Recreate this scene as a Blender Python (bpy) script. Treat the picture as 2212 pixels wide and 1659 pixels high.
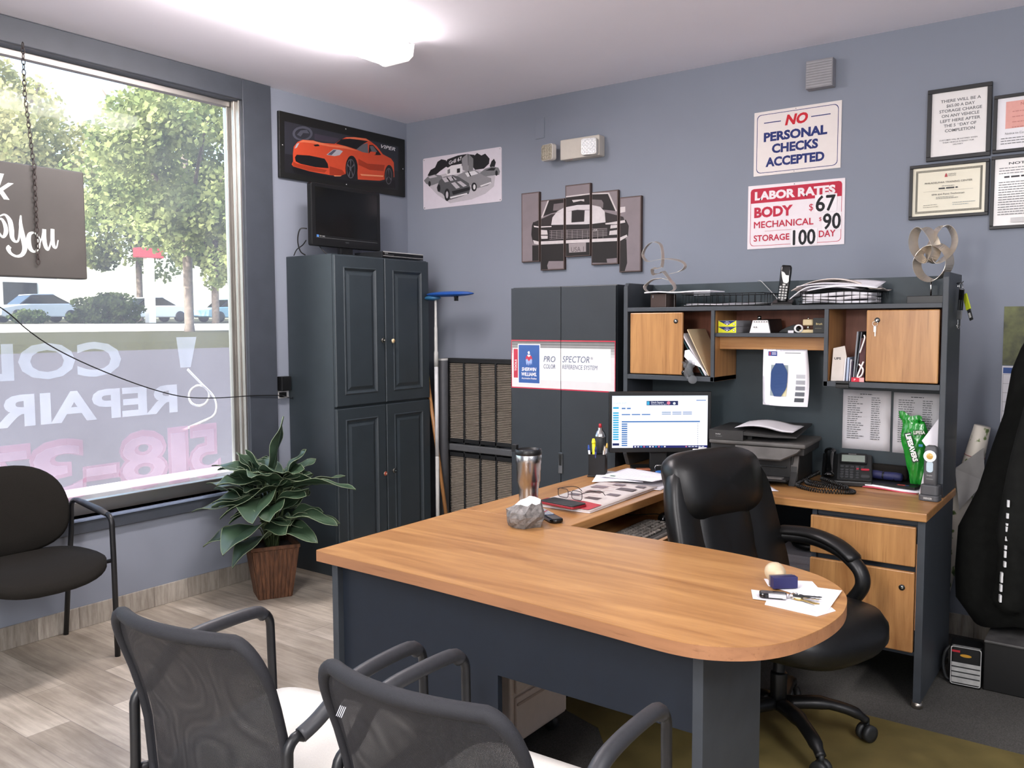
import bpy, math, random
from mathutils import Matrix, Vector
random.seed(7)
PI = math.pi
sc = bpy.context.scene
for o in list(bpy.data.objects): bpy.data.objects.remove(o)
COL = sc.collection
# ------------------------------------------------------------------ camera
cam_d = bpy.data.cameras.new('camera'); cam = bpy.data.objects.new('camera', cam_d); COL.objects.link(cam)
cam_d.sensor_fit = 'HORIZONTAL'; cam_d.sensor_width = 36.0
cam_d.lens = 36.0 * 1852.48 / 2212.0
cam_d.clip_start = 0.05; cam_d.clip_end = 400
YAW, PITCH, ROLL = -0.6314756, -0.0705171, -0.0041772
_f = Vector((math.sin(YAW)*math.cos(PITCH), math.cos(YAW)*math.cos(PITCH), math.sin(PITCH)))
_r = Vector((math.cos(YAW), -math.sin(YAW), 0)); _u = _r.cross(_f)
_c, _s = math.cos(ROLL), math.sin(ROLL)
_r2 = _c*_r + _s*_u; _u2 = -_s*_r + _c*_u
M = Matrix(((_r2.x, _u2.x, -_f.x, 3.983), (_r2.y, _u2.y, -_f.y, -4.271), (_r2.z, _u2.z, -_f.z, 1.425), (0, 0, 0, 1)))
cam.matrix_world = M
sc.camera = cam
# ------------------------------------------------------------------ view, sky, sun, lights
sc.view_settings.view_transform = 'Standard'
sc.view_settings.look = 'None'
sc.view_settings.exposure = 0.28
sc.view_settings.gamma = 1.0
sc.view_settings.use_curve_mapping = False
w = bpy.data.worlds.new('sky'); sc.world = w; w.use_nodes = True
nt = w.node_tree; nt.nodes.clear()
sky = nt.nodes.new('ShaderNodeTexSky'); sky.sky_type = 'NISHITA'; sky.sun_disc = False
sky.sun_elevation = math.radians(38); sky.sun_rotation = math.radians(165); sky.dust_density = 2.5; sky.air_density = 1.2
bg = nt.nodes.new('ShaderNodeBackground'); bg.inputs['Strength'].default_value = 0.75
wo = nt.nodes.new('ShaderNodeOutputWorld')
nt.links.new(sky.outputs[0], bg.inputs[0]); nt.links.new(bg.outputs[0], wo.inputs[0])

def lamp(name, kind, energy, loc, target=None, **kw):
    d = bpy.data.lights.new(name, kind); d.energy = energy
    for k, v in kw.items(): setattr(d, k, v)
    o = bpy.data.objects.new(name, d); COL.objects.link(o); o.location = loc
    if target is not None:
        o.rotation_euler = (Vector(target) - Vector(loc)).to_track_quat('-Z', 'Y').to_euler()
    return o
lamp('sun', 'SUN', 13.0, (-1.5, -20, 20), (0, 0, 0), angle=0.01, color=(1.0, 0.95, 0.88))
# the shop's other fluorescent strips, on the ceiling behind the camera: light thrown down; the lower point lights are added fill to brighten the ceiling
for nm, x, y, e in (('front', 3.0, -4.9, 40), ('right', 4.9, -3.2, 24)):
    lamp('ceiling_strip_'+nm, 'AREA', e, (x, y, 2.66), (x, y, 0), shape='RECTANGLE', size=0.25, size_y=1.3, color=(1.0, 0.965, 0.95))
    lamp('ceiling_strip_spill_'+nm, 'POINT', e*2.5, (x, y, 1.9), color=(1.0, 0.965, 0.95), shadow_soft_size=0.2)
# added frontal fill light behind the camera, as if from an unseen glass front
lamp('front_window_daylight', 'AREA', 48, (3.3, -6.35, 1.35), (3.3, 0, 1.6), shape='RECTANGLE', size=3.0, size_y=1.9, color=(1.0, 0.97, 0.95))
pt = lamp('window_portal', 'AREA', 1, (-0.14, -2.85, 1.65), (1, -2.85, 1.65), shape='RECTANGLE', size=3.0, size_y=2.1)
pt.data.cycles.is_portal = True
sc.cycles.max_bounces = 8; sc.cycles.diffuse_bounces = 5; sc.cycles.glossy_bounces = 4
sc.cycles.transparent_max_bounces = 16; sc.cycles.caustics_reflective = False; sc.cycles.caustics_refractive = False
sc.cycles.sample_clamp_indirect = 6.0
sc.cycles.use_denoising = True
# ------------------------------------------------------------------ materials
def lin(h):
    if not isinstance(h, str): return h
    h = h.lstrip('#'); out = []
    for i in (0, 2, 4):
        v = int(h[i:i+2], 16) / 255
        out.append(v/12.92 if v <= 0.04045 else ((v+0.055)/1.055)**2.4)
    return tuple(out)
MATS = {}
def mat(name, col, rough=0.6, metal=0.0, var=0.06, vscale=30, bump=0.0, bscale=200, spec=0.5, emit=None, estr=1.0, coat=0.0, stretch=None):
    """principled surface with a little procedural colour noise"""
    if name in MATS: return MATS[name]
    m = bpy.data.materials.new(name); m.use_nodes = True
    n = m.node_tree.nodes; L = m.node_tree.links; b = n['Principled BSDF']
    c = lin(col)
    tc = n.new('ShaderNodeTexCoord'); mp = n.new('ShaderNodeMapping'); L.new(tc.outputs['Object'], mp.inputs[0])
    if stretch: mp.inputs['Scale'].default_value = stretch
    nz = n.new('ShaderNodeTexNoise'); nz.inputs['Scale'].default_value = vscale; nz.inputs['Detail'].default_value = 4
    L.new(mp.outputs[0], nz.inputs['Vector'])
    rp = n.new('ShaderNodeValToRGB'); L.new(nz.outputs['Fac'], rp.inputs[0])
    rp.color_ramp.elements[0].position = 0.3; rp.color_ramp.elements[1].position = 0.7
    rp.color_ramp.elements[0].color = tuple(max(0, x*(1-var)) for x in c) + (1,)
    rp.color_ramp.elements[1].color = tuple(min(1, x*(1+var)) for x in c) + (1,)
    L.new(rp.outputs[0], b.inputs['Base Color'])
    b.inputs['Roughness'].default_value = rough; b.inputs['Metallic'].default_value = metal
    b.inputs['Specular IOR Level'].default_value = spec
    if coat: b.inputs['Coat Weight'].default_value = coat; b.inputs['Coat Roughness'].default_value = 0.12
    if emit is not None:
        b.inputs['Emission Color'].default_value = lin(emit) + (1,); b.inputs['Emission Strength'].default_value = estr
    if bump:
        n2 = n.new('ShaderNodeTexNoise'); n2.inputs['Scale'].default_value = bscale; n2.inputs['Detail'].default_value = 3
        L.new(mp.outputs[0], n2.inputs['Vector'])
        bp = n.new('ShaderNodeBump'); bp.inputs['Strength'].default_value = bump; bp.inputs['Distance'].default_value = 0.002
        L.new(n2.outputs['Fac'], bp.inputs['Height']); L.new(bp.outputs[0], b.inputs['Normal'])
    MATS[name] = m; return m
def ink(h):      # flat print colour
    return mat('ink_'+h.lstrip('#'), h, rough=0.55, var=0.03, vscale=60, spec=0.3)
def oak(name, axis, a='#8f6138', b='#b98a56', rough=0.32):
    m = bpy.data.materials.new(name); m.use_nodes = True
    n = m.node_tree.nodes; L = m.node_tree.links; p = n['Principled BSDF']
    tc = n.new('ShaderNodeTexCoord'); mp = n.new('ShaderNodeMapping'); L.new(tc.outputs['Object'], mp.inputs[0])
    s = [9, 9, 9]; s[axis] = 0.9; mp.inputs['Scale'].default_value = s
    nz = n.new('ShaderNodeTexNoise'); nz.inputs['Scale'].default_value = 2.2; nz.inputs['Detail'].default_value = 8; nz.inputs['Roughness'].default_value = 0.62; nz.inputs['Distortion'].default_value = 0.6
    L.new(mp.outputs[0], nz.inputs['Vector'])
    r = n.new('ShaderNodeValToRGB'); L.new(nz.outputs['Fac'], r.inputs[0])
    e = r.color_ramp.elements; e[0].position = 0.3; e[0].color = lin(a)+(1,); e[1].position = 0.68; e[1].color = lin(b)+(1,)
    mp2 = n.new('ShaderNodeMapping'); L.new(tc.outputs['Object'], mp2.inputs[0])
    s2 = [150, 150, 150]; s2[axis] = 5; mp2.inputs['Scale'].default_value = s2
    n2 = n.new('ShaderNodeTexNoise'); n2.inputs['Scale'].default_value = 1.0; n2.inputs['Detail'].default_value = 3
    L.new(mp2.outputs[0], n2.inputs['Vector'])
    r2 = n.new('ShaderNodeValToRGB'); L.new(n2.outputs['Fac'], r2.inputs[0])
    e = r2.color_ramp.elements; e[0].position = 0.27; e[0].color = (0.55, 0.5, 0.45, 1); e[1].position = 0.4; e[1].color = (1, 1, 1, 1)
    mx = n.new('ShaderNodeMix'); mx.data_type = 'RGBA'; mx.blend_type = 'MULTIPLY'; mx.inputs[0].default_value = 0.55
    L.new(r.outputs[0], mx.inputs[6]); L.new(r2.outputs[0], mx.inputs[7]); L.new(mx.outputs[2], p.inputs['Base Color'])
    p.inputs['Roughness'].default_value = rough
    return m
OAKX = oak('oak_along_x', 0); OAKY = oak('oak_along_y', 1); OAKZ = oak('oak_upright', 2)
OAKE = oak('oak_edge_band', 0, '#8b6144', '#a0714e', 0.4)
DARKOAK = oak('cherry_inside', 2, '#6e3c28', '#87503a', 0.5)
NAVY = mat('navy_laminate', '#272f39', rough=0.5, var=0.08, vscale=25, bump=0.05)
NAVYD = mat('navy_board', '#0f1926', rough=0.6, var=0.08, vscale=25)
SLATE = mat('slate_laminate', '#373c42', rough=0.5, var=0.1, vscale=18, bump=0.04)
PANTRY = mat('painted_charcoal_blue', '#2e363b', rough=0.42, var=0.07, vscale=12, bump=0.06, bscale=60)
BLACK = mat('black_plastic', '#0d0e0f', rough=0.4, var=0.1)
GLOSSB = mat('gloss_black', '#08090a', rough=0.12, var=0.05)
DGREY = mat('dark_grey_plastic', '#232526', rough=0.5, var=0.1, bump=0.03)
MGREY = mat('mid_grey_plastic', '#6d6f70', rough=0.45)
LGREY = mat('light_grey_plastic', '#b9b9b6', rough=0.5)
WHITE = mat('white_plastic', '#e6e4e2', rough=0.45, var=0.02)
PAPER = mat('white_paper', '#eceaf0', rough=0.85, var=0.015, vscale=8, spec=0.2)
PAPER2 = mat('grey_paper', '#d9d6da', rough=0.85, var=0.02, vscale=8, spec=0.2)
STEEL = mat('brushed_steel', '#b0b0b0', rough=0.27, metal=1.0, var=0.06, vscale=6, stretch=(40, 40, 1))
CHROME = mat('chrome', '#d9d9d6', rough=0.12, metal=1.0, var=0.02)
NICKEL = mat('satin_nickel', '#b3aca2', rough=0.33, metal=1.0, var=0.05)
ALU = mat('aluminium', '#b5b2ad', rough=0.4, metal=1.0, var=0.05, vscale=8)
TRIM = mat('dark_blue_grey_trim', '#3d424a', rough=0.45, var=0.08, vscale=10, bump=0.05, bscale=40)
FABRIC = mat('black_fabric', '#1e1c19', rough=0.95, var=0.25, vscale=500, bump=0.35, bscale=700, spec=0.15)
LEATHER = mat('black_leather', '#0a0a0a', rough=0.4, var=0.15, vscale=60, bump=0.12, bscale=260)
SEATW = mat('off_white_upholstery', '#dcd9d2', rough=0.85, var=0.04, vscale=300, bump=0.15, bscale=500, spec=0.2)
CHARC = mat('charcoal_tube', '#131417', rough=0.42, var=0.08)
ARMG = mat('dark_grey_arm', '#2a2b2f', rough=0.5, var=0.1, vscale=90, bump=0.08)
# ------------------------------------------------------------------ mesh helper
def basis(o, ux, uy):
    ux = Vector(ux).normalized(); uy = Vector(uy); uy = (uy - ux*uy.dot(ux)).normalized(); uz = ux.cross(uy)
    return Matrix(((ux.x, uy.x, uz.x, o[0]), (ux.y, uy.y, uz.y, o[1]), (ux.z, uy.z, uz.z, o[2]), (0, 0, 0, 1)))
T = Matrix.Translation
def RZ(a): return Matrix.Rotation(math.radians(a), 4, 'Z')
def RX(a): return Matrix.Rotation(math.radians(a), 4, 'X')
def RY(a): return Matrix.Rotation(math.radians(a), 4, 'Y')
FONTC = {}
def glyphs(s, bold=0.0, shear=0.0):
    k = (s, bold, shear)
    if k not in FONTC:
        cu = bpy.data.curves.new('text', 'FONT'); cu.body = s; cu.size = 1.0; cu.offset = bold; cu.shear = shear
        cu.align_x = 'LEFT'; cu.resolution_u = 3
        o = bpy.data.objects.new('text', cu)
        me = o.to_mesh()
        V = [tuple(v.co) for v in me.vertices]; F = [tuple(p.vertices) for p in me.polygons]
        o.to_mesh_clear(); bpy.data.objects.remove(o); bpy.data.curves.remove(cu)
        FONTC[k] = (V, F)
    return FONTC[k]
class MB:
    def __init__(s, m=None):
        s.V = []; s.F = []; s.I = []; s.S = []; s.mats = []; s.M = Matrix(); s.cur = 0; s.e = 0
        if m: s.use(m)
    def use(s, m):
        if m not in s.mats: s.mats.append(m)
        s.cur = s.mats.index(m); return s
    def add(s, V, F, sm=False):
        b = len(s.V)
        s.V += [tuple(s.M @ Vector(v)) for v in V]
        for f in F: s.F.append(tuple(i+b for i in f)); s.I.append(s.cur); s.S.append(sm)
        return s
    def box(s, x0, x1, y0, y1, z0, z1):
        V = [(x, y, z) for z in (z0, z1) for y in (y0, y1) for x in (x0, x1)]
        return s.add(V, [(0,2,3,1), (4,5,7,6), (0,1,5,4), (2,6,7,3), (0,4,6,2), (1,3,7,5)])
    def cbox(s, c, d): return s.box(c[0]-d[0]/2, c[0]+d[0]/2, c[1]-d[1]/2, c[1]+d[1]/2, c[2]-d[2]/2, c[2]+d[2]/2)
    def prism(s, P, z0, z1):            # polygon in local XY, extruded along local Z
        n = len(P); a = sum(P[i][0]*P[(i+1)%n][1]-P[(i+1)%n][0]*P[i][1] for i in range(n))
        if a < 0: P = P[::-1]
        V = [(x, y, z0) for x, y in P] + [(x, y, z1) for x, y in P]
        return s.add(V, [tuple(range(n))[::-1], tuple(range(n, 2*n))] + [(i, (i+1)%n, n+(i+1)%n, n+i) for i in range(n)])
    def loft(s, rings, caps=True, closed=True, sm=True):
        n = len(rings[0]); V = [p for r in rings for p in r]; F = []
        for k in range(len(rings)-1):
            for i in range(n if closed else n-1):
                j = (i+1) % n
                F.append((k*n+i, k*n+j, (k+1)*n+j, (k+1)*n+i))
        if caps: F += [tuple(range(n))[::-1], tuple(range((len(rings)-1)*n, len(rings)*n))]
        return s.add(V, F, sm)
    def tube(s, pts, r, n=8, closed=False, flat=1.0):
        P = [Vector(p) for p in pts]; m = len(P); rr = r if isinstance(r, (list, tuple)) else [r]*m
        rings = []; up = None
        for i in range(m):
            a = P[i-1] if (i > 0 or closed) else P[i]; b = P[(i+1) % m] if (i < m-1 or closed) else P[i]
            t = (b-a).normalized()
            if up is None:
                up = Vector((0, 0, 1)) if abs(t.z) < 0.9 else Vector((1, 0, 0))
            up = (up - t*up.dot(t)); up = up.normalized() if up.length > 1e-6 else t.orthogonal().normalized()
            sd = t.cross(up)
            rings.append([tuple(P[i] + rr[i]*(math.cos(2*PI*k/n)*sd + flat*math.sin(2*PI*k/n)*up)) for k in range(n)])
        if closed: rings.append(rings[0])
        return s.loft(rings, caps=not closed)
    def lathe(s, prof, n=24, c=(0, 0), caps=True):
        return s.loft([[(c[0]+r*math.cos(2*PI*k/n), c[1]+r*math.sin(2*PI*k/n), z) for k in range(n)] for r, z in prof], caps)
    def ell(s, c, r, n=16, m=10):
        rings = []
        for j in range(1, m):
            a = PI*j/m - PI/2
            rings.append([(c[0]+r[0]*math.cos(a)*math.cos(2*PI*k/n), c[1]+r[1]*math.cos(a)*math.sin(2*PI*k/n), c[2]+r[2]*math.sin(a)) for k in range(n)])
        return s.loft(rings)
    def grid(s, fn, nu, nv, sm=True):
        V = [fn(i/nu, j/nv) for j in range(nv+1) for i in range(nu+1)]
        return s.add(V, [(j*(nu+1)+i, j*(nu+1)+i+1, (j+1)*(nu+1)+i+1, (j+1)*(nu+1)+i) for j in range(nv) for i in range(nu)], sm)
    def slab(s, fn, nu, nv, t, sm=True):   # closed thin sheet, thickness t downwards
        n0 = (nu+1)*(nv+1)
        A = [fn(i/nu, j/nv) for j in range(nv+1) for i in range(nu+1)]
        V = A + [(p[0], p[1], p[2]-t) for p in A]; F = []
        q = lambda i, j: j*(nu+1)+i
        for j in range(nv):
            for i in range(nu):
                a = (q(i,j), q(i+1,j), q(i+1,j+1), q(i,j+1)); F += [a, tuple(x+n0 for x in a[::-1])]
        for i in range(nu): F += [(q(i+1,0), q(i,0), q(i,0)+n0, q(i+1,0)+n0), (q(i,nv), q(i+1,nv), q(i+1,nv)+n0, q(i,nv)+n0)]
        for j in range(nv): F += [(q(0,j), q(0,j+1), q(0,j+1)+n0, q(0,j)+n0), (q(nu,j+1), q(nu,j), q(nu,j)+n0, q(nu,j+1)+n0)]
        return s.add(V, F, sm)
    # flat graphics in local XY, each later layer a hair above the one before
    def layer(s, d=0.00025): s.e += d; return s
    def shape(s, P, m=None):
        if m: s.use(m)
        s.layer(0.00004); n = len(P); a = sum(P[i][0]*P[(i+1)%n][1]-P[(i+1)%n][0]*P[i][1] for i in range(n))
        if a < 0: P = P[::-1]
        return s.add([(x, y, s.e) for x, y in P], [tuple(range(n))])
    def rect(s, x0, x1, y0, y1, m=None): return s.shape([(x0, y0), (x1, y0), (x1, y1), (x0, y1)], m)
    def disc(s, x, y, r, m=None, n=16, ry=None): return s.shape([(x+r*math.cos(2*PI*i/n), y+(ry or r)*math.sin(2*PI*i/n)) for i in range(n)], m)
    def ring(s, P, t, m=None):          # closed outline strip of width t drawn inside polygon P
        cx = sum(p[0] for p in P)/len(P); cy = sum(p[1] for p in P)/len(P)
        if m: s.use(m)
        s.layer(0.00004); n = len(P); Q = []
        w = max(p[0] for p in P)-min(p[0] for p in P); h = max(p[1] for p in P)-min(p[1] for p in P)
        Q = [(cx+(x-cx)*(1-2*t/w), cy+(y-cy)*(1-2*t/h)) for x, y in P]
        V = [(x, y, s.e) for x, y in P] + [(x, y, s.e) for x, y in Q]
        return s.add(V, [(i, (i+1)%n, n+(i+1)%n, n+i) for i in range(n)])
    def text(s, t, x, y, h, m=None, w=None, bold=0.0, shear=0.0, align='L'):
        """cap height h, scaled to width w when given"""
        if m: s.use(m)
        V, F = glyphs(t, bold, shear)
        if not V: return s
        x0 = min(v[0] for v in V); x1 = max(v[0] for v in V); k = h/0.70; kx = k if w is None else w/(x1-x0)
        ox = {'L': 0, 'C': -(x1-x0)*kx/2, 'R': -(x1-x0)*kx}[align]
        s.layer(0.00005)
        return s.add([(x+ox+(v[0]-x0)*kx, y+v[1]*k, s.e) for v in V], F)
    def fat(s, t, x, y, h, m, w, d):     # heavier strokes by overprinting
        for dx, dy in ((-d, 0), (d, 0), (0, -d), (0, d)): s.text(t, x+dx, y+dy, h, m, w=w)
        return s
    def lines(s, x0, x1, y, n, dy, h, m, ragged=0.3):   # unreadable small print
        for i in range(n):
            x = x0; e = x1-(x1-x0)*ragged*random.random()
            while x < e:
                l = random.uniform(2, 6)*h; s.rect(x, min(e, x+l), y-i*dy, y-i*dy+h, m); x += l+h*0.8
        return s
    def build(s, name, parent=None, bevel=0.0, seg=2, sub=0, m=None, angle=35):
        if m: s.use(m)
        me = bpy.data.meshes.new(name)
        Wi = WORLD[parent].inverted() if parent is not None else Matrix()
        me.from_pydata([tuple(Wi @ Vector(v)) for v in s.V], [], s.F)
        for x in s.mats: me.materials.append(x)
        me.polygons.foreach_set('material_index', s.I)
        me.polygons.foreach_set('use_smooth', s.S)
        me.update()
        o = bpy.data.objects.new(name, me); COL.objects.link(o)
        if parent is not None: o.parent = parent; WORLD[o] = WORLD[parent]
        else: WORLD[o] = Matrix()
        if bevel:
            b = o.modifiers.new('bevel', 'BEVEL'); b.width = bevel; b.segments = seg; b.limit_method = 'ANGLE'; b.angle_limit = math.radians(angle)
            b.harden_normals = False
        if sub:
            q = o.modifiers.new('subsurf', 'SUBSURF'); q.levels = sub; q.render_levels = sub
        return o
WORLD = {}
def thing(name, label, cat, loc=(0, 0, 0), rz=0, group=None):
    o = bpy.data.objects.new(name, None); COL.objects.link(o); o.empty_display_size = 0.1
    o.location = loc; o.rotation_euler = (0, 0, math.radians(rz)); WORLD[o] = T(loc) @ RZ(rz)
    o['label'] = label; o['category'] = cat
    if group: o['group'] = group
    return o
def tag(o, label, cat, group=None, kind=None):
    o['label'] = label; o['category'] = cat
    if group: o['group'] = group
    if kind: o['kind'] = kind
    return o
def struct(o): o['kind'] = 'structure'; return o
def dup(o, loc, rz=0, label=None, parent=None):
    c = o.copy(); COL.objects.link(c)
    if parent is None:
        c.location = loc; c.rotation_euler = (0, 0, math.radians(rz))
        if label: c['label'] = label
    else: c.parent = parent
    for ch in list(o.children): dup(ch, None, parent=c)
    return c
def arc(c, r, a0, a1, n, ax=(1, 0, 0), ay=(0, 1, 0)):
    ax = Vector(ax); ay = Vector(ay); c = Vector(c)
    return [tuple(c + r*math.cos(math.radians(a0+(a1-a0)*i/n))*ax + r*math.sin(math.radians(a0+(a1-a0)*i/n))*ay) for i in range(n+1)]
def smooth_path(P, n=6):     # Catmull-Rom
    P = [Vector(p) for p in P]; out = []
    for i in range(len(P)-1):
        a = P[max(i-1, 0)]; b = P[i]; c = P[i+1]; d = P[min(i+2, len(P)-1)]
        for k in range(n):
            t = k/n; out.append(tuple(0.5*((2*b)+(c-a)*t+(2*a-5*b+4*c-d)*t*t+(3*b-a-3*c+d)*t**3)))
    out.append(tuple(P[-1])); return out
def rrect(x0, x1, y0, y1, r, n=4):
    out = []
    for cx, cy, a in ((x1-r, y0+r, -90), (x1-r, y1-r, 0), (x0+r, y1-r, 90), (x0+r, y0+r, 180)):
        out += [(cx+r*math.cos(math.radians(a+90*i/n)), cy+r*math.sin(math.radians(a+90*i/n))) for i in range(n+1)]
    return out
# ================================================================== room shell
HC = 2.75
def floor_mat():
    m = bpy.data.materials.new('wood_look_tile'); m.use_nodes = True
    n = m.node_tree.nodes; L = m.node_tree.links; p = n['Principled BSDF']
    tc = n.new('ShaderNodeTexCoord')
    br = n.new('ShaderNodeTexBrick'); L.new(tc.outputs['Object'], br.inputs['Vector'])
    br.offset = 0.37; br.inputs['Scale'].default_value = 1; br.inputs['Brick Width'].default_value = 0.92; br.inputs['Row Height'].default_value = 0.155
    br.inputs['Mortar Size'].default_value = 0.0016; br.inputs['Mortar Smooth'].default_value = 0.3; br.inputs['Bias'].default_value = 0.0
    br.inputs['Color1'].default_value = lin('#998f82')+(1,); br.inputs['Color2'].default_value = lin('#c8bfb1')+(1,); br.inputs['Mortar'].default_value = lin('#8d857c')+(1,)
    mp = n.new('ShaderNodeMapping'); mp.inputs['Scale'].default_value = (1.3, 16, 10); L.new(tc.outputs['Object'], mp.inputs[0])
    nz = n.new('ShaderNodeTexNoise'); nz.inputs['Scale'].default_value = 2.2; nz.inputs['Detail'].default_value = 8; nz.inputs['Roughness'].default_value = 0.7; nz.inputs['Distortion'].default_value = 0.5
    L.new(mp.outputs[0], nz.inputs['Vector'])
    r = n.new('ShaderNodeValToRGB'); L.new(nz.outputs['Fac'], r.inputs[0]); e = r.color_ramp.elements
    e[0].position = 0.3; e[0].color = (0.62, 0.60, 0.58, 1); e[1].position = 0.66; e[1].color = (1.1, 1.1, 1.09, 1)
    mp2 = n.new('ShaderNodeMapping'); mp2.inputs['Scale'].default_value = (2.6, 5, 1); L.new(tc.outputs['Object'], mp2.inputs[0])
    n2 = n.new('ShaderNodeTexNoise'); n2.inputs['Scale'].default_value = 1.4; n2.inputs['Detail'].default_value = 5; L.new(mp2.outputs[0], n2.inputs['Vector'])
    r2 = n.new('ShaderNodeValToRGB'); L.new(n2.outputs['Fac'], r2.inputs[0]); e = r2.color_ramp.elements
    e[0].position = 0.32; e[0].color = (0.7, 0.68, 0.66, 1); e[1].position = 0.6; e[1].color = (1.05, 1.05, 1.05, 1)
    m1 = n.new('ShaderNodeMix'); m1.data_type = 'RGBA'; m1.blend_type = 'MULTIPLY'; m1.inputs[0].default_value = 1
    L.new(br.outputs['Color'], m1.inputs[6]); L.new(r.outputs[0], m1.inputs[7])
    m2 = n.new('ShaderNodeMix'); m2.data_type = 'RGBA'; m2.blend_type = 'MULTIPLY'; m2.inputs[0].default_value = 0.9
    L.new(m1.outputs[2], m2.inputs[6]); L.new(r2.outputs[0], m2.inputs[7]); L.new(m2.outputs[2], p.inputs['Base Color'])
    p.inputs['Roughness'].default_value = 0.42; p.inputs['Specular IOR Level'].default_value = 0.4
    bp = n.new('ShaderNodeBump'); bp.inputs['Strength'].default_value = 0.25; bp.inputs['Distance'].default_value = 0.002
    L.new(br.outputs['Fac'], bp.inputs['Height']); bp.invert = True; L.new(bp.outputs[0], p.inputs['Normal'])
    return m
def base_mat():
    m = bpy.data.materials.new('tile_baseboard'); m.use_nodes = True
    n = m.node_tree.nodes; L = m.node_tree.links; p = n['Principled BSDF']
    tc = n.new('ShaderNodeTexCoord'); sx = n.new('ShaderNodeSeparateXYZ'); L.new(tc.outputs['Object'], sx.inputs[0])
    ad = n.new('ShaderNodeMath'); ad.operation = 'ADD'; L.new(sx.outputs[0], ad.inputs[0]); L.new(sx.outputs[1], ad.inputs[1])
    cb = n.new('ShaderNodeCombineXYZ'); L.new(ad.outputs[0], cb.inputs[0]); L.new(sx.outputs[2], cb.inputs[1])
    br = n.new('ShaderNodeTexBrick'); L.new(cb.outputs[0], br.inputs['Vector']); br.offset = 0
    br.inputs['Scale'].default_value = 1; br.inputs['Brick Width'].default_value = 0.19; br.inputs['Row Height'].default_value = 0.4; br.inputs['Mortar Size'].default_value = 0.0012
    br.inputs['Color1'].default_value = lin('#8f8880')+(1,); br.inputs['Color2'].default_value = lin('#b5aea5')+(1,); br.inputs['Mortar'].default_value = lin('#6d655e')+(1,)
    mp = n.new('ShaderNodeMapping'); mp.inputs['Scale'].default_value = (14, 1.5, 1); L.new(cb.outputs[0], mp.inputs[0])
    nz = n.new('ShaderNodeTexNoise'); nz.inputs['Scale'].default_value = 3; nz.inputs['Detail'].default_value = 8; nz.inputs['Roughness'].default_value = 0.7; L.new(mp.outputs[0], nz.inputs['Vector'])
    r = n.new('ShaderNodeValToRGB'); L.new(nz.outputs['Fac'], r.inputs[0]); e = r.color_ramp.elements
    e[0].position = 0.32; e[0].color = (0.55, 0.53, 0.5, 1); e[1].position = 0.6; e[1].color = (1.05, 1.05, 1.03, 1)
    mx = n.new('ShaderNodeMix'); mx.data_type = 'RGBA'; mx.blend_type = 'MULTIPLY'; mx.inputs[0].default_value = 1
    L.new(br.outputs['Color'], mx.inputs[6]); L.new(r.outputs[0], mx.inputs[7]); L.new(mx.outputs[2], p.inputs['Base Color'])
    p.inputs['Roughness'].default_value = 0.5
    return m
WALL = mat('wall_paint_blue_grey', '#868c98', rough=0.75, var=0.02, vscale=3, bump=0.06, bscale=120, spec=0.25)
CEIL = mat('ceiling_paint', '#f4f2fb', rough=0.85, var=0.015, vscale=2, spec=0.2)
TILE = floor_mat(); BASET = base_mat()
CARPET = mat('dark_carpet', '#504f4c', rough=1.0, var=0.3, vscale=220, bump=0.5, bscale=420, spec=0.1)
struct(MB(TILE).box(-0.15, 6.0, -6.6, 0.15, -0.12, 0).build('floor'))
struct(MB(CEIL).box(-0.15, 6.0, -6.6, 0.15, HC, HC+0.12).build('ceiling'))
struct(MB(WALL).box(-0.15, 6.0, 0, 0.15, 0, HC).build('wall_back'))
WY0, WY1, WZ0, WZ1 = -4.36, -1.31, 0.52, 2.635
wl = MB(WALL)
wl.box(-0.15, 0, WY1, 0, 0, HC).box(-0.15, 0, -6.6, WY0, 0, HC).box(-0.15, 0, WY0, WY1, 0, WZ0).box(-0.15, 0, WY0, WY1, WZ1, HC)
struct(wl.build('wall_left'))
struct(MB(WALL).box(5.9, 6.05, -6.6, 0, 0, HC).build('wall_right'))
struct(MB(WALL).box(0, 5.9, -6.6, -6.45, 0, HC).build('wall_front'))
struct(MB(BASET).box(0, 0.011, -6.4, -0.012, 0, 0.102).build('baseboard_left', bevel=0.002))
struct(MB(BASET).box(0, 5.9, -0.011, 0, 0, 0.102).build('baseboard_back', bevel=0.002))
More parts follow.
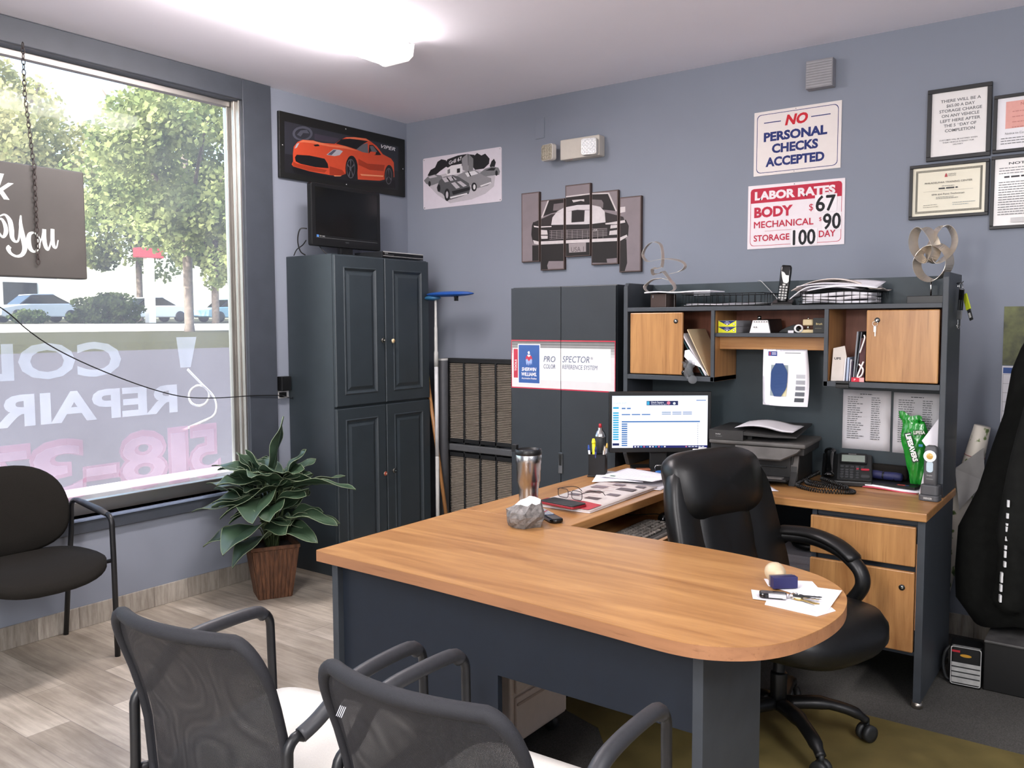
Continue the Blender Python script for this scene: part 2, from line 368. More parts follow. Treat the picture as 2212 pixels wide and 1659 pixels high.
# ------------------------------------------------------------------ window
def glassy(name, veil, tint=(0.93, 0.95, 0.95), col=(0.95, 0.9, 0.95)):
    m = bpy.data.materials.new(name); m.use_nodes = True
    n = m.node_tree.nodes; L = m.node_tree.links; n.clear()
    out = n.new('ShaderNodeOutputMaterial'); tr = n.new('ShaderNodeBsdfTransparent'); tr.inputs[0].default_value = tint+(1,)
    tl = n.new('ShaderNodeBsdfTranslucent'); tl.inputs[0].default_value = col+(1,)
    df = n.new('ShaderNodeBsdfDiffuse'); df.inputs[0].default_value = col+(1,)
    ms = n.new('ShaderNodeMixShader'); ms.inputs[0].default_value = 0.25; L.new(tl.outputs[0], ms.inputs[1]); L.new(df.outputs[0], ms.inputs[2])
    tc = n.new('ShaderNodeTexCoord'); nz = n.new('ShaderNodeTexNoise'); nz.inputs['Scale'].default_value = 2.5; nz.inputs['Detail'].default_value = 5; L.new(tc.outputs['Object'], nz.inputs['Vector'])
    mr = n.new('ShaderNodeMapRange'); mr.inputs[1].default_value = 0.3; mr.inputs[2].default_value = 0.7; mr.inputs[3].default_value = veil*0.7; mr.inputs[4].default_value = min(1, veil*1.3)
    L.new(nz.outputs['Fac'], mr.inputs[0])
    m1 = n.new('ShaderNodeMixShader'); L.new(mr.outputs[0], m1.inputs[0]); L.new(tr.outputs[0], m1.inputs[1]); L.new(ms.outputs[0], m1.inputs[2])
    gl = n.new('ShaderNodeBsdfGlossy'); gl.inputs['Roughness'].default_value = 0.03
    fr = n.new('ShaderNodeFresnel'); fr.inputs[0].default_value = 1.12
    m2 = n.new('ShaderNodeMixShader'); L.new(fr.outputs[0], m2.inputs[0]); L.new(m1.outputs[0], m2.inputs[1]); L.new(gl.outputs[0], m2.inputs[2])
    L.new(m2.outputs[0], out.inputs[0]); return m
GLASS = glassy('dusty_window_glass', 0.075)
DECAL = glassy('pale_pink_window_vinyl', 0.45, col=(1.0, 0.93, 0.97))
DECALR = glassy('rosy_window_vinyl', 0.30, tint=(0.86, 0.66, 0.72), col=(0.9, 0.6, 0.68))
DECALG = glassy('faint_window_vinyl', 0.38, col=(0.95, 0.92, 0.97))
win = thing('window_1', 'shopfront window', 'window'); del win['label']; del win['category']; win['kind'] = 'structure'
c = MB(TRIM)
c.box(-0.002, 0.022, WY1, -1.12, 0.45, HC-0.002).box(-0.002, 0.022, -4.55, WY0, 0.45, HC-0.002).box(-0.002, 0.022, WY0, WY1, WZ1, HC-0.002)
c.box(-0.002, 0.022, WY0, WY1, 0.45, WZ0-0.012)
c.build('casing', win, bevel=0.004)
c = MB(mat('glossy_blue_grey_sill', '#7d8aa0', rough=0.2, var=0.05)); c.box(-0.08, 0.03, WY0, WY1, WZ0-0.012, WZ0); c.build('window_sill', win, bevel=0.003)
c = MB(ALU)
c.box(-0.10, -0.001, WY1-0.012, WY1, WZ0, WZ1).box(-0.05, -0.03, WY1-0.022, WY1-0.012, WZ0, WZ1).box(-0.10, -0.07, WY1-0.04, WY1-0.012, WZ0, WZ1)
c.box(-0.10, -0.06, WY0, WY1-0.012, WZ0, WZ0+0.065).box(-0.10, -0.06, WY0, WY1-0.012, WZ1-0.03, WZ1).box(-0.10, 0, WY0, WY0+0.03, WZ0, WZ1)
c.build('window_frame', win, bevel=0.002)
MB(GLASS).box(-0.086, -0.083, WY0+0.03, WY1-0.03, WZ0+0.06, WZ1-0.03).build('window_pane', win)
# lettering painted on the outside of the glass, so it reads backwards from in here
c = MB(DECAL); c.M = basis((-0.0875, 0, 0), (0, -1, 0), (0, 0, 1))
c.text('COLLISION', 1.985, 1.185, 0.155, DECALG, w=1.62, bold=0.03)
c.text('REPAIR', 1.685, 0.975, 0.135, DECAL, w=0.9, bold=0.035)
for i, (ch, xx, ww) in enumerate((('5', 1.45, .165), ('1', 1.645, .085), ('8', 1.765, .235), ('-', 2.03, .15), ('3', 2.20, .23), ('7', 2.45, .2), ('1', 2.69, .1), ('5', 2.83, .2), ('2', 3.06, .2), ('4', 3.29, .2))):
    y = 0.63; h = 0.23
    if ch == '-': y = 0.64; h = 0.24
    c.text(ch, xx, y, h, DECAL, w=ww, bold=0.012)
    c.text(ch, xx-0.018, y-0.018, h+0.036, DECALR, w=ww+0.036, bold=0.05)
c.use(DECAL)
c.layer()
hose = smooth_path([(1.62, 1.19, 0), (1.58, 1.15, 0), (1.53, 1.10, 0), (1.47, 1.04, 0), (1.45, 0.98, 0), (1.47, 0.93, 0), (1.55, 0.90, 0), (1.66, 0.87, 0)], 5)
V = []; 
c.tube([(x, y, c.e) for x, y, z in hose], 0.006, 4, flat=0.02)
c.tube([(1.555+0.062*math.cos(a/10*PI), 1.045+0.055*math.sin(a/10*PI), c.e) for a in range(20)], 0.006, 4, closed=True, flat=0.02)
c.shape([(1.60, 1.2), (1.66, 1.2), (1.68, 1.36), (1.56, 1.36)], DECALG)
c.build('window_lettering', win)
MB(mat('white_concrete_ledge', '#e8e6e2', rough=0.8)).box(-0.34, -0.152, -5.2, -0.6, 0.40, 0.60).build('outside_ledge', win, bevel=0.005)
# ------------------------------------------------------------------ outside the window
ASPH = mat('asphalt', '#443f43', rough=0.95, var=0.12, vscale=18, bump=0.4, bscale=90, spec=0.2)
GRASS = mat('lawn_green', '#35331f', rough=1.0, var=0.5, vscale=14, bump=0.6, bscale=60, spec=0.1)
CONC = mat('pale_concrete_road', '#b8b3ab', rough=0.9, var=0.06, vscale=4)
PROF = [(-0.3, -0.1), (-3, 0.1), (-12, 0.93), (-12.2, 1.03), (-20.5, 1.24), (-40, 1.55), (-95, 2.2)]
def zg(x):
    for (x0, z0), (x1, z1) in zip(PROF, PROF[1:]):
        if x <= x0 and x >= x1: return z0+(z1-z0)*(x-x0)/(x1-x0)
    return PROF[-1][1]
def strip(name, xa, xb, m):
    n = 6; c = MB(m); V = []; 
    P = [(xa+(xb-xa)*i/n) for i in range(n+1)]
    for x in P: V += [(x, -45, zg(x)), (x, 75, zg(x)), (x, -45, zg(x)-0.5), (x, 75, zg(x)-0.5)]
    F = []
    for i in range(n): a = 4*i; b = a+4; F += [(a, a+1, b+1, b), (a+2, b+2, b+3, a+3), (a, b, b+2, a+2), (a+1, a+3, b+3, b+1)]
    F += [(0, 2, 3, 1), (4*n, 4*n+1, 4*n+3, 4*n+2)]
    return struct(c.add(V, F).build(name))
strip('ground_parking_lot', -0.3, -12, ASPH)
strip('ground_lawn', -12, -20.5, GRASS)
strip('ground_street', -20.5, -36, CONC)
strip('ground_far_verge', -36, -95, GRASS)
def leafmat(name, a, b):
    m = bpy.data.materials.new(name); m.use_nodes = True
    n = m.node_tree.nodes; L = m.node_tree.links; n.clear(); out = n.new('ShaderNodeOutputMaterial')
    tc = n.new('ShaderNodeTexCoord'); nz = n.new('ShaderNodeTexNoise'); nz.inputs['Scale'].default_value = 1.3; nz.inputs['Detail'].default_value = 6; L.new(tc.outputs['Object'], nz.inputs['Vector'])
    r = n.new('ShaderNodeValToRGB'); L.new(nz.outputs['Fac'], r.inputs[0]); e = r.color_ramp.elements
    e[0].position = 0.35; e[0].color = lin(a)+(1,); e[1].position = 0.65; e[1].color = lin(b)+(1,)
    d = n.new('ShaderNodeBsdfDiffuse'); t = n.new('ShaderNodeBsdfTranslucent'); ms = n.new('ShaderNodeMixShader'); ms.inputs[0].default_value = 0.4
    L.new(r.outputs[0], d.inputs[0]); L.new(r.outputs[0], t.inputs[0]); L.new(d.outputs[0], ms.inputs[1]); L.new(t.outputs[0], ms.inputs[2]); L.new(ms.outputs[0], out.inputs[0])
    return m
LEAFA = leafmat('summer_leaves', '#5c6b45', '#a3ab74'); LEAFB = leafmat('yellowing_leaves', '#848a5e', '#c2bd8c'); LEAFC = leafmat('hedge_leaves', '#3a482e', '#5c6842')
BARK = mat('grey_bark', '#6b6058', rough=1.0, var=0.3, vscale=8, bump=0.8, bscale=30)
def foliage(mb, c, r, n, size, seed):
    rnd = random.Random(seed); V = []; F = []
    blobs = []
    for i in range(26):
        while True:
            p = Vector((rnd.uniform(-1, 1), rnd.uniform(-1, 1), rnd.uniform(-1, 1)))
            if 0.3 < p.length < 0.85: break
        blobs.append((p, rnd.uniform(0.22, 0.42)))
    for i in range(n):
        p, br = rnd.choice(blobs); d = Vector((rnd.gauss(0, 1), rnd.gauss(0, 1), rnd.gauss(0, 1))).normalized()
        q = p + d*br*rnd.uniform(0.6, 1.0)
        q = Vector((c[0]+q.x*r[0], c[1]+q.y*r[1], c[2]+q.z*r[2]))
        a = Vector((rnd.gauss(0, 1), rnd.gauss(0, 1), rnd.gauss(0, 1))).normalized(); b = a.orthogonal(); s = size*rnd.uniform(0.6, 1.3)
        k = len(V); V += [tuple(q+a*s), tuple(q+b*s*0.5), tuple(q-a*s), tuple(q-b*s*0.5)]; F.append((k, k+1, k+2, k+3))
    mb.add(V, F)
def tree(x, y, h, cr, label, m, seed, lean=0.0, tr=0.14, n=5200):
    z0 = zg(x); t = thing('tree', label, 'tree', (x, y, z0), 0, 'trees across the street')
    c = MB(BARK); top = h*0.62
    c.tube(smooth_path([(x, y, z0-0.1), (x, y+lean*0.3, z0+top*0.35), (x, y+lean, z0+top)], 4), [tr*1.25]+[tr]*7+[tr*0.6], 10)
    for a in range(5):
        an = a*2*PI/5+seed; c.tube([(x, y+lean*0.6, z0+top*0.55), (x+cr*0.3*math.cos(an), y+lean+cr*0.3*math.sin(an), z0+top*0.95), (x+cr*0.6*math.cos(an), y+lean+cr*0.6*math.sin(an), z0+h*0.78)], [tr*0.55, tr*0.35, tr*0.15], 6)
    c.build('trunk', t)
    c = MB(m); foliage(c, (x, y+lean, z0+h*0.64), (cr, cr, h*0.40), int(n*2.6), 0.095 if x > -30 else 0.15, seed); c.build('foliage', t)
    return t
tree(-19.6, 11.2, 8.6, 4.3, 'leafy tree at right of window with its thick trunk on the shaded lawn', LEAFA, 1, n=9000)
tree(-40.0, 14.0, 14.0, 5.2, 'tall pale tree across the street behind the hanging sign', LEAFB, 3, tr=0.3, n=8000)
tree(-37.5, 24.6, 8.5, 2.3, 'slender far tree beyond the street at right window edge', LEAFA, 4, tr=0.2, n=5000)
tree(-50.0, 27.5, 12.0, 5.0, 'tall far tree rising beside the white building', LEAFA, 5, tr=0.2, n=6000)
def hedge(x, y, L, w, h, label, seed):
    z0 = zg(x); c = MB(LEAFC); foliage(c, (x, y, z0+h*0.45), (w/2, L/2, h*0.55), int(1200*L*h/2), 0.11, seed)
    c.use(BARK).tube([(x, y-L*0.2, z0), (x, y-L*0.2, z0+h*0.5)], 0.03, 5).tube([(x, y+L*0.2, z0), (x, y+L*0.2, z0+h*0.5)], 0.03, 5)
    tag(c.build('hedge'), label, 'hedge', 'hedges along the street')
hedge(-37.5, 18.4, 4.2, 1.4, 1.5, 'dark round bush across the street beside the tree trunks', 11)
hedge(-37.0, 11.0, 3.0, 1.2, 0.8, 'low clipped hedge across the street below parked cars', 12)
hedge(-37.0, 14.6, 2.2, 1.0, 0.7, 'short low hedge across the street, next to the dark bush', 13)
hedge(-36.9, 27.6, 3.4, 1.3, 1.0, 'hedge across the street at the right window edge', 14)
def car(x, y, label, m, L=4.4):
    z0 = zg(x); t = thing('car', label, 'car', (x, y, z0), 0, 'cars parked across the street')
    c = MB(m); c.M = basis((x+0.85, y-L/2, z0), (0, 1, 0), (0, 0, 1))
    c.prism([(0, .35), (.05, .75), (.9, .92), (1.35, .95), (L-.9, 1.0), (L-.05, .9), (L, .4), (L-.2, .28), (.2, .28)], -1.7, 0); c.build('body', t, bevel=0.06)
    c = MB(GLOSSB); c.M = basis((x+0.75, y-L/2, z0), (0, 1, 0), (0, 0, 1)); c.prism([(.95, .9), (1.6, 1.42), (2.7, 1.46), (3.7, .96)], -1.5, 0); c.build('cabin_glass', t, bevel=0.05)
    c = MB(m); c.M = basis((x+0.7, y-L/2, z0), (0, 1, 0), (0, 0, 1)); c.prism([(1.55, 1.40), (1.62, 1.46), (2.7, 1.50), (2.85, 1.42)], -1.4, 0); c.build('roof', t, bevel=0.03)
    for wy in (.85, L-.85):
        for wx in (0.03, -1.73):
            c = MB(BLACK); c.M = basis((x+0.85+wx-0.1*(wx > 0), y-L/2+wy, z0+0.33), (0, 1, 0), (0, 0, 1)); c.lathe([(0.2, -0.1), (0.33, -0.1), (0.33, 0.1), (0.2, 0.1)], 16); c.build('wheel', t)
WHITEC = mat('white_car_paint', '#e4e6ea', rough=0.2, coat=0.5); REDC = mat('red_car_paint', '#b0303a', rough=0.2, coat=0.5); SILV = mat('silver_car_paint', '#aeb6c0', rough=0.25, coat=0.5); TEAL = mat('pale_blue_car_paint', '#7fa6b8', rough=0.25, coat=0.5)
car(-43, 12.0, 'white car parked across the street, leftmost of the cars', WHITEC)
car(-46.5, 14.2, 'low red car parked across the street behind the tall pale tree', REDC, 3.9)
car(-43, 17.6, 'silver car parked in front of the white building', SILV)
car(-43, 29.5, 'pale blue car parked across the street at right window edge', TEAL)
car(-44, 24.6, 'white car parked behind the big tree trunk', WHITEC, 4.6)
b = thing('building', 'white low building across the street behind the parked cars', 'building', (-58, 20, zg(-58)))
c = MB(mat('white_render', '#ecebe6', rough=0.8)); c.box(-64, -58, 6, 26, zg(-58)-0.3, zg(-58)+4.6); c.build('wall', b)
c = MB(mat('red_fascia', '#b8474a', rough=0.6)); c.box(-64.3, -57.6, 5.6, 26.4, zg(-58)+4.4, zg(-58)+5.0); c.build('roof', b)
for k in range(5):
    c = MB(GLOSSB); c.box(-58.05, -57.93, 8+k*3.6, 10.2+k*3.6, zg(-58)+0.6, zg(-58)+2.6); c.build('shop_window', b)
p_ = thing('sign_pole', 'white post with red cap standing across the street', 'post', (-38, 21.0, zg(-38)))
MB(mat('white_post_paint', '#e8e4e2', rough=0.5)).box(-38.2, -37.8, 20.8, 21.2, zg(-38), zg(-38)+3.4).build('post', p_, bevel=0.03)
MB(mat('red_cap_paint', '#c23a44', rough=0.5)).box(-38.3, -37.7, 20.3, 21.7, zg(-38)+3.4, zg(-38)+3.9).build('cap', p_, bevel=0.04)
# ------------------------------------------------------------------ ceiling light
t = thing('ceiling_light', 'lit white wraparound fluorescent strip light on the ceiling near the window', 'ceiling light', (1.07, -1.85, HC))
c = MB(mat('white_enamel', '#ece9e4', rough=0.4)); c.box(0.99, 1.15, -2.48, -1.21, HC-0.03, HC-0.001); c.build('housing', t, bevel=0.003)
LIT = mat('lit_acrylic', '#ffffff', rough=0.5, var=0.01, emit='#fff5f4', estr=48.0)
c = MB(LIT); c.M = basis((0, -2.47, 0), (1, 0, 0), (0, 0, 1)); c.prism([(0.965, HC-0.025), (0.975, HC-0.07), (1.0, HC-0.085), (1.15, HC-0.085), (1.175, HC-0.07), (1.185, HC-0.025)], -1.24, 0); c.build('diffuser', t)
c = MB(mat('white_end_cap', '#f4f1ec', rough=0.4, emit='#fff6ee', estr=1.2)); c.M = basis((0, -1.228, 0), (1, 0, 0), (0, 0, 1))
for z in (0.0, 1.256): c.prism([(0.96, HC-0.02), (0.97, HC-0.073), (0.998, HC-0.09), (1.152, HC-0.09), (1.18, HC-0.073), (1.19, HC-0.02)], z-0.014, z)
c.build('end_cap', t)
# ================================================================== pantry cabinet, television, player
t = thing('pantry_cabinet', 'tall charcoal blue four-door cabinet in the corner by the window', 'cabinet', (0.2, -0.635, 0))
CX0, CX1, CY0, CY1, CZ = 0.006, 0.385, -1.027, -0.247, 1.812
c = MB(PANTRY); c.box(CX0, CX1, CY0, CY1, 0.0, CZ); c.build('body', t, bevel=0.003)
def panel_door(y0, y1, z0, z1, kx, kz, kcol, nm):
    c = MB(PANTRY); X = CX1+0.002
    c.M = basis((X, y0, z0), (0, 1, 0), (0, 0, 1)); W = y1-y0; H = z1-z0; a = 0.075; e = 0.018
    def fr(i, d): return [(i, i, d), (W-i, i, d), (W-i, H-i, d), (i, H-i, d)]
    rings = [fr(0, 0), fr(0, e-0.004), fr(0.004, e), fr(a-0.012, e), fr(a-0.006, e+0.004), fr(a, e-0.002), fr(a+0.008, e-0.007), fr(a+0.016, e-0.006), fr(a+0.032, e+0.001), fr(a+0.04, e+0.001)]
    c.loft(rings, sm=False); d = c.build('door', t)
    k = MB(kcol[0]); k.M = basis((X+e, y0+kx, z0+kz), (0, 1, 0), (0, 0, 1))
    k.use(NICKEL).lathe([(0.004, 0), (0.004, 0.012), (0.013, 0.014), (0.0145, 0.019), (0.0135, 0.021)], 16)
    k.use(kcol[0]).lathe([(0.0135, 0.0205), (0.011, 0.0245), (0.003, 0.026)], 16)
    k.e = 0.0262; k.use(kcol[1]).rect(-0.005, 0.005, -0.0015, 0.0015).rect(-0.0015, 0.0015, -0.005, 0.005)
    k.build('knob', d)
ym = -0.637
panel_door(CY0+0.004, ym-0.003, 0.965, CZ-0.006, 0.352, 0.365, (ink('#101312'), ink('#c9c7b8')), 'a')
panel_door(ym+0.003, CY1-0.004, 0.965, CZ-0.006, 0.042, 0.360, (ink('#d8c79c'), ink('#a86038')), 'b')
panel_door(CY0+0.004, ym-0.003, 0.10, 0.952, 0.352, 0.445, (ink('#96402c'), ink('#e6dcc8')), 'c')
panel_door(ym+0.003, CY1-0.004, 0.10, 0.952, 0.042, 0.452, (ink('#14181a'), ink('#7f8c90')), 'd')
tv = thing('television', 'small black flat television standing on the tall corner cabinet', 'television', (0.2, -0.74, CZ))
c = MB(BLACK); c.M = basis((0.215, -1.013, 1.868), (0, 1, 0), (0, 0, 1)); c.prism(rrect(0, 0.54, 0, 0.352, 0.012), -0.035, 0.0); c.build('bezel', tv, bevel=0.004)
c = MB(BLACK); c.M = basis((0.18, -0.95, 1.90), (0, 1, 0), (0, 0, 1)); c.prism(rrect(0, 0.42, 0, 0.26, 0.02), -0.04, 0.001); c.build('back_housing', tv, bevel=0.01)
c = MB(mat('tv_screen', '#070808', rough=0.16, var=0.02)); c.M = basis((0.2155, -1.013, 1.868), (0, 1, 0), (0, 0, 1)); c.rect(0.03, 0.512, 0.062, 0.33)
c.layer(); c.rect(0.03, 0.512, 0.047, 0.0485, MGREY); c.rect(0.034, 0.05, 0.05, 0.062, ink('#4c7fc0')).text('TV  INC', 0.056, 0.052, 0.008, ink('#c8c8c8')).text('VIZIO', 0.25, 0.028, 0.008, MGREY)
c.build('screen', tv)
c = MB(BLACK); c.lathe([(0.10, CZ+0.001), (0.10, CZ+0.008), (0.05, CZ+0.018), (0.03, CZ+0.024)], 28, (0.19, -0.742)); c.box(0.175, 0.205, -0.79, -0.694, CZ+0.018, 1.885); c.build('stand', tv, bevel=0.003)
c = MB(BLACK); c.tube(smooth_path([(0.16, -1.0, 1.965), (0.14, -1.033, 1.96), (0.12, -1.035, 1.90), (0.12, -1.018, 1.84), (0.13, -0.99, 1.818)], 5), 0.004, 6)
c.tube(smooth_path([(0.15, -1.0, 1.90), (0.12, -1.0, 1.875), (0.08, -1.01, 1.85), (0.06, -1.015, 1.817)], 5), 0.003, 6)
c.tube(smooth_path([(0.17, -0.93, 1.88), (0.2, -0.92, 1.845), (0.22, -0.90, 1.817)], 5), 0.003, 6); c.build('cable', tv)
dv = thing('dvd_player', 'slim black disc player on the tall cabinet beside the television', 'disc player', (0.22, -0.42, CZ))
c = MB(mat('player_case', '#3a3d40', rough=0.35, metal=0.6)); c.box(0.14, 0.372, -0.62, -0.272, CZ+0.004, CZ+0.04); c.build('case', dv, bevel=0.002)
c = MB(GLOSSB); c.box(0.372, 0.380, -0.62, -0.272, CZ+0.004, CZ+0.04); c.use(LGREY).box(0.38, 0.381, -0.62, -0.272, CZ+0.035, CZ+0.04).box(0.38, 0.381, -0.62, -0.272, CZ+0.012, CZ+0.0145)
c.M = basis((0.3802, -0.62, CZ), (0, 1, 0), (0, 0, 1)); c.text('SANYO', 0.012, 0.026, 0.006, ink('#dadada')).rect(0.012, 0.09, 0.019, 0.021, MGREY); c.build('front_panel', dv)
# ================================================================== colour reference cabinet
t = thing('color_cabinet', 'charcoal steel cabinet with a white paint brand banner across its doors', 'cabinet', (1.62, -0.36, 0))
STEELC = mat('charcoal_powder_coat', '#262b30', rough=0.5, var=0.06, vscale=10, bump=0.08, bscale=500)
c = MB(STEELC); c.box(1.308, 1.934, -0.600, -0.10, 0.06, 1.612); c.use(mat('plinth_grey', '#59626c', rough=0.6)).box(1.30, 1.945, -0.585, -0.09, 0, 0.06); c.build('body', t, bevel=0.003)
BAN = mat('banner_silver', '#d4d2d2', rough=0.16, var=0.02, coat=0.8); BANW = mat('banner_white', '#efedee', rough=0.14, coat=0.8); BANR = mat('banner_red', '#b3203c', rough=0.16, coat=0.8); BANB = mat('banner_blue', '#1f4f93', rough=0.16, coat=0.8); BAND = mat('banner_dark_silver', '#77767a', rough=0.16, coat=0.8)
BTX = ink('#59657c')
for x0, x1 in ((1.308, 1.6175), (1.6205, 1.934)):
    c = MB(STEELC); c.box(x0, x1, -0.618, -0.601, 0.075, 1.608); d = c.build('door', t, bevel=0.0015)
    c = MB(BAN); c.M = basis((1.308, -0.6184, 1.086), (1, 0, 0), (0, 0, 1)); a = x0-1.308; b = x1-1.308; H = 0.253
    def R(u0, u1, v0, v1, m):
        u0 = max(u0, a); u1 = min(u1, b)
        if u1 > u0: c.rect(u0, u1, v0, v1, m)
    R(0, 0.626, 0, H, BANR); c.layer(); R(0.004, 0.622, 0.006, H-0.006, BAN)
    for k in range(6): R(0.004, 0.622, 0.17+k*0.0135, 0.17+(k+1)*0.0135-0.001 if k < 5 else H-0.006, mat('banner_grad_%d' % k, '#%02x%02x%02x' % ((196-22*k,)*3), rough=0.16, coat=0.8))
    c.layer(); R(0.0, 0.6, 0.052, 0.208, BANW) if 0 else None
    R(0.18, 0.60, 0.047, 0.212, BANW); c.layer(); R(0.18, 0.596, 0.053, 0.207, mat('banner_pale', '#e3e2e2', rough=0.16, coat=0.8))
    c.layer(); R(0.012, 0.058, 0.048, 0.21, BANW); R(0.044, 0.186, 0.024, 0.232, BANW); c.layer(); R(0.016, 0.044, 0.054, 0.206, BANR); R(0.049, 0.181, 0.029, 0.227, BANB)
    c.layer()
    if a == 0:
        mm = c.M.copy(); c.M = c.M @ T((0.030, 0.09, 0)) @ RZ(90); c.text('TOOLS', 0, -0.006, 0.012, BANW, w=0.06, bold=0.01); c.M = mm
        c.text('SHERWIN', 0.115, 0.092, 0.018, BANW, w=0.092, bold=0.02, shear=0.15, align='C').text('WILLIAMS.', 0.115, 0.066, 0.018, BANW, w=0.096, bold=0.02, shear=0.15, align='C')
        c.text('Automotive Finishes', 0.115, 0.049, 0.009, BANW, w=0.096, bold=0.01, shear=0.2, align='C')
        # emblem: a globe with paint running over it and a can above
        c.disc(0.115, 0.155, 0.021, BANR, 20); c.layer(); c.shape([(0.095, 0.15), (0.098, 0.128), (0.103, 0.121), (0.106, 0.135), (0.112, 0.118), (0.117, 0.136), (0.122, 0.12), (0.127, 0.135), (0.133, 0.123), (0.135, 0.15), (0.128, 0.157), (0.115, 0.142), (0.104, 0.156)], ink('#8fa3cc'))
        c.layer(); c.shape([(0.107, 0.19), (0.112, 0.178), (0.122, 0.183), (0.117, 0.196)], BANW); c.shape([(0.105, 0.176), (0.125, 0.176), (0.121, 0.166), (0.109, 0.166)], ink('#dfe4f0'))
        c.text('PRO', 0.207, 0.142, 0.030, BTX, w=0.072, shear=0.2).text('COLOR', 0.207, 0.108, 0.022, BTX, w=0.072, shear=0.12)
    else:
        c.text('SPECTOR', 0.321, 0.142, 0.032, BTX, w=0.16, shear=0.2).text('®', 0.487, 0.158, 0.013, BTX).text('REFERENCE SYSTEM', 0.321, 0.108, 0.022, BTX, w=0.205, shear=0.12)
    c.build('banner', d)
c = MB(CHROME); c.box(1.607, 1.631, -0.624, -0.6185, 0.66, 0.765); c.use(BLACK).box(1.611, 1.627, -0.6245, -0.6235, 0.70, 0.755); c.build('latch', t, bevel=0.002)
# ================================================================== U-shaped desk, in its separate units
t = thing('peninsula_desk', 'oak peninsula desktop with rounded end on navy panels', 'desk', (2.6, -2.2, 0))
OUT = [(1.985, -2.548), (1.992, -2.556), (2.4, -2.564), (2.75, -2.578), (3.0, -2.592), (3.12, -2.601), (3.2, -2.603), (3.265, -2.59), (3.327, -2.555), (3.375, -2.505), (3.41, -2.435), (3.434, -2.336), (3.442, -2.25), (3.437, -2.17), (3.415, -2.08), (3.37, -2.0), (3.3, -1.935), (3.2, -1.89), (3.08, -1.862), (2.95, -1.848), (2.8, -1.843), (2.455, -1.843), (1.985, -1.843)]
OUT = [(a, b) for a, b, z in smooth_path([(a, b, 0) for a, b in OUT[2:21]], 4)]+[(1.985, -1.843), (1.985, -2.55), (1.991, -2.557)]
c = MB(OAKX); c.prism(OUT, 0.7385, 0.74); c.use(OAKE).prism(OUT, 0.708, 0.7385); c.build('top', t, bevel=0.0)
c = MB(SLATE); c.box(1.995, 2.02, -2.50, -1.86, 0.0065, 0.707); c.build('end_panel', t, bevel=0.002)
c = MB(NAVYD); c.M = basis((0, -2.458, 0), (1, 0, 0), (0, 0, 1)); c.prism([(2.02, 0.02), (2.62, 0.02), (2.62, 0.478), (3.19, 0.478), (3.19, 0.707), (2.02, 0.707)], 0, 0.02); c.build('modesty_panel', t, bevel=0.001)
c = MB(SLATE); c.box(3.192, 3.218, -2.50, -2.13, 0.0088, 0.707); c.build('support_panel', t, bevel=0.002)
t = thing('desk_bridge', 'oak bridge desktop with keyboard drawer joining desk and credenza', 'desk', (2.2, -1.4, 0))
c = MB(OAKY); c.box(1.985, 2.45, -1.8425, -0.962, 0.708, 0.74); c.build('top', t, bevel=0.003)
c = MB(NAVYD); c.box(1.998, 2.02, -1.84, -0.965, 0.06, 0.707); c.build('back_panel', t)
c = MB(OAKY); c.box(2.05, 2.60, -1.70, -1.04, 0.598, 0.612); c.box(2.60, 2.618, -1.70, -1.04, 0.588, 0.64); c.box(2.05, 2.42, -1.045, -1.03, 0.60, 0.70).box(2.05, 2.42, -1.71, -1.695, 0.60, 0.70); c.build('keyboard_drawer', t, bevel=0.002)
t = thing('credenza', 'oak topped credenza with drawer pedestal under the hutch', 'desk', (2.7, -0.66, 0))
c = MB(OAKX); c.box(1.985, 3.394, -0.961, -0.36, 0.708, 0.74); c.build('top', t, bevel=0.004)
c = MB(SLATE); c.box(3.36, 3.386, -0.935, -0.37, 0.03, 0.707); c.use(mat('raw_chipboard_edge', '#a9764a', rough=0.9)).box(3.3585, 3.3605, -0.9357, -0.93, 0.30, 0.62); c.build('end_panel', t, bevel=0.002)
c = MB(SLATE); c.box(1.998, 2.02, -0.93, -0.37, 0.03, 0.707); c.build('end_panel', t, bevel=0.002)
c = MB(NAVYD); c.box(2.02, 3.36, -0.40, -0.385, 0.10, 0.707); c.build('back_panel', t)
c = MB(NICKEL); c.lathe([(0.017, 0.0065), (0.02, 0.01), (0.02, 0.03)], 16, (3.372, -0.915)); c.build('foot', t)
c = MB(NICKEL); c.lathe([(0.017, 0.0065), (0.02, 0.01), (0.02, 0.03)], 16, (3.372, -0.40)); c.build('foot', t)
c = MB(NAVY); c.box(2.982, 3.0, -0.93, -0.405, 0.20, 0.707).box(3.0, 3.36, -0.925, -0.405, 0.20, 0.215).box(3.0, 3.36, -0.42, -0.405, 0.2, 0.707).box(3.0, 3.36, -0.918, -0.41, 0.685, 0.705).box(3.0, 3.36, -0.905, -0.42, 0.22, 0.683); c.build('pedestal', t, bevel=0.001)
for z0, z1 in ((0.535, 0.682), (0.216, 0.515)):
    c = MB(OAKZ); c.box(2.98, 3.356, -0.944, -0.926, z0, z1); d = c.build('drawer', t, bevel=0.004)
    if z0 < 0.3:
        k = MB(BLACK); k.M = basis((3.315, -0.944, 0.455), (1, 0, 0), (0, 0, 1)); k.lathe([(0.011, 0), (0.011, 0.003), (0.008, 0.004)], 16).use(CHROME).lathe([(0.006, 0.004), (0.004, 0.0045)], 10); k.build('lock', d)
t = thing('hutch', 'slate and oak storage hutch standing on the credenza', 'hutch', (2.7, -0.5, 0.741))
HY0, HY1 = -0.65, -0.37
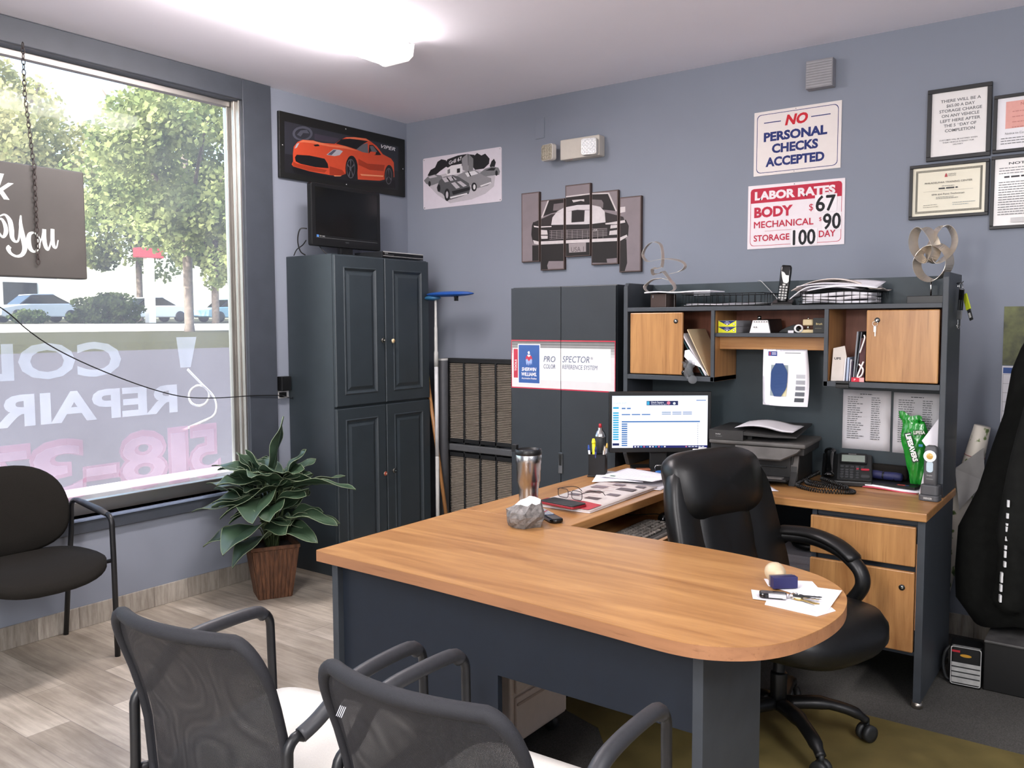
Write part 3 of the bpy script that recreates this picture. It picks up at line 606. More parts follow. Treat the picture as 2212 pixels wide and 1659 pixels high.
c = MB(SLATE); c.M = basis((3.370, 0, 0), (0, 1, 0), (0, 0, 1)); c.prism([(HY0+0.03, 0.741), (HY1, 0.741), (HY1, 1.614), (HY0+0.02, 1.614), (HY0, 1.595), (HY0, 1.15), (HY0, 0.80)], 0, 0.022); c.build('side_panel', t, bevel=0.003)
c = MB(SLATE); c.M = basis((1.994, 0, 0), (0, 1, 0), (0, 0, 1)); c.prism([(HY0+0.03, 0.741), (HY1, 0.741), (HY1, 1.614), (HY0+0.02, 1.614), (HY0, 1.595), (HY0, 1.15), (HY0, 0.80)], 0, 0.022); c.build('side_panel', t, bevel=0.003)
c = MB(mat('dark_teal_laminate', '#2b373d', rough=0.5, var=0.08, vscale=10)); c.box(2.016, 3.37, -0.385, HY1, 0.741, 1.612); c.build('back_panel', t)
c = MB(SLATE); c.box(2.016, 3.37, HY0, -0.385, 1.478, 1.497); c.build('top_shelf', t, bevel=0.0015)
for x0, x1 in ((2.016, 2.452), (2.931, 3.37)):
    c = MB(SLATE); c.box(x0, x1, HY0, -0.386, 1.160, 1.182); c.build('box_floor', t, bevel=0.0015)
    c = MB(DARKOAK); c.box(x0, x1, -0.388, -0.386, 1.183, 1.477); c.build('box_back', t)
for x, side in ((2.436, 1), (2.931, -1)):
    c = MB(SLATE); c.box(x, x+0.016, HY0, HY0+0.012, 1.16, 1.478); c.use(OAKZ).box(x, x+0.016, HY0+0.012, -0.386, 1.161, 1.478); c.build('divider', t)
c = MB(SLATE); c.box(2.452, 2.931, HY0+0.01, -0.386, 1.362, 1.379); c.build('middle_shelf', t, bevel=0.0015)
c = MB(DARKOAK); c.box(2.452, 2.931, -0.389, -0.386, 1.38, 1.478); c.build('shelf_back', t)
c = MB(OAKX); c.box(2.452, 2.931, -0.59, -0.574, 1.306, 1.362); c.build('valance', t, bevel=0.002)
for x0, x1, lx in ((2.029, 2.298, 2.265), (3.096, 3.362, 3.137)):
    c = MB(OAKZ); c.box(x0, x1, HY0+0.002, HY0+0.018, 1.186, 1.472); d = c.build('door', t, bevel=0.004)
    k = MB(BLACK); k.M = basis((lx, HY0+0.002, 1.432), (1, 0, 0), (0, 0, 1)); k.lathe([(0.0105, 0), (0.0105, 0.003), (0.008, 0.004)], 16).use(CHROME).lathe([(0.005, 0.004), (0.004, 0.0048)], 10); k.build('lock', d)
    if x0 > 3:
        k = MB(CHROME); k.box(lx-0.002, lx+0.002, HY0-0.012, HY0-0.002, 1.428, 1.434); k.tube(arc((lx-0.006, HY0-0.006, 1.418), 0.010, 0, 360, 14, (1, 0, 0), (0, 0, 1)), 0.0009, 5)
        k.box(lx-0.012, lx-0.003, HY0-0.004, HY0-0.0025, 1.385, 1.410).box(lx-0.008, lx-0.004, HY0-0.004, HY0-0.0025, 1.368, 1.386); k.build('key', d)
# ================================================================== stacking chair by the window
def frame_side(c, x0, x1, y, za, zt, r, r2=None):
    pass
t = thing('waiting_chair', 'black fabric armchair with tubular frame under the window', 'chair', (0.30, -2.66, 0))
BKX = 0.12
def pad(fn, th, n=18, m=12):
    c = MB(FABRIC); rings = []
    return c
def cushion(mb, cx, cy, w, h, t_, M, pw=2.6, dome=0.012, prof=None):
    """superellipse cushion in local XY, thickness along Z"""
    n = 40; rings = []
    for k, s_, z in ((0, 0.0, -t_/2), (1, 0.6, -t_/2), (2, 0.94, -t_*0.46), (3, 1.0, -t_*0.2), (4, 1.0, t_*0.2), (5, 0.94, t_*0.46), (6, 0.6, t_/2+dome), (7, 0.02, t_/2+dome*1.3)):
        r = []
        for i in range(n):
            a = 2*PI*i/n; ca, sa = math.cos(a), math.sin(a)
            ex = abs(ca)**(2/pw)*(1 if ca > 0 else -1)*w/2*max(s_, 0.02); ey = abs(sa)**(2/pw)*(1 if sa > 0 else -1)*h/2*max(s_, 0.02)
            p = (cx+ex, cy+ey, z)
            if prof: p = prof(p)
            r.append(p)
        rings.append(r)
    mm = mb.M.copy(); mb.M = mm @ M; mb.loft(rings); mb.M = mm
    return mb
c = MB(FABRIC); cushion(c, 0, 0, 0.52, 0.545, 0.055, basis((0.335, -2.655, 0.425), (1, 0, 0.02), (0, 1, 0)), 2.9, 0.01, lambda p: (p[0], p[1], p[2]-0.55*max(0, p[0]-0.10)**2*3 + 0.10*p[1]**2)); c.build('seat', t)
c = MB(FABRIC); cushion(c, 0, 0, 0.535, 0.385, 0.045, basis((0.105, -2.655, 0.635), (0, 1, 0), (-0.16, 0, 1)), 3.1, 0.008, lambda p: (p[0]*(1-1.1*max(0, p[1])**1.3), p[1]-0.25*p[0]**2*(p[1] > 0), p[2]+0.55*p[0]**2)); c.build('backrest', t)
for y in (-2.365, -2.945):
    fy = y
    P = [(0.475, fy, 0.0), (0.472, fy, 0.40), (0.468, fy, 0.57)]+arc((0.428, fy, 0.575), 0.04, 0, 80, 5, (1, 0, 0), (0, 0, 1))+[(0.30, fy, 0.628), (0.18, fy, 0.645)]
    P += arc((0.165, fy, 0.605), 0.04, 85, 180, 5, (1, 0, 0), (0, 0, 1)) + [(0.118, fy, 0.50), (0.07, fy, 0.25), (0.03, fy, 0.0)]
    c = MB(CHARC); c.tube(P, 0.0115, 10); c.build('side_frame', t)
    c = MB(ARMG); c.tube([(0.435, fy, 0.617), (0.36, fy, 0.628), (0.25, fy, 0.640), (0.18, fy, 0.648)], [0.013, 0.0165, 0.0165, 0.013], 10, flat=0.8); c.build('armrest', t)
    s = 1 if y > -2.6 else -1
    c = MB(CHARC); c.tube([(0.468, fy, 0.42), (0.43, fy-s*0.07, 0.41), (0.40, fy-s*0.12, 0.405)], 0.009, 8); c.build('bracket', t); c = MB(CHARC); c.tube([(0.10, fy, 0.42), (0.14, fy-s*0.08, 0.41)], 0.009, 8); c.build('bracket', t); c = MB(CHARC); c.tube([(0.118, fy, 0.56), (0.085, fy-s*0.09, 0.58)], 0.008, 8); c.build('bracket', t)
# ================================================================== mesh guest chairs
def mesh_mat():
    m = bpy.data.materials.new('black_mesh_weave'); m.use_nodes = True
    n = m.node_tree.nodes; L = m.node_tree.links; p = n['Principled BSDF']; out = n['Material Output']
    p.inputs['Base Color'].default_value = lin('#14161d')+(1,); p.inputs['Roughness'].default_value = 0.6
    tc = n.new('ShaderNodeTexCoord'); sx = n.new('ShaderNodeSeparateXYZ'); L.new(tc.outputs['Object'], sx.inputs[0])
    def wave(sock, f, k=0):
        a = n.new('ShaderNodeMath'); a.operation = 'MULTIPLY'; a.inputs[1].default_value = f; L.new(sock, a.inputs[0])
        b = n.new('ShaderNodeMath'); b.operation = 'SINE'; L.new(a.outputs[0], b.inputs[0]); return b.outputs[0]
    ax = n.new('ShaderNodeMath'); ax.operation = 'ADD'; L.new(sx.outputs[0], ax.inputs[0]); L.new(sx.outputs[2], ax.inputs[1])
    bx = n.new('ShaderNodeMath'); bx.operation = 'SUBTRACT'; L.new(sx.outputs[0], bx.inputs[0]); L.new(sx.outputs[2], bx.inputs[1])
    w1 = wave(ax.outputs[0], 1250); w2 = wave(bx.outputs[0], 1250)
    mu = n.new('ShaderNodeMath'); mu.operation = 'MULTIPLY'; L.new(w1, mu.inputs[0]); L.new(w2, mu.inputs[1])
    mr = n.new('ShaderNodeMapRange'); L.new(mu.outputs[0], mr.inputs[0]); mr.inputs[1].default_value = -0.3; mr.inputs[2].default_value = 0.9; mr.inputs[3].default_value = 0.95; mr.inputs[4].default_value = 0.52
    tr = n.new('ShaderNodeBsdfTransparent'); ms = n.new('ShaderNodeMixShader'); L.new(mr.outputs[0], ms.inputs[0]); L.new(tr.outputs[0], ms.inputs[1]); L.new(p.outputs[0], ms.inputs[2]); L.new(ms.outputs[0], out.inputs[0])
    return m
MESH = mesh_mat()
PIPE = mat('mesh_edge_binding', '#14151b', rough=0.8, var=0.2, vscale=400, bump=0.3, bscale=600)
def guest_chair(x, y, rz, label):
    t = thing('guest_chair', label, 'chair', (x, y, 0), rz, 'mesh guest chairs at the desk')
    W0 = WORLD[t]
    def back(u, v):        # u across -1..1, v up 0..1
        w = 0.214+0.012*v-0.008*(1-v)
        if v > 0.72: w *= 1-0.26*(1-math.sqrt(max(0, 1-((v-0.72)/0.28)**2)))
        z = 0.40+0.415*v
        yy = -0.195 - 0.02*v - 0.085*max(0, v-0.35)**1.5*1.6 - 0.040*(1-u*u)*(0.35+0.65*v)
        return (u*w, yy, z+0.006*v*(1-u*u))
    # woven back as one closed thin shell
    c = MB(MESH); c.M = W0
    nu, nv = 20, 24
    c.grid(lambda a, b: back(2*a-1, b), nu, nv)
    c.grid(lambda a, b: (lambda p: (p[0], p[1]+0.012+0.004*math.sin(9*a)*math.sin(7*b), p[2]))(back(1-2*a, b)), nu, nv)
    c.build('mesh_back', t)
    VS = [1, .995, .98, .96, .93, .9, .86, .81, .75, .65, .5, .35, .2, .1, 0]
    rim = [back(2*i/16-1, 1) for i in range(17)]+[back(1, v_) for v_ in VS[1:]]+[back(1-2*i/16, 0) for i in range(1, 17)]+[back(-1, v_) for v_ in VS[-2:0:-1]]
    c = MB(PIPE); c.M = W0; rr = []
    for p in rim: rr.append(0.0095+0.0045*max(0, (p[2]-0.70)/0.1))
    c.tube(rim, rr, 10, closed=True); c.build('back_frame', t)
    c = MB(SEATW); c.M = W0; cushion(c, 0, 0, 0.46, 0.46, 0.06, basis((0, 0.045, 0.43), (1, 0, 0), (0, 1, 0.03)), 5, 0.012, lambda p: (p[0]*(1+0.06*p[1]), p[1], p[2]-2.2*max(0, p[1]-0.12)**2)); c.build('seat', t)
    c = MB(BLACK); c.M = W0; c.box(-0.2, 0.2, -0.16, 0.2, 0.382, 0.4); c.build('seat_pan', t, bevel=0.004)
    for s in (-1, 1):
        xx = s*0.252
        P = [(xx, 0.215, 0.0), (xx, 0.212, 0.45), (xx, 0.208, 0.615)]+arc((xx, 0.158, 0.62), 0.05, 0, 85, 6, (0, 1, 0), (0, 0, 1))+[(xx, 0.04, 0.672), (xx*1.01, -0.06, 0.668), (xx*1.01, -0.11, 0.645), (xx*0.97, -0.15, 0.618), (xx*0.94, -0.185, 0.60)]
        P += arc((xx*0.93, -0.19, 0.575), 0.03, 90, 170, 4, (0, 1, 0), (0, 0, 1)) + [(xx*0.93, -0.222, 0.45), (xx*0.93, -0.235, 0.2), (xx*0.95, -0.25, 0.0)]
        c = MB(CHARC); c.M = W0; c.tube(P, 0.0115, 10); c.build('leg_frame', t)
        Q = smooth_path([(xx, 0.185, 0.654), (xx, 0.155, 0.671), (xx, 0.04, 0.676), (xx*1.01, -0.06, 0.671), (xx*1.01, -0.11, 0.648), (xx*0.97, -0.15, 0.62), (xx*0.94, -0.185, 0.604)], 4)
        c = MB(ARMG); c.M = W0; c.tube(Q, [0.0165]*len(Q), 12); c.build('armrest', t)
        c = MB(CHARC); c.M = W0; c.tube([(xx, 0.16, 0.40), (xx*0.8, 0.15, 0.392)], 0.01, 8); c.build('bracket', t); c = MB(CHARC); c.M = W0; c.tube([(xx, -0.222, 0.42), (xx*0.86, -0.19, 0.43)], 0.01, 8); c.build('bracket', t)
    return t
g1 = guest_chair(2.402, -3.02, 6, 'mesh-back guest chair with white seat at the left, nearer the window')
g2 = guest_chair(3.004, -2.965, 2, 'mesh-back guest chair with white seat at the right, before the desk front')
c = MB(ink('#b9bcc6')); c.M = WORLD[g2] @ basis((-0.105, -0.345, 0.765), (1, 0, 0), (0, 0.5, 1))
for k in range(4): c.shape([(0.004*k, 0), (0.004*k+0.0015, 0), (0.004*k+0.0045, 0.018), (0.004*k+0.003, 0.018)])
c.build('back_label', g2)
# ================================================================== executive chair
t = thing('office_chair', 'black leather high-back swivel chair behind the desk', 'chair', (2.972, -1.405, 0.0087), -20)
W0 = WORLD[t]; UP = T((-0.05, 0, -0.05)); BS = W0 @ T((0.058, 0.004, 0))        # local +X is the way the sitter faces
c = MB(LEATHER); c.M = W0; cushion(c, 0, 0, 0.52, 0.54, 0.10, basis((0.115, 0, 0.405), (1, 0, 0.03), (0, 1, 0)), 3.2, 0.02, lambda p: (p[0], p[1], p[2]-1.2*max(0, p[0]-0.13)**2+0.12*p[1]**2)); c.build('seat', t)
def bk(u, v):
    z = 0.50+0.47*v
    return z
c = MB(LEATHER); c.M = W0; cushion(c, 0, -0.01, 0.56, 0.60, 0.085, basis((-0.235, 0, 0.645), (0, 1, 0), (-0.29, 0, 1)), 4, 0.005, lambda p: (p[0]*(1-0.18*(p[1]+0.29)), p[1], p[2]+0.75*p[0]**2+0.22*p[1]**2)); c.build('backrest', t)
c = MB(LEATHER); c.M = W0; cushion(c, 0, -0.015, 0.30, 0.46, 0.05, basis((-0.195, 0, 0.60), (0, 1, 0), (-0.29, 0, 1)), 5, 0.012, lambda p: (p[0]*(1-0.18*(p[1]+0.29)), p[1], p[2]+0.75*p[0]**2+0.22*p[1]**2)); c.build('back_cushion', t)
c = MB(LEATHER); c.M = W0; cushion(c, 0, 0, 0.44, 0.265, 0.10, basis((-0.272, 0, 0.82), (0, 1, 0), (-0.27, 0, 1)), 3.6, 0.035, lambda p: (p[0]*(1+0.5*p[1]), p[1], p[2]+0.75*p[0]**2-0.5*max(0, p[1])**2)); c.build('headrest', t)
for s in (-1, 1):
    yy = s*0.30
    P = smooth_path([(-0.13, yy-s*0.04, 0.665), (0.0, yy, 0.672), (0.12, yy, 0.655), (0.20, yy, 0.61), (0.222, yy, 0.56), (0.20, yy, 0.51), (0.15, yy-s*0.01, 0.45), (0.10, yy-s*0.06, 0.405)], 5)
    c = MB(BLACK); c.M = W0 @ UP; c.tube(P, [0.030]*len(P), 12, flat=0.8); c.build('arm', t)
    Q = smooth_path([(-0.12, yy-s*0.03, 0.682), (0.0, yy, 0.690), (0.12, yy, 0.672), (0.195, yy, 0.63)], 5)
    c = MB(LEATHER); c.M = W0 @ UP; c.tube(Q, [0.022]+[0.037]*(len(Q)-2)+[0.026], 12, flat=0.55); c.build('arm_pad', t)
c = MB(BLACK); c.M = W0; c.box(-0.12, 0.14, -0.1, 0.1, 0.325, 0.36).box(-0.30, -0.1, -0.04, 0.04, 0.33, 0.345).box(-0.31, -0.29, -0.04, 0.04, 0.33, 0.56).M = BS; c.lathe([(0.028, 0.10), (0.028, 0.22), (0.02, 0.225), (0.02, 0.33)], 16); c.build('column', t, bevel=0.003)
for k in range(5):
    a = math.radians(47+72*k); ca, sa = math.cos(a), math.sin(a)
    c = MB(BLACK); c.M = BS; c.tube(smooth_path([(0.03*ca, 0.03*sa, 0.115), (0.14*ca, 0.14*sa, 0.122), (0.24*ca, 0.24*sa, 0.10), (0.29*ca, 0.29*sa, 0.068)], 4), [0.03]*5+[0.024]*5+[0.018]*3, 10, flat=0.75); l = c.build('base_arm', t)
    c = MB(DGREY); c.M = BS @ T((0.29*ca, 0.29*sa, 0.029)) @ RZ(math.degrees(a)+35) 
    for s in (-1, 1):
        mm = c.M.copy(); c.M = mm @ T((0, s*0.014, 0)) @ RX(90); c.lathe([(0.012, -0.009), (0.028, -0.009), (0.029, 0), (0.028, 0.009), (0.012, 0.009)], 16); c.M = mm
    c.lathe([(0.009, 0.02), (0.009, 0.045)], 8); c.build('castor', l)
tag(MB(CARPET).box(2.06, 5.88, -2.44, -0.013, 0.0005, 0.006).build('office_carpet'), 'dark grey carpet lying under the desk and swivel chair', 'carpet')
CM = mat('olive_vinyl_mat', '#695e38', rough=0.45, var=0.18, vscale=9, bump=0.15, bscale=120)
c = MB(CM); c.prism([(2.28, -1.085), (5.2, -1.10), (5.2, -2.40), (2.68, -2.40), (2.60, -1.86), (2.5, -1.74), (2.28, -1.67)], 0.0065, 0.0085)
tag(c.build('chair_mat'), 'olive vinyl floor mat under the swivel chair castors', 'floor mat')
t = thing('drawer_cart', 'beige plastic drawer cart on castors seen beneath the desk panel', 'drawer cart', (2.26, -1.96, 0.006))
BEI = mat('beige_plastic', '#e2d3c6', rough=0.5, var=0.03)
c = MB(BEI); c.box(2.10, 2.405, -2.13, -1.80, 0.065, 0.57); c.build('body', t, bevel=0.006)
for k in range(3):
    c = MB(BEI); c.box(2.406, 2.416, -2.11, -1.815, 0.08+k*0.16, 0.225+k*0.16); c.use(mat('beige_plastic_rib', '#bba897', rough=0.5)).box(2.415, 2.421, -2.11, -1.815, 0.20+k*0.16, 0.209+k*0.16); c.build('drawer', t, bevel=0.004)
for x in (2.14, 2.37):
    for y in (-2.09, -1.84):
        c = MB(DGREY); c.M = T((x, y, 0.034)) @ RX(90); c.lathe([(0.01, -0.012), (0.027, -0.012), (0.027, 0.012), (0.01, 0.012)], 14); c.M = Matrix(); c.lathe([(0.008, 0.05), (0.008, 0.068)], 8, (x, y)); c.build('castor', t)

VIP=[('print',[(-1029,2575),(-101,2581),(-110,2299),(-1033,2289)]),('print2',[(-1030,2393),(-104,2423),(-110,2299),(-1033,2289)]),('emb',[(-824,2541),(-828,2527),(-839,2514),(-856,2502),(-877,2492),(-900,2486),(-923,2484),(-944,2487),(-960,2493),(-970,2503),(-973,2515),(-969,2529),(-958,2542),(-942,2554),(-921,2563),(-898,2570),(-875,2572),(-854,2569),(-838,2563),(-827,2553)]),('print',[(-841,2537),(-844,2527),(-853,2517),(-866,2508),(-882,2501),(-900,2496),(-918,2495),(-934,2496),(-946,2501),(-954,2508),(-956,2517),(-953,2526),(-945,2536),(-932,2545),(-916,2552),(-898,2557),(-881,2558),(-865,2557),(-852,2552),(-844,2545)]),('emb',[(-941,2514),(-913,2543),(-866,2555),(-848,2537),(-895,2532),(-914,2508)]),('bldg',[(-810,2543),(-613,2547),(-654,2512),(-811,2507)]),('shadow',[(-983,2326),(-777,2311),(-558,2303),(-277,2328),(-138,2362),(-134,2310),(-289,2295),(-558,2284),(-965,2293)]),('red',[(-973,2402),(-966,2442),(-938,2473),(-900,2492),(-820,2502),(-773,2497),(-654,2509),(-614,2536),(-562,2564),(-489,2577),(-393,2585),(-349,2572),(-300,2553),(-245,2510),(-171,2494),(-146,2473),(-143,2381),(-162,2367),(-170,2414),(-195,2450),(-220,2423),(-231,2353),(-277,2339),(-468,2322),(-472,2380),(-482,2432),(-515,2458),(-549,2437),(-566,2389),(-569,2342),(-619,2323),(-699,2318),(-854,2319),(-973,2330),(-984,2340),(-973,2359)]),('redhi',[(-933,2472),(-896,2491),(-820,2500),(-695,2497),(-573,2509),(-459,2497),(-563,2495),(-695,2486),(-811,2485),(-887,2480)]),('redhi',[(-562,2562),(-489,2576),(-393,2583),(-355,2574),(-447,2569),(-552,2558)]),('redlo',[(-698,2370),(-597,2362),(-572,2341),(-619,2325),(-699,2320)]),('redlo',[(-460,2450),(-385,2431),(-229,2445),(-241,2404),(-364,2395),(-461,2412)]),('redlo',[(-973,2358),(-946,2349),(-805,2346),(-718,2345),(-738,2326),(-853,2322),(-975,2332)]),('glass',[(-646,2512),(-598,2546),(-531,2561),(-373,2572),(-428,2540),(-478,2504),(-553,2510)]),('glassl',[(-478,2504),(-424,2543),(-380,2559),(-375,2497),(-427,2496)]),('glass',[(-366,2549),(-333,2555),(-284,2524),(-260,2503),(-335,2491),(-371,2498)]),('glassl',[(-361,2543),(-333,2550),(-295,2518),(-340,2500)]),('grille',[(-960,2383),(-946,2400),(-851,2410),(-736,2409),(-712,2383),(-706,2357),(-805,2349),(-918,2352),(-954,2361)]),('glass',[(-821,2476),(-783,2486),(-771,2477),(-807,2469)]),('lamp',[(-721,2434),(-665,2476),(-615,2480),(-589,2476),(-616,2448),(-656,2436)]),('lampd',[(-711,2437),(-663,2472),(-640,2474),(-681,2438)]),('lamp',[(-961,2432),(-944,2462),(-924,2471),(-943,2441)]),('red',[(-386,2475),(-356,2510),(-306,2515),(-312,2499),(-349,2484),(-368,2463)]),('tyre',[(-468,2391),(-471,2367),(-479,2344),(-491,2326),(-505,2313),(-521,2307),(-537,2309),(-551,2318),(-562,2333),(-569,2353),(-570,2376),(-567,2400),(-560,2422),(-548,2441),(-534,2454),(-518,2460),(-502,2459),(-488,2450),(-477,2435),(-470,2414)]),('rim',[(-491,2385),(-493,2366),(-499,2348),(-507,2334),(-517,2324),(-528,2320),(-539,2321),(-549,2329),(-556,2341),(-561,2356),(-562,2375),(-560,2393),(-555,2410),(-547,2425),(-536,2435),(-525,2439),(-514,2438),(-505,2431),(-497,2419),(-492,2403)]),('tyre',[(-495,2384),(-497,2367),(-502,2352),(-509,2339),(-518,2330),(-528,2326),(-538,2327),(-546,2334),(-553,2345),(-557,2359),(-558,2375),(-556,2392),(-551,2407),(-544,2420),(-535,2429),(-526,2433),(-516,2432),(-507,2426),(-501,2415),(-496,2400)]),('rim',[(-521,2380),(-521,2376),(-522,2372),(-524,2369),(-527,2367),(-529,2366),(-532,2366),(-534,2367),(-536,2370),(-537,2374),(-537,2378),(-537,2382),(-535,2386),(-534,2390),(-531,2392),(-529,2393),(-526,2393),(-524,2391),(-522,2388),(-521,2385)]),('rim',[(-532,2431),(-521,2432),(-527,2380)]),('rim',[(-556,2394),(-551,2406),(-527,2380)]),('rim',[(-501,2414),(-497,2403),(-527,2380)]),('rim',[(-549,2335),(-538,2328),(-527,2380)]),('rim',[(-513,2332),(-505,2344),(-527,2380)]),('tyre',[(-150,2388),(-152,2366),(-159,2346),(-168,2329),(-181,2318),(-194,2313),(-207,2314),(-219,2323),(-228,2337),(-233,2355),(-235,2376),(-232,2398),(-226,2418),(-216,2434),(-204,2446),(-191,2451),(-178,2449),(-166,2441),(-157,2427),(-151,2409)]),('rim',[(-166,2382),(-168,2365),(-172,2350),(-179,2337),(-188,2329),(-197,2325),(-206,2326),(-215,2333),(-221,2344),(-225,2358),(-226,2374),(-224,2391),(-220,2406),(-213,2418),(-204,2427),(-195,2431),(-186,2430),(-178,2423),(-171,2413),(-167,2398)]),('tyre',[(-171,2381),(-172,2367),(-176,2353),(-182,2342),(-189,2335),(-197,2331),(-205,2333),(-212,2338),(-217,2348),(-220,2361),(-221,2375),(-220,2389),(-216,2403),(-210,2414),(-203,2421),(-195,2425),(-187,2423),(-180,2418),(-175,2408),(-172,2396)]),('rim',[(-200,2422),(-191,2424),(-196,2378)]),('rim',[(-222,2359),(-217,2343),(-196,2378)]),('rim',[(-178,2352),(-173,2365),(-196,2378)]),('sill',[(-448,2358),(-242,2376),(-248,2367),(-439,2349)]),('sill',[(-669,2319),(-603,2327),(-614,2321),(-659,2315)]),]
G67=[('g1',[(178,2339),(250,2380),(409,2395),(613,2381),(741,2330),(731,2269),(662,2230),(551,2205),(375,2196),(270,2258)]),('k',[(326,2440),(358,2476),(442,2490),(514,2491),(579,2478),(579,2416),(461,2421),(378,2414)]),('k',[(185,2391),(212,2424),(251,2436),(273,2470),(305,2482),(345,2472),(352,2433),(293,2408),(250,2384),(206,2385)]),('k',[(553,2419),(564,2464),(599,2487),(634,2468),(664,2476),(698,2441),(693,2411),(653,2385),(583,2385)]),('k',[(698,2395),(713,2424),(732,2437),(746,2413),(737,2387),(712,2382)]),('g2',[(474,2467),(524,2494),(528,2379),(482,2395)]),('g3',[(529,2492),(569,2456),(568,2378),(528,2383)]),('w',[(336,2395),(347,2418),(389,2433),(474,2435),(480,2376),(357,2373)]),('g3',[(357,2409),(378,2414),(378,2387),(357,2383)]),('k',[(435,2408),(461,2409),(461,2382),(435,2381)]),('g3',[(153,2362),(190,2386),(250,2392),(303,2379),(324,2352),(292,2336),(216,2323),(173,2339)]),('g1',[(190,2382),(245,2389),(271,2374),(206,2371)]),('k',[(213,2335),(213,2330),(211,2325),(209,2322),(206,2319),(202,2319),(199,2320),(196,2323),(193,2327),(192,2332),(192,2338),(192,2343),(194,2348),(196,2352),(199,2354),(203,2354),(206,2353),(209,2350),(211,2346),(213,2341)]),('g3',[(613,2358),(663,2384),(722,2391),(766,2379),(778,2356),(772,2335),(712,2336),(653,2335)]),('k',[(663,2372),(712,2384),(746,2378),(732,2365)]),('k',[(761,2347),(760,2341),(759,2337),(756,2333),(754,2331),(751,2331),(748,2332),(745,2335),(743,2339),(742,2343),(741,2349),(742,2354),(743,2358),(745,2362),(748,2364),(751,2364),(754,2363),(757,2360),(759,2357),(760,2352)]),('g2',[(419,2359),(502,2385),(583,2385),(653,2342),(710,2321),(712,2294),(682,2278),(602,2270),(552,2291),(501,2315)]),('w',[(502,2374),(578,2381),(608,2359),(522,2348)]),('k',[(523,2383),(531,2384),(553,2349),(543,2348)]),('k',[(596,2279),(595,2270),(592,2263),(587,2257),(581,2254),(574,2253),(567,2255),(561,2260),(556,2266),(553,2274),(552,2283),(553,2291),(557,2298),(561,2304),(568,2307),(575,2308),(581,2306),(588,2301),(592,2295),(595,2287)]),('w',[(586,2280),(586,2275),(584,2271),(582,2267),(579,2265),(576,2265),(573,2266),(570,2268),(568,2272),(567,2277),(566,2281),(567,2286),(568,2290),(571,2294),(573,2296),(576,2296),(580,2295),(582,2292),(585,2289),(586,2284)]),('w',[(623,2284),(707,2299),(710,2291),(627,2276)]),('g4',[(265,2306),(287,2348),(325,2368),(399,2373),(450,2356),(532,2308),(546,2276),(531,2242),(459,2229),(386,2219),(355,2218),(313,2262),(272,2282)]),('g1',[(309,2362),(393,2369),(435,2341),(335,2332)]),('k',[(346,2362),(356,2363),(382,2335),(369,2335)]),('k',[(388,2364),(398,2365),(419,2339),(409,2338)]),('g1',[(387,2322),(419,2326),(460,2288),(429,2283)]),('g1',[(435,2326),(466,2328),(517,2294),(486,2289)]),('k',[(392,2270),(537,2284),(540,2264),(402,2247)]),('w',[(376,2236),(516,2249),(521,2240),(381,2225)]),('k',[(375,2250),(374,2238),(370,2227),(365,2218),(359,2213),(351,2212),(344,2215),(338,2221),(333,2230),(330,2241),(329,2254),(330,2266),(333,2277),(339,2285),(345,2290),(352,2292),(359,2289),(366,2283),(371,2273),(374,2262)]),('g1',[(362,2251),(362,2244),(360,2238),(358,2233),(355,2230),(352,2229),(348,2231),(345,2234),(343,2239),(342,2246),(341,2253),(342,2260),(343,2266),(346,2270),(349,2273),(352,2274),(355,2273),(358,2269),(361,2264),(362,2258)]),('k',[(296,2299),(295,2292),(293,2285),(290,2280),(287,2277),(283,2276),(279,2278),(275,2282),(273,2287),(271,2294),(270,2302),(271,2309),(273,2316),(276,2321),(279,2324),(283,2325),(287,2323),(291,2319),(294,2314),(295,2307)]),]
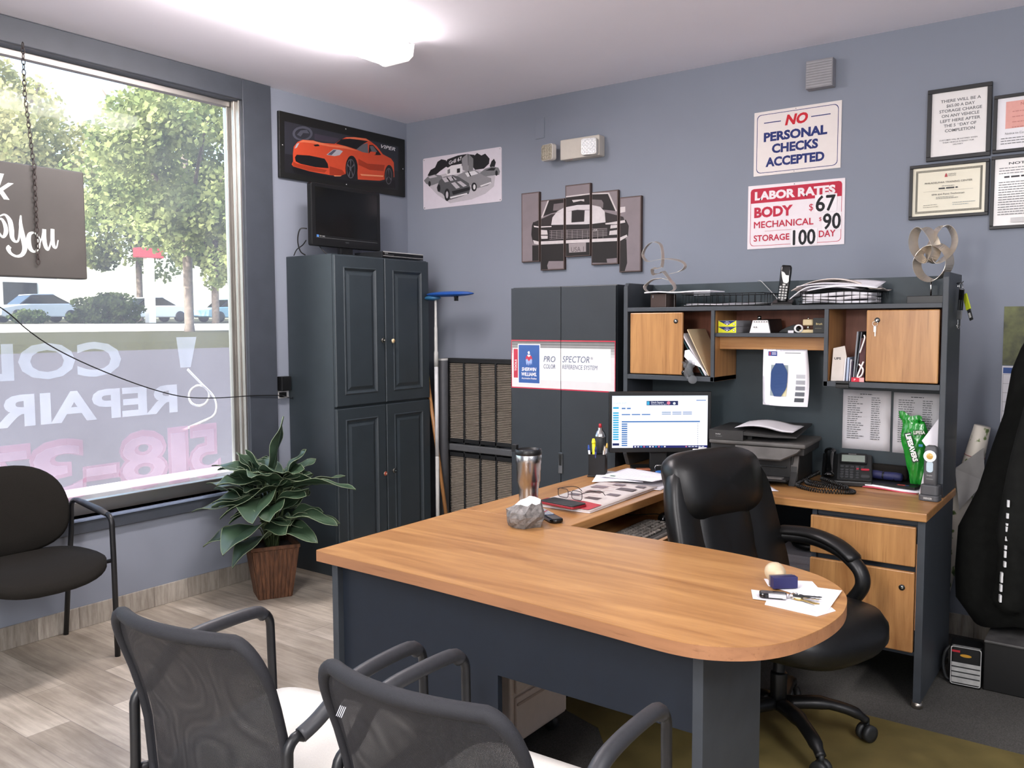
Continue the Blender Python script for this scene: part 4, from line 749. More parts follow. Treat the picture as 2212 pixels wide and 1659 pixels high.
CAM=[('hood',[(1090,2039),(1168,2063),(1345,2075),(1514,2051),(1645,2012),(1660,1976),(1038,2004),(1035,2024)]),('dark',[(1100,2053),(1148,2150),(1264,2157),(1430,2160),(1554,2150),(1603,2047),(1447,2074),(1257,2078),(1168,2069)]),('chrome',[(1095,2050),(1145,2153),(1154,2152),(1106,2049)]),('chrome',[(1264,2159),(1430,2161),(1554,2153),(1552,2146),(1430,2154),(1264,2151)]),('chrome',[(1545,2151),(1555,2152),(1606,2047),(1597,2046)]),('seat',[(1179,2083),(1184,2121),(1257,2123),(1257,2082)]),('seat',[(1443,2125),(1506,2117),(1518,2100),(1516,2071),(1443,2084)]),('chrome',[(1310,2133),(1392,2131),(1392,2118),(1370,2124),(1319,2119)]),('stripe',[(1204,2075),(1257,2095),(1345,2102),(1430,2097),(1498,2079),(1529,2048),(1447,2067),(1345,2075),(1257,2070)]),('stripe',[(1164,1991),(1175,2044),(1204,2072),(1262,2072),(1262,1988)]),('stripe',[(1262,2071),(1308,2071),(1306,2005),(1392,2004),(1396,2067),(1435,2066),(1436,1988),(1262,1990)]),('stripe',[(1435,2068),(1489,2066),(1527,2048),(1533,1988),(1436,1987)]),('dark',[(1310,2067),(1392,2066),(1392,2010),(1306,2010)]),('dark',[(1028,2006),(1038,2028),(1077,2006),(1431,1987),(1662,1995),(1680,1960),(1676,1905),(1646,1878),(1076,1888),(1035,1907),(1023,1953)]),('chrome',[(1041,2006),(1077,1999),(1168,1995),(1168,1989),(1077,1991),(1044,1997)]),('chrome',[(1531,1985),(1654,1994),(1658,1980),(1597,1975),(1533,1978)]),('grl',[(1154,1969),(1544,1957),(1544,1954),(1154,1966)]),('grl',[(1154,1959),(1544,1949),(1544,1946),(1154,1956)]),('grl',[(1154,1949),(1544,1941),(1544,1939),(1154,1946)]),('grl',[(1154,1940),(1544,1934),(1544,1931),(1154,1937)]),('grl',[(1154,1930),(1544,1926),(1544,1923),(1154,1927)]),('grl',[(1154,1920),(1544,1918),(1544,1915),(1154,1917)]),('grl',[(1168,1970),(1171,1970),(1170,1921),(1168,1921)]),('grl',[(1204,1968),(1206,1967),(1206,1919),(1204,1919)]),('grl',[(1240,1965),(1242,1965),(1242,1917),(1239,1917)]),('grl',[(1275,1963),(1278,1963),(1278,1915),(1275,1915)]),('grl',[(1310,1961),(1313,1960),(1313,1913),(1310,1913)]),('grl',[(1345,1958),(1347,1958),(1347,1911),(1345,1911)]),('grl',[(1379,1956),(1382,1956),(1382,1908),(1379,1909)]),('grl',[(1414,1954),(1416,1953),(1416,1906),(1414,1906)]),('grl',[(1448,1951),(1450,1951),(1450,1904),(1448,1904)]),('grl',[(1481,1949),(1484,1949),(1484,1902),(1481,1902)]),('grl',[(1515,1947),(1517,1947),(1517,1900),(1515,1900)]),('chrome',[(1088,1978),(1137,1972),(1142,1946),(1091,1949)]),('chrome',[(1093,1943),(1142,1940),(1141,1923),(1097,1924)]),('chrome',[(1566,1972),(1612,1972),(1612,1955),(1563,1953)]),('chrome',[(1560,1940),(1612,1943),(1609,1917),(1556,1918)]),('under',[(1030,1890),(1076,1888),(1431,1884),(1666,1888),(1671,1757),(1654,1707),(1616,1708),(1613,1788),(1540,1786),(1544,1764),(1444,1768),(1431,1804),(1266,1810),(1257,1787),(1149,1791),(1137,1766),(1146,1735),(1087,1737),(1083,1792),(1030,1795)]),('chrome',[(1035,1921),(1076,1910),(1431,1903),(1622,1899),(1668,1913),(1672,1901),(1626,1881),(1431,1885),(1076,1891),(1044,1899)]),('plate',[(1288,1885),(1405,1885),(1405,1833),(1291,1833)]),('chrome',[(1621,2067),(1657,2067),(1658,2038),(1626,2035)]),]
# ================================================================== things on the walls
XP = (1, 0, 0); YP = (0, 1, 0); ZP = (0, 0, 1)
def back(x, y, z): return basis((x, y, z), XP, ZP)     # local frame on something that faces the camera side (-Y)
VC = {'print': '#2b2c33', 'print2': '#1c1c20', 'emb': '#4a4c56', 'bldg': '#3a3540', 'shadow': '#0d0d0f', 'red': '#c4482a', 'redhi': '#d8714e', 'redlo': '#983218', 'glass': '#141417', 'glassl': '#5d5d62', 'grille': '#111113', 'lamp': '#a8a6ac', 'lampd': '#4b4a58', 'tyre': '#131315', 'rim': '#56545a', 'sill': '#e2906a'}
t = thing('framed_poster', 'black framed poster of a red sports car, above the television', 'poster', (0.01, -0.55, 2.45))
c = MB(mat('black_frame', '#131412', rough=0.4)); c.M = basis((0.002, 0, 0), YP, ZP); c.prism([(-1.070, 2.256), (-0.040, 2.262), (-0.038, 2.637), (-1.066, 2.628)], 0, 0.018); c.build('frame', t, bevel=0.003)
c = MB(ink('#2b2c33')); c.M = basis((0.0203, 0, 0), YP, ZP)
for k, P in VIP: c.shape([(y/1000, z/1000) for y, z in P], mat('poster_'+k, VC[k], rough=0.35, var=0.03))
c.layer(); c.text('VIPER', -0.262, 2.548, 0.022, ink('#d9d9da'), w=0.13, shear=0.35, bold=0.01); c.build('print', t)
c = MB(CHROME)
for y, z in ((-0.561, 2.613), (-1.045, 2.439), (-0.060, 2.443), (-0.563, 2.279)): c.M = basis((0.020, y, z), YP, ZP); c.lathe([(0.005, 0), (0.005, 0.002), (0.002, 0.003)], 10)
c.build('stud', t)
GC = {'g1': '#bcb8be', 'g2': '#8a898d', 'g3': '#77787b', 'g4': '#55575a', 'k': '#232427', 'w': '#dcdadd'}
t = thing('metal_sign', 'white metal picture of old cars at a drive-in, right of the corner', 'sign', (0.475, -0.002, 2.34))
c = MB(mat('white_tin', '#d9d3dc', rough=0.35, var=0.02)); c.M = back(0, -0.0015, 0); c.prism(rrect(0.146, 0.790, 2.173, 2.503, 0.012), 0, 0.002); c.build('plate', t)
c = MB(); c.M = back(0, -0.0038, 0)
for k, P in G67: c.shape([(x/1000, z/1000) for x, z in P], ink(GC[k]))
c.layer(); mm = c.M.copy(); c.M = mm @ T((0.372, 2.440, 0)) @ RZ(10); c.text('Grill 67', 0, 0, 0.022, ink('#ecebee'), w=0.11, shear=0.2, bold=0.01); c.M = mm; c.build('print', t)
c = MB(CHROME)
for x, z in ((0.157, 2.492), (0.779, 2.492), (0.157, 2.184), (0.779, 2.184)): c.M = back(x, -0.0035, z); c.lathe([(0.004, 0), (0.003, 0.0015)], 8)
c.build('screw', t)
# five-panel canvas
CC = {'hood': '#2a2324', 'dark': '#1c1617', 'chrome': '#c8c0c0', 'seat': '#6d6466', 'stripe': '#cbc4c6', 'grl': '#8b8183', 'under': '#181313', 'plate': '#968d8e'}
def clip(P, x0, x1, z0, z1):
    for ax, v, sgn in ((0, x0, 1), (0, x1, -1), (1, z0, 1), (1, z1, -1)):
        out = []
        for i in range(len(P)):
            a = P[i-1]; b = P[i]; da = (a[ax]-v)*sgn; db = (b[ax]-v)*sgn
            if (da >= 0) != (db >= 0):
                k = da/(da-db); out.append((a[0]+(b[0]-a[0])*k, a[1]+(b[1]-a[1])*k))
            if db >= 0: out.append(b)
        P = out
        if len(P) < 3: return []
    return P
PANELS = [(0.951, 1.081, 1.792, 2.203, 'leftmost of five narrow canvas panels showing a striped muscle car, with the left wheel arch'),
          (1.089, 1.257, 1.738, 2.149, 'second canvas panel from left of the muscle car picture, with its left headlight'),
          (1.264, 1.433, 1.809, 2.220, 'middle canvas panel of the muscle car picture, with the licence plate, hung highest'),
          (1.440, 1.612, 1.755, 2.165, 'fourth canvas panel from left of the muscle car picture, with its right headlight'),
          (1.621, 1.756, 1.707, 2.120, 'rightmost canvas panel of the muscle car picture, with the door mirror, hung lowest')]
for x0, x1, z0, z1, lb in PANELS:
    t = thing('canvas_panel', lb, 'picture', ((x0+x1)/2, -0.01, (z0+z1)/2), 0, 'five-panel muscle car canvas')
    c = MB(mat('canvas_edge', '#4a3a36', rough=0.8)); c.box(x0, x1, -0.022, -0.001, z0, z1); c.build('stretcher', t, bevel=0.001)
    c = MB(); c.M = back(0, -0.0223, 0); c.rect(x0+0.002, x1-0.002, z0+0.002, z1-0.002, mat('canvas_brown', '#5d4f4c', rough=0.7, var=0.15, vscale=30)); c.rect(x0+0.007, x1-0.007, z0+0.007, z1-0.007, mat('canvas_grey', '#80767a', rough=0.7, var=0.07, vscale=12)); c.layer(0.0002)
    for k, P in CAM:
        Q = clip([(a/1000, b/1000) for a, b in P], x0+0.005, x1-0.005, z0+0.005, z1-0.005)
        if Q: c.shape(Q, mat('canvas_'+k, CC[k], rough=0.7, var=0.06, vscale=40))
    if x0 == 1.264: c.text('USA 1', 1.305, 1.836, 0.028, ink('#5a5153'), w=0.085)
    if x0 == 1.440: c.text('Z28', 1.452, 1.946, 0.011, ink('#c8c0c0'), shear=0.2)
    c.build('print', t)
# emergency light
t = thing('emergency_light', 'two-headed emergency light mounted high on the back wall', 'emergency light', (1.38, -0.03, 2.42))
c = MB(mat('aged_white_plastic', '#c9c2b8', rough=0.5, var=0.03)); c.box(1.255, 1.515, -0.065, -0.002, 2.358, 2.472); c.build('housing', t, bevel=0.006)
LENS = mat('clear_lens', '#eef2f5', rough=0.08, var=0.25, vscale=160, bump=1.0, bscale=260, spec=0.9, coat=1.0); LENSD = mat('dim_lens', '#a39c8c', rough=0.15, var=0.35, vscale=150, bump=1.0, bscale=260)
for x, m_, ry in ((1.197, LENSD, -12), (1.468, LENS, 12)):
    c = MB(mat('lamp_shell', '#cfcac2', rough=0.45)); c.M = T((x, -0.085, 2.405)) @ RZ(ry) @ RX(90); c.prism(rrect(-0.046, 0.046, -0.046, 0.046, 0.014), -0.01, 0.024)
    h = c.build('lamp_head', t, bevel=0.004)
    c.__init__(m_); c.M = T((x, -0.085, 2.405)) @ RZ(ry) @ RX(90)
    for i in range(4):
        for j in range(4): c.ell((-0.03+0.02*i, -0.03+0.02*j, 0.024), (0.0115, 0.0115, 0.006), 10, 6)
    c.prism(rrect(-0.043, 0.043, -0.043, 0.043, 0.012), 0.0238, 0.0256); c.build('lens', h)
c = MB(ink('#c9392f')); c.M = T((1.33, -0.06, 2.3575)) @ RX(180); c.lathe([(0.003, 0), (0.002, 0.002)], 8); c.build('indicator', t)
c = MB(WALL); c.M = back(0, -0.001, 0); c.prism([(1.041, 2.514), (1.106, 2.516), (1.106, 2.634), (1.041, 2.633)], 0, 0.004)
tag(c.build('cover_plate', bevel=0.001), 'blank wall plate painted over in wall colour, left of the emergency light', 'cover plate')
# slotted sounder box
t = thing('alarm_sounder', 'small grey slotted box high on the back wall above the checks sign', 'alarm box', (2.71, -0.03, 2.6))
SND = mat('grey_sounder', '#8d8c90', rough=0.55)
c = MB(SND); c.box(2.646, 2.772, -0.055, -0.002, 2.536, 2.666); c.build('housing', t, bevel=0.002)
c = MB(mat('sounder_slats', '#9c9b9e', rough=0.55))
for k in range(10): c.box(2.65, 2.768, -0.058, -0.054, 2.542+k*0.0121, 2.549+k*0.0121)
c.build('grille', t)
# NO PERSONAL CHECKS
NV = ink('#1f2d6b'); RD = ink('#c3202e'); CR = mat('sign_cream', '#e4dcd8', rough=0.4, var=0.015); WH = mat('sign_white', '#e8dfe3', rough=0.4, var=0.015); CRIM = ink('#b8243f'); BK = ink('#101318')
t = thing('checks_sign', 'white sign reading NO PERSONAL CHECKS ACCEPTED in red and navy', 'sign', (2.59, -0.001, 2.315))
c = MB(CR); c.box(2.378, 2.803, -0.004, -0.001, 2.158, 2.473); c.build('plate', t)
c = MB(); c.M = back(2.378, -0.0043, 2.158)
c.ring(rrect(0.014, 0.411, 0.013, 0.301, 0.022), 0.0028, NV)
c.text('NO', 0.211, 0.236, 0.046, RD, w=0.112, bold=0.045, shear=0.22, align='C').rect(0.05, 0.135, 0.256, 0.2605, NV).rect(0.282, 0.374, 0.256, 0.2605, NV)
for s_, y, w_ in (('PERSONAL', 0.168, 0.31), ('CHECKS', 0.108, 0.226), ('ACCEPTED', 0.044, 0.288)): c.text(s_, 0.205, y, 0.041, NV, w=w_, bold=0.045, align='C')
c.disc(0.208, 0.308, 0.002, BK).disc(0.204, 0.007, 0.002, BK); c.build('lettering', t)
t = thing('rates_sign', 'white and crimson LABOR RATES price sign below the checks sign', 'sign', (2.59, -0.001, 1.953))
c = MB(WH); c.M = back(0, -0.001, 0); c.prism([(2.351, 1.796), (2.828, 1.796), (2.826, 2.108), (2.352, 2.113)], 0, 0.003); c.build('plate', t)
c = MB(); c.M = back(2.351, -0.0043, 1.796)
c.ring(rrect(0.014, 0.462, 0.014, 0.298, 0.02), 0.0022, CRIM); c.layer(); c.prism(rrect(0.014, 0.462, 0.228, 0.300, 0.02)[:0] or [(0.014, 0.228), (0.462, 0.228), (0.462, 0.285), (0.457, 0.296), (0.446, 0.300), (0.030, 0.300), (0.019, 0.296), (0.014, 0.285)], c.e, c.e+0.0001); c.layer()
c.text('LABOR RATES', 0.036, 0.245, 0.038, WH, w=0.395, bold=0.05).text('BODY', 0.034, 0.158, 0.047, CRIM, w=0.195, bold=0.045).text('$', 0.308, 0.172, 0.032, CRIM, w=0.02)
c.fat('MECHANICAL', 0.034, 0.104, 0.032, CRIM, 0.296, 0.0009).text('$', 0.357, 0.118, 0.018, CRIM, w=0.012).fat('STORAGE', 0.034, 0.038, 0.03, CRIM, 0.18, 0.0009).fat('DAY', 0.358, 0.040, 0.031, CRIM, 0.077, 0.0008)
c.rect(0.09, 0.225, 0.086, 0.087, CRIM)
c.layer(); c.rect(0.336, 0.44, 0.160, 0.243, ink('#efe9ec')).rect(0.372, 0.462, 0.072, 0.154, ink('#efe9ec')).rect(0.222, 0.350, 0.006, 0.086, ink('#efe9ec'))
c.fat('67', 0.342, 0.165, 0.073, BK, 0.09, 0.0022).fat('90', 0.378, 0.077, 0.073, BK, 0.08, 0.0022).fat('100', 0.234, 0.010, 0.071, BK, 0.106, 0.0022)
c.disc(0.235, 0.306, 0.0025, BK); c.build('lettering', t)
# framed notices and certificates
FR = mat('black_wood_frame', '#1d1d1f', rough=0.45)
def framed(x0, x1, z0, z1, label, draw, mw=0.018, paper='#e6e3e1', name='framed_notice'):
    t = thing(name, label, 'framed document', ((x0+x1)/2, -0.01, (z0+z1)/2), 0, 'framed papers on the wall')
    c = MB(FR)
    c.box(x0, x1, -0.02, -0.001, z0, z0+mw).box(x0, x1, -0.02, -0.001, z1-mw, z1).box(x0, x0+mw, -0.02, -0.001, z0+mw, z1-mw).box(x1-mw, x1, -0.02, -0.001, z0+mw, z1-mw); c.build('frame', t, bevel=0.002)
    c = MB(mat('framed_paper_'+paper[1:], paper, rough=0.3, var=0.015, coat=0.3)); c.box(x0+mw, x1-mw, -0.012, -0.004, z0+mw, z1-mw); c.M = back(x0, -0.0123, z0); c.e = 0.0; draw(c, x1-x0, z1-z0); c.build('document', t)
TX = ink('#6b6d6e'); TXD = ink('#3c3d40')
def d1(c, W, H):
    for i, s_ in enumerate(('THERE WILL BE A', '$65.00 A DAY', 'STORAGE CHARGE', 'ON ANY VEHICLE', 'LEFT HERE AFTER', 'THE 5   DAY OF', 'COMPLETION')):
        c.text(s_, W*0.52, H*0.80-i*0.0215, 0.0125, TX, w=(0.158, 0.112, 0.168, 0.148, 0.158, 0.128, 0.118)[i], bold=0.02, align='C')
    c.text('TH', W*0.475, H*0.80-5*0.0215+0.006, 0.006, TX)
    for i, s_ in enumerate(('CUSTOMER WILL BE NOTIFIED WHEN', 'THEIR VEHICLE IS READY FOR', 'DELIVERY')): c.text(s_, W*0.5, H*0.27-i*0.011, 0.0052, TXD, w=(0.15, 0.125, 0.04)[i], bold=0.01, align='C')
framed(3.178, 3.432, 2.140, 2.453, 'black framed storage charge notice in large capitals, top left of the framed papers', d1)
def d2(c, W, H):
    c.rect(0.045, W-0.04, 0.10, H-0.03, ink('#e3a79d')); c.text('NOTICE', W*0.5, H-0.05, 0.012, ink('#b3695f'), align='C'); c.lines(0.07, W-0.06, H-0.075, 4, 0.022, 0.003, ink('#c07f76'))
    c.text('Notice to Customers', 0.045, 0.075, 0.009, TX, w=0.11); c.lines(0.03, W-0.03, 0.058, 3, 0.011, 0.003, TX)
framed(3.440, 3.70, 2.145, 2.388, 'black framed paper with a salmon pink panel, upper right at the photo edge', d2, 0.014, '#e8e6ea')
def d3(c, W, H):
    GB = ink('#77756a'); c.ring([(0.026, 0.026), (W-0.026, 0.026), (W-0.026, H-0.026), (0.026, H-0.026)], 0.009, GB)
    for i in range(44): c.rect(0.028+i*(W-0.06)/44, 0.031+i*(W-0.06)/44, 0.029, 0.032, ink('#cfc8b4')).rect(0.028+i*(W-0.06)/44, 0.031+i*(W-0.06)/44, H-0.032, H-0.029, ink('#cfc8b4'))
    c.shape([(W*.47-0.006, H-0.062), (W*.47+0.006, H-0.062), (W*.47+0.003, H-0.05), (W*.47, H-0.045), (W*.47-0.003, H-0.05)], ink('#b04a50')); c.text('SHERWIN', W*.50, H-0.053, 0.005, TX, w=0.03).text('WILLIAMS', W*.50, H-0.060, 0.005, TX, w=0.03)
    c.text('PHILADELPHIA TRAINING CENTER', W*.5, H-0.088, 0.0075, TXD, w=0.19, align='C'); c.lines(W*.42, W*.58, H-0.102, 1, 0.01, 0.002, TX); c.lines(W*.38, W*.62, H-0.114, 1, 0.01, 0.006, TXD, 0)
    c.rect(0.06, W-0.06, H-0.122, H-0.1214, TX); c.text('EPA 6H Paint Technician', W*.5, H-0.140, 0.0075, TXD, w=0.13, align='C'); c.lines(W*.35, W*.65, H-0.15, 2, 0.006, 0.002, TX); c.lines(0.06, 0.13, 0.06, 2, 0.009, 0.002, ink('#8d8b80')); c.lines(W-0.14, W-0.05, 0.064, 2, 0.009, 0.002, ink('#8d9aa0'))
framed(3.112, 3.431, 1.886, 2.128, 'black framed training certificate with patterned border, lower left of the framed papers', d3, 0.014, '#e2dcc6', 'framed_certificate')
def d4(c, W, H):
    c.text('NOTICE', W*.25, H-0.04, 0.010, TXD, w=0.1, bold=0.02); c.lines(0.03, W-0.03, H-0.055, 3, 0.011, 0.003, TX); c.lines(0.05, W-0.03, H-0.095, 1, 0.02, 0.007, TXD, 0.1); c.lines(0.03, W-0.03, H-0.115, 14, 0.0105, 0.003, TX, 0.15); c.rect(0.08, W-0.08, 0.025, 0.045, ink('#cfcdcc'))
framed(3.438, 3.70, 1.822, 2.133, 'black framed page of close typed text, lower right at the photo edge', d4, 0.014)
# calendar at the right
t = thing('wall_calendar', 'wall calendar with a green forest photo, behind the hanging jacket', 'calendar', (3.66, -0.002, 1.3))
c = MB(mat('forest_photo', '#54592f', rough=0.5, var=0.75, vscale=14)); c.box(3.505, 3.83, -0.004, -0.001, 1.236, 1.489); c.build('picture', t)
c = MB(PAPER); c.box(3.505, 3.83, -0.004, -0.001, 0.985, 1.232); c.M = back(3.505, -0.0042, 0.985); c.rect(0.004, 0.32, 0.215, 0.24, ink('#3d5b9c'))
for k in range(8): c.rect(0.004+k*0.045, 0.0052+k*0.045, 0.01, 0.21, TX)
for k in range(6): c.rect(0.004, 0.32, 0.01+k*0.04, 0.011+k*0.04, TX)
c.build('date_page', t)
# hanging sign in the window
t = thing('hanging_sign', 'grey box sign reading Thank You in white script, hung in the window on chains', 'sign', (0.09, -2.68, 1.6))
SG = mat('grey_sign_face', '#4b4845', rough=0.45, var=0.12, vscale=4); 
c = MB(SG); c.box(0.055, 0.115, -3.14, -2.243, 1.632, 2.112); c.build('box', t, bevel=0.006)
c = MB(ink('#e9f1ea')); c.M = basis((0.1155, 0, 0), YP, ZP)
c.text('Thank', -2.92, 1.955, 0.105, w=0.375, shear=0.35, bold=0.012)
# script "You" drawn as tapering strokes
def stroke(P, ws):
    Q = smooth_path([(a, b, 0) for a, b in P], 6); n = len(Q); c.layer(0.00003); L_ = []; R_ = []
    for i in range(n):
        a = Vector(Q[max(i-1, 0)]); b = Vector(Q[min(i+1, n-1)]); d = (b-a).normalized(); nn = Vector((-d.y, d.x, 0)); k = i/(n-1)*(len(ws)-1); j = min(int(k), len(ws)-2); wd = ws[j]+(ws[j+1]-ws[j])*(k-j)
        wd *= 0.8; p = Vector(Q[i]); L_.append(tuple(p+nn*wd)); R_.append(tuple(p-nn*wd))
    V = [(p[0], p[1], c.e) for p in L_+R_]; c.add(V, [(i+n, i+1+n, i+1, i) for i in range(n-1)])
Y0 = -2.585; k_ = 0.00078
def pz(x, y): return (-2.6065+x*0.000845*0.42, 1.632+(1400-y)*0.00039)   # sketch units to metres
stroke([pz(-40, 900), pz(20, 980), pz(60, 930), pz(55, 850), pz(20, 790), pz(-20, 800)], [.004, .006, .011, .010, .006, .004])
stroke([pz(0, 760), pz(60, 740), pz(110, 800), pz(125, 900), pz(130, 980), pz(165, 1020), pz(205, 980), pz(235, 740)], [.003, .005, .012, .013, .011, .006, .005, .004])
stroke([pz(238, 730), pz(232, 830), pz(250, 960), pz(268, 1080), pz(235, 1155), pz(170, 1178), pz(105, 1150), pz(80, 1100), pz(100, 1075)], [.003, .009, .013, .013, .010, .006, .007, .012, .010])
stroke([pz(380, 905), pz(330, 930), pz(312, 1010), pz(335, 1090), pz(385, 1115), pz(428, 1060), pz(435, 970), pz(395, 905)], [.004, .010, .014, .011, .005, .009, .008, .004])
stroke([pz(430, 1060), pz(470, 960), pz(495, 860)], [.003, .003, .004]); stroke([pz(505, 860), pz(500, 980), pz(520, 1065), pz(550, 1075), pz(590, 960), pz(610, 850)], [.010, .012, .010, .005, .004, .004]); stroke([pz(605, 850), pz(600, 970), pz(615, 1045), pz(645, 1050), pz(668, 970)], [.010, .011, .009, .004, .003])
c.build('lettering', t)
for cy in (-2.462, -2.98):
    c = MB(mat('rusty_chain', '#4d4442', rough=0.6, metal=0.5)); z = 1.70; k = 0
    while z < WZ1-0.01:
        ax = (1, 0, 0) if k % 2 else (0, 1, 0); xx = 0.125 if z < 2.12 else 0.118-min(1, (z-2.12)/0.3)*0.05
        c.tube([tuple(Vector((xx, cy, z))+Vector(ax)*0.0075*math.cos(a*PI/4)+Vector((0, 0, 0.014*math.sin(a*PI/4)))) for a in range(8)], 0.0022, 5, closed=True); z += 0.0225; k += 1
    c.build('chain', t)
# adapter, outlet and cord across the window
t = thing('wall_outlet', 'white wall outlet plate beside the tall cabinet', 'outlet', (0.005, -1.07, 1.06))
c = MB(WHITE); c.box(0.001, 0.006, -1.105, -1.03, 1.0, 1.115); c.build('plate', t, bevel=0.002)
t = thing('power_adapter', 'black plug-in adapter with its wire strung across the window', 'power adapter', (0.03, -1.07, 1.09))
c = MB(BLACK); c.box(0.0065, 0.05, -1.112, -1.045, 1.045, 1.128); c.build('block', t, bevel=0.004)
c = MB(BLACK); c.box(0.0065, 0.03, -1.10, -1.065, 1.008, 1.036); c.tube(smooth_path([(0.03, -1.09, 1.02), (0.03, -1.13, 1.022), (0.028, -1.3, 1.032), (0.028, -1.5, 1.035), (0.028, -1.7, 1.052), (0.028, -1.87, 1.098), (0.028, -2.065, 1.174), (0.028, -2.25, 1.26), (0.028, -2.385, 1.337), (0.028, -2.48, 1.41), (0.03, -2.573, 1.495), (0.04, -2.75, 1.6), (0.06, -2.9, 1.64)], 6), 0.0028, 6)
c.tube(smooth_path([(0.02, -1.10, 1.02), (0.05, -1.08, 1.01), (0.06, -1.05, 1.0), (0.04, -1.03, 1.005)], 4), 0.0025, 6); c.build('wire', t)
# ================================================================== things leaning in the corner behind the desk
t = thing('louvered_panel', 'black framed two-tier louvered grille panel leaning on the back wall', 'louver panel', (0.7, -0.1, 0.012))
GX0, GX1, GY = 0.40, 1.12, -0.12
LV = mat('louver_taupe', '#958c80', rough=0.5, var=0.08); LF = mat('louver_frame', '#1e2022', rough=0.5)
c = MB(LF); c.box(GX0, GX0+0.022, GY, -0.06, 0.012, 1.207).box(GX1-0.022, GX1, GY, -0.06, 0.012, 1.207).box(GX0, GX1, GY, -0.06, 1.18, 1.207).box(GX0, GX1, GY, -0.06, 0.012, 0.05).box(GX0, GX1, GY, -0.06, 0.675, 0.70).box(GX0, GX1, GY, -0.06, 0.585, 0.61)
for x in (0.445, 0.570, 0.696, 0.821, 0.946, 1.07): c.box(x-0.006, x+0.006, GY, -0.075, 0.05, 1.18)
c.build('frame', t, bevel=0.002)
c = MB(mat('louver_bar', '#8d9094', rough=0.35, metal=0.7)); c.box(GX0+0.005, GX1-0.005, GY-0.012, GY+0.02, 0.622, 0.664); c.build('cross_bar', t, bevel=0.006)
for z0, z1 in ((0.70, 1.18), (0.05, 0.585)):
    c = MB(LV); n = int((z1-z0)/0.0105)
    for k in range(n):
        z = z0+k*(z1-z0)/n; c.add([(GX0+0.02, GY+0.006, z), (GX1-0.02, GY+0.006, z), (GX1-0.02, GY+0.02, z+0.0075), (GX0+0.02, GY+0.02, z+0.0075), (GX0+0.02, GY+0.007, z-0.001), (GX1-0.02, GY+0.007, z-0.001), (GX1-0.02, GY+0.021, z+0.0065), (GX0+0.02, GY+0.021, z+0.0065)], [(0,1,2,3), (7,6,5,4), (0,4,5,1), (2,6,7,3), (1,5,6,2), (3,7,4,0)])
    c.use(BLACK).box(GX0+0.02, GX1-0.02, -0.075, -0.065, z0, z1); c.build('louvers', t)
t = thing('rolled_liner', 'dark grey rolled sheet standing in the corner beside the louvered panel', 'roll', (0.42, -0.19, 0.012))
c = MB(mat('dark_roll', '#4a4c50', rough=0.6)); c.lathe([(0.034, 0.012), (0.036, 1.205), (0.033, 1.207), (0.030, 1.20), (0.028, 1.10)], 22, (0.436, -0.165)); c.use(LGREY).lathe([(0.0362, 1.195), (0.0365, 1.207), (0.033, 1.2075)], 22, (0.436, -0.165), caps=False); c.build('sheet', t)
t = thing('floor_brush', 'blue headed wash brush standing upside down on a white pole in the corner', 'brush', (0.36, -0.235, 0.012))
BLU = mat('bright_blue_plastic', '#1f4f9c', rough=0.4, var=0.06)
PX, PY = 0.47, -0.262
c = MB(mat('white_pole', '#cfcfd0', rough=0.4)); c.lathe([(0.012, 0.60), (0.0125, 0.865), (0.0125, 1.16)], 14, (PX, PY)).use(LGREY).lathe([(0.0135, 1.16), (0.0135, 1.25), (0.0105, 1.255), (0.0105, 1.40), (0.0085, 1.405), (0.007, 1.585)], 14, (PX, PY)).use(LGREY).lathe([(0.012, 0.012), (0.012, 0.60)], 12, (PX, PY)); c.build('pole', t)
c = MB(BLU); c.ell((0.585, PY, 1.605), (0.185, 0.055, 0.017), 28, 10); c.use(mat('teal_blue_plastic', '#2a5f86', rough=0.45)).ell((0.445, PY, 1.583), (0.06, 0.04, 0.016), 20, 8); c.build('head', t)
c = MB(BLACK); c.box(0.635, 0.642, PY-0.02, PY-0.005, 1.562, 1.592).box(0.65, 0.657, PY-0.02, PY-0.005, 1.562, 1.592).box(0.635, 0.657, PY-0.022, PY-0.004, 1.58, 1.592); c.build('clip', t, bevel=0.001)
t = thing('broom', 'wooden handled broom leaning on the louvered panel', 'broom', (0.55, -0.25, 0.012))
c = MB(OAKZ); c.tube([(0.375, -0.233, 1.06), (0.535, -0.233, 0.10)], [0.0115, 0.0125], 10); c.build('handle', t)
c = MB(mat('yellow_grip', '#c9b53c', rough=0.5)); c.tube([(0.358, -0.231, 1.165), (0.375, -0.233, 1.06)], [0.0125, 0.0125], 10); c.build('grip', t)
c = MB(mat('broom_bristles', '#a98c54', rough=0.9, var=0.3, vscale=80, stretch=(10, 10, 1))); c.loft([[(0.52, -0.248, 0.10), (0.55, -0.248, 0.10), (0.55, -0.208, 0.10), (0.52, -0.208, 0.10)], [(0.44, -0.253, 0.013), (0.64, -0.253, 0.013), (0.64, -0.205, 0.013), (0.44, -0.205, 0.013)]], sm=False); c.build('bristles', t)
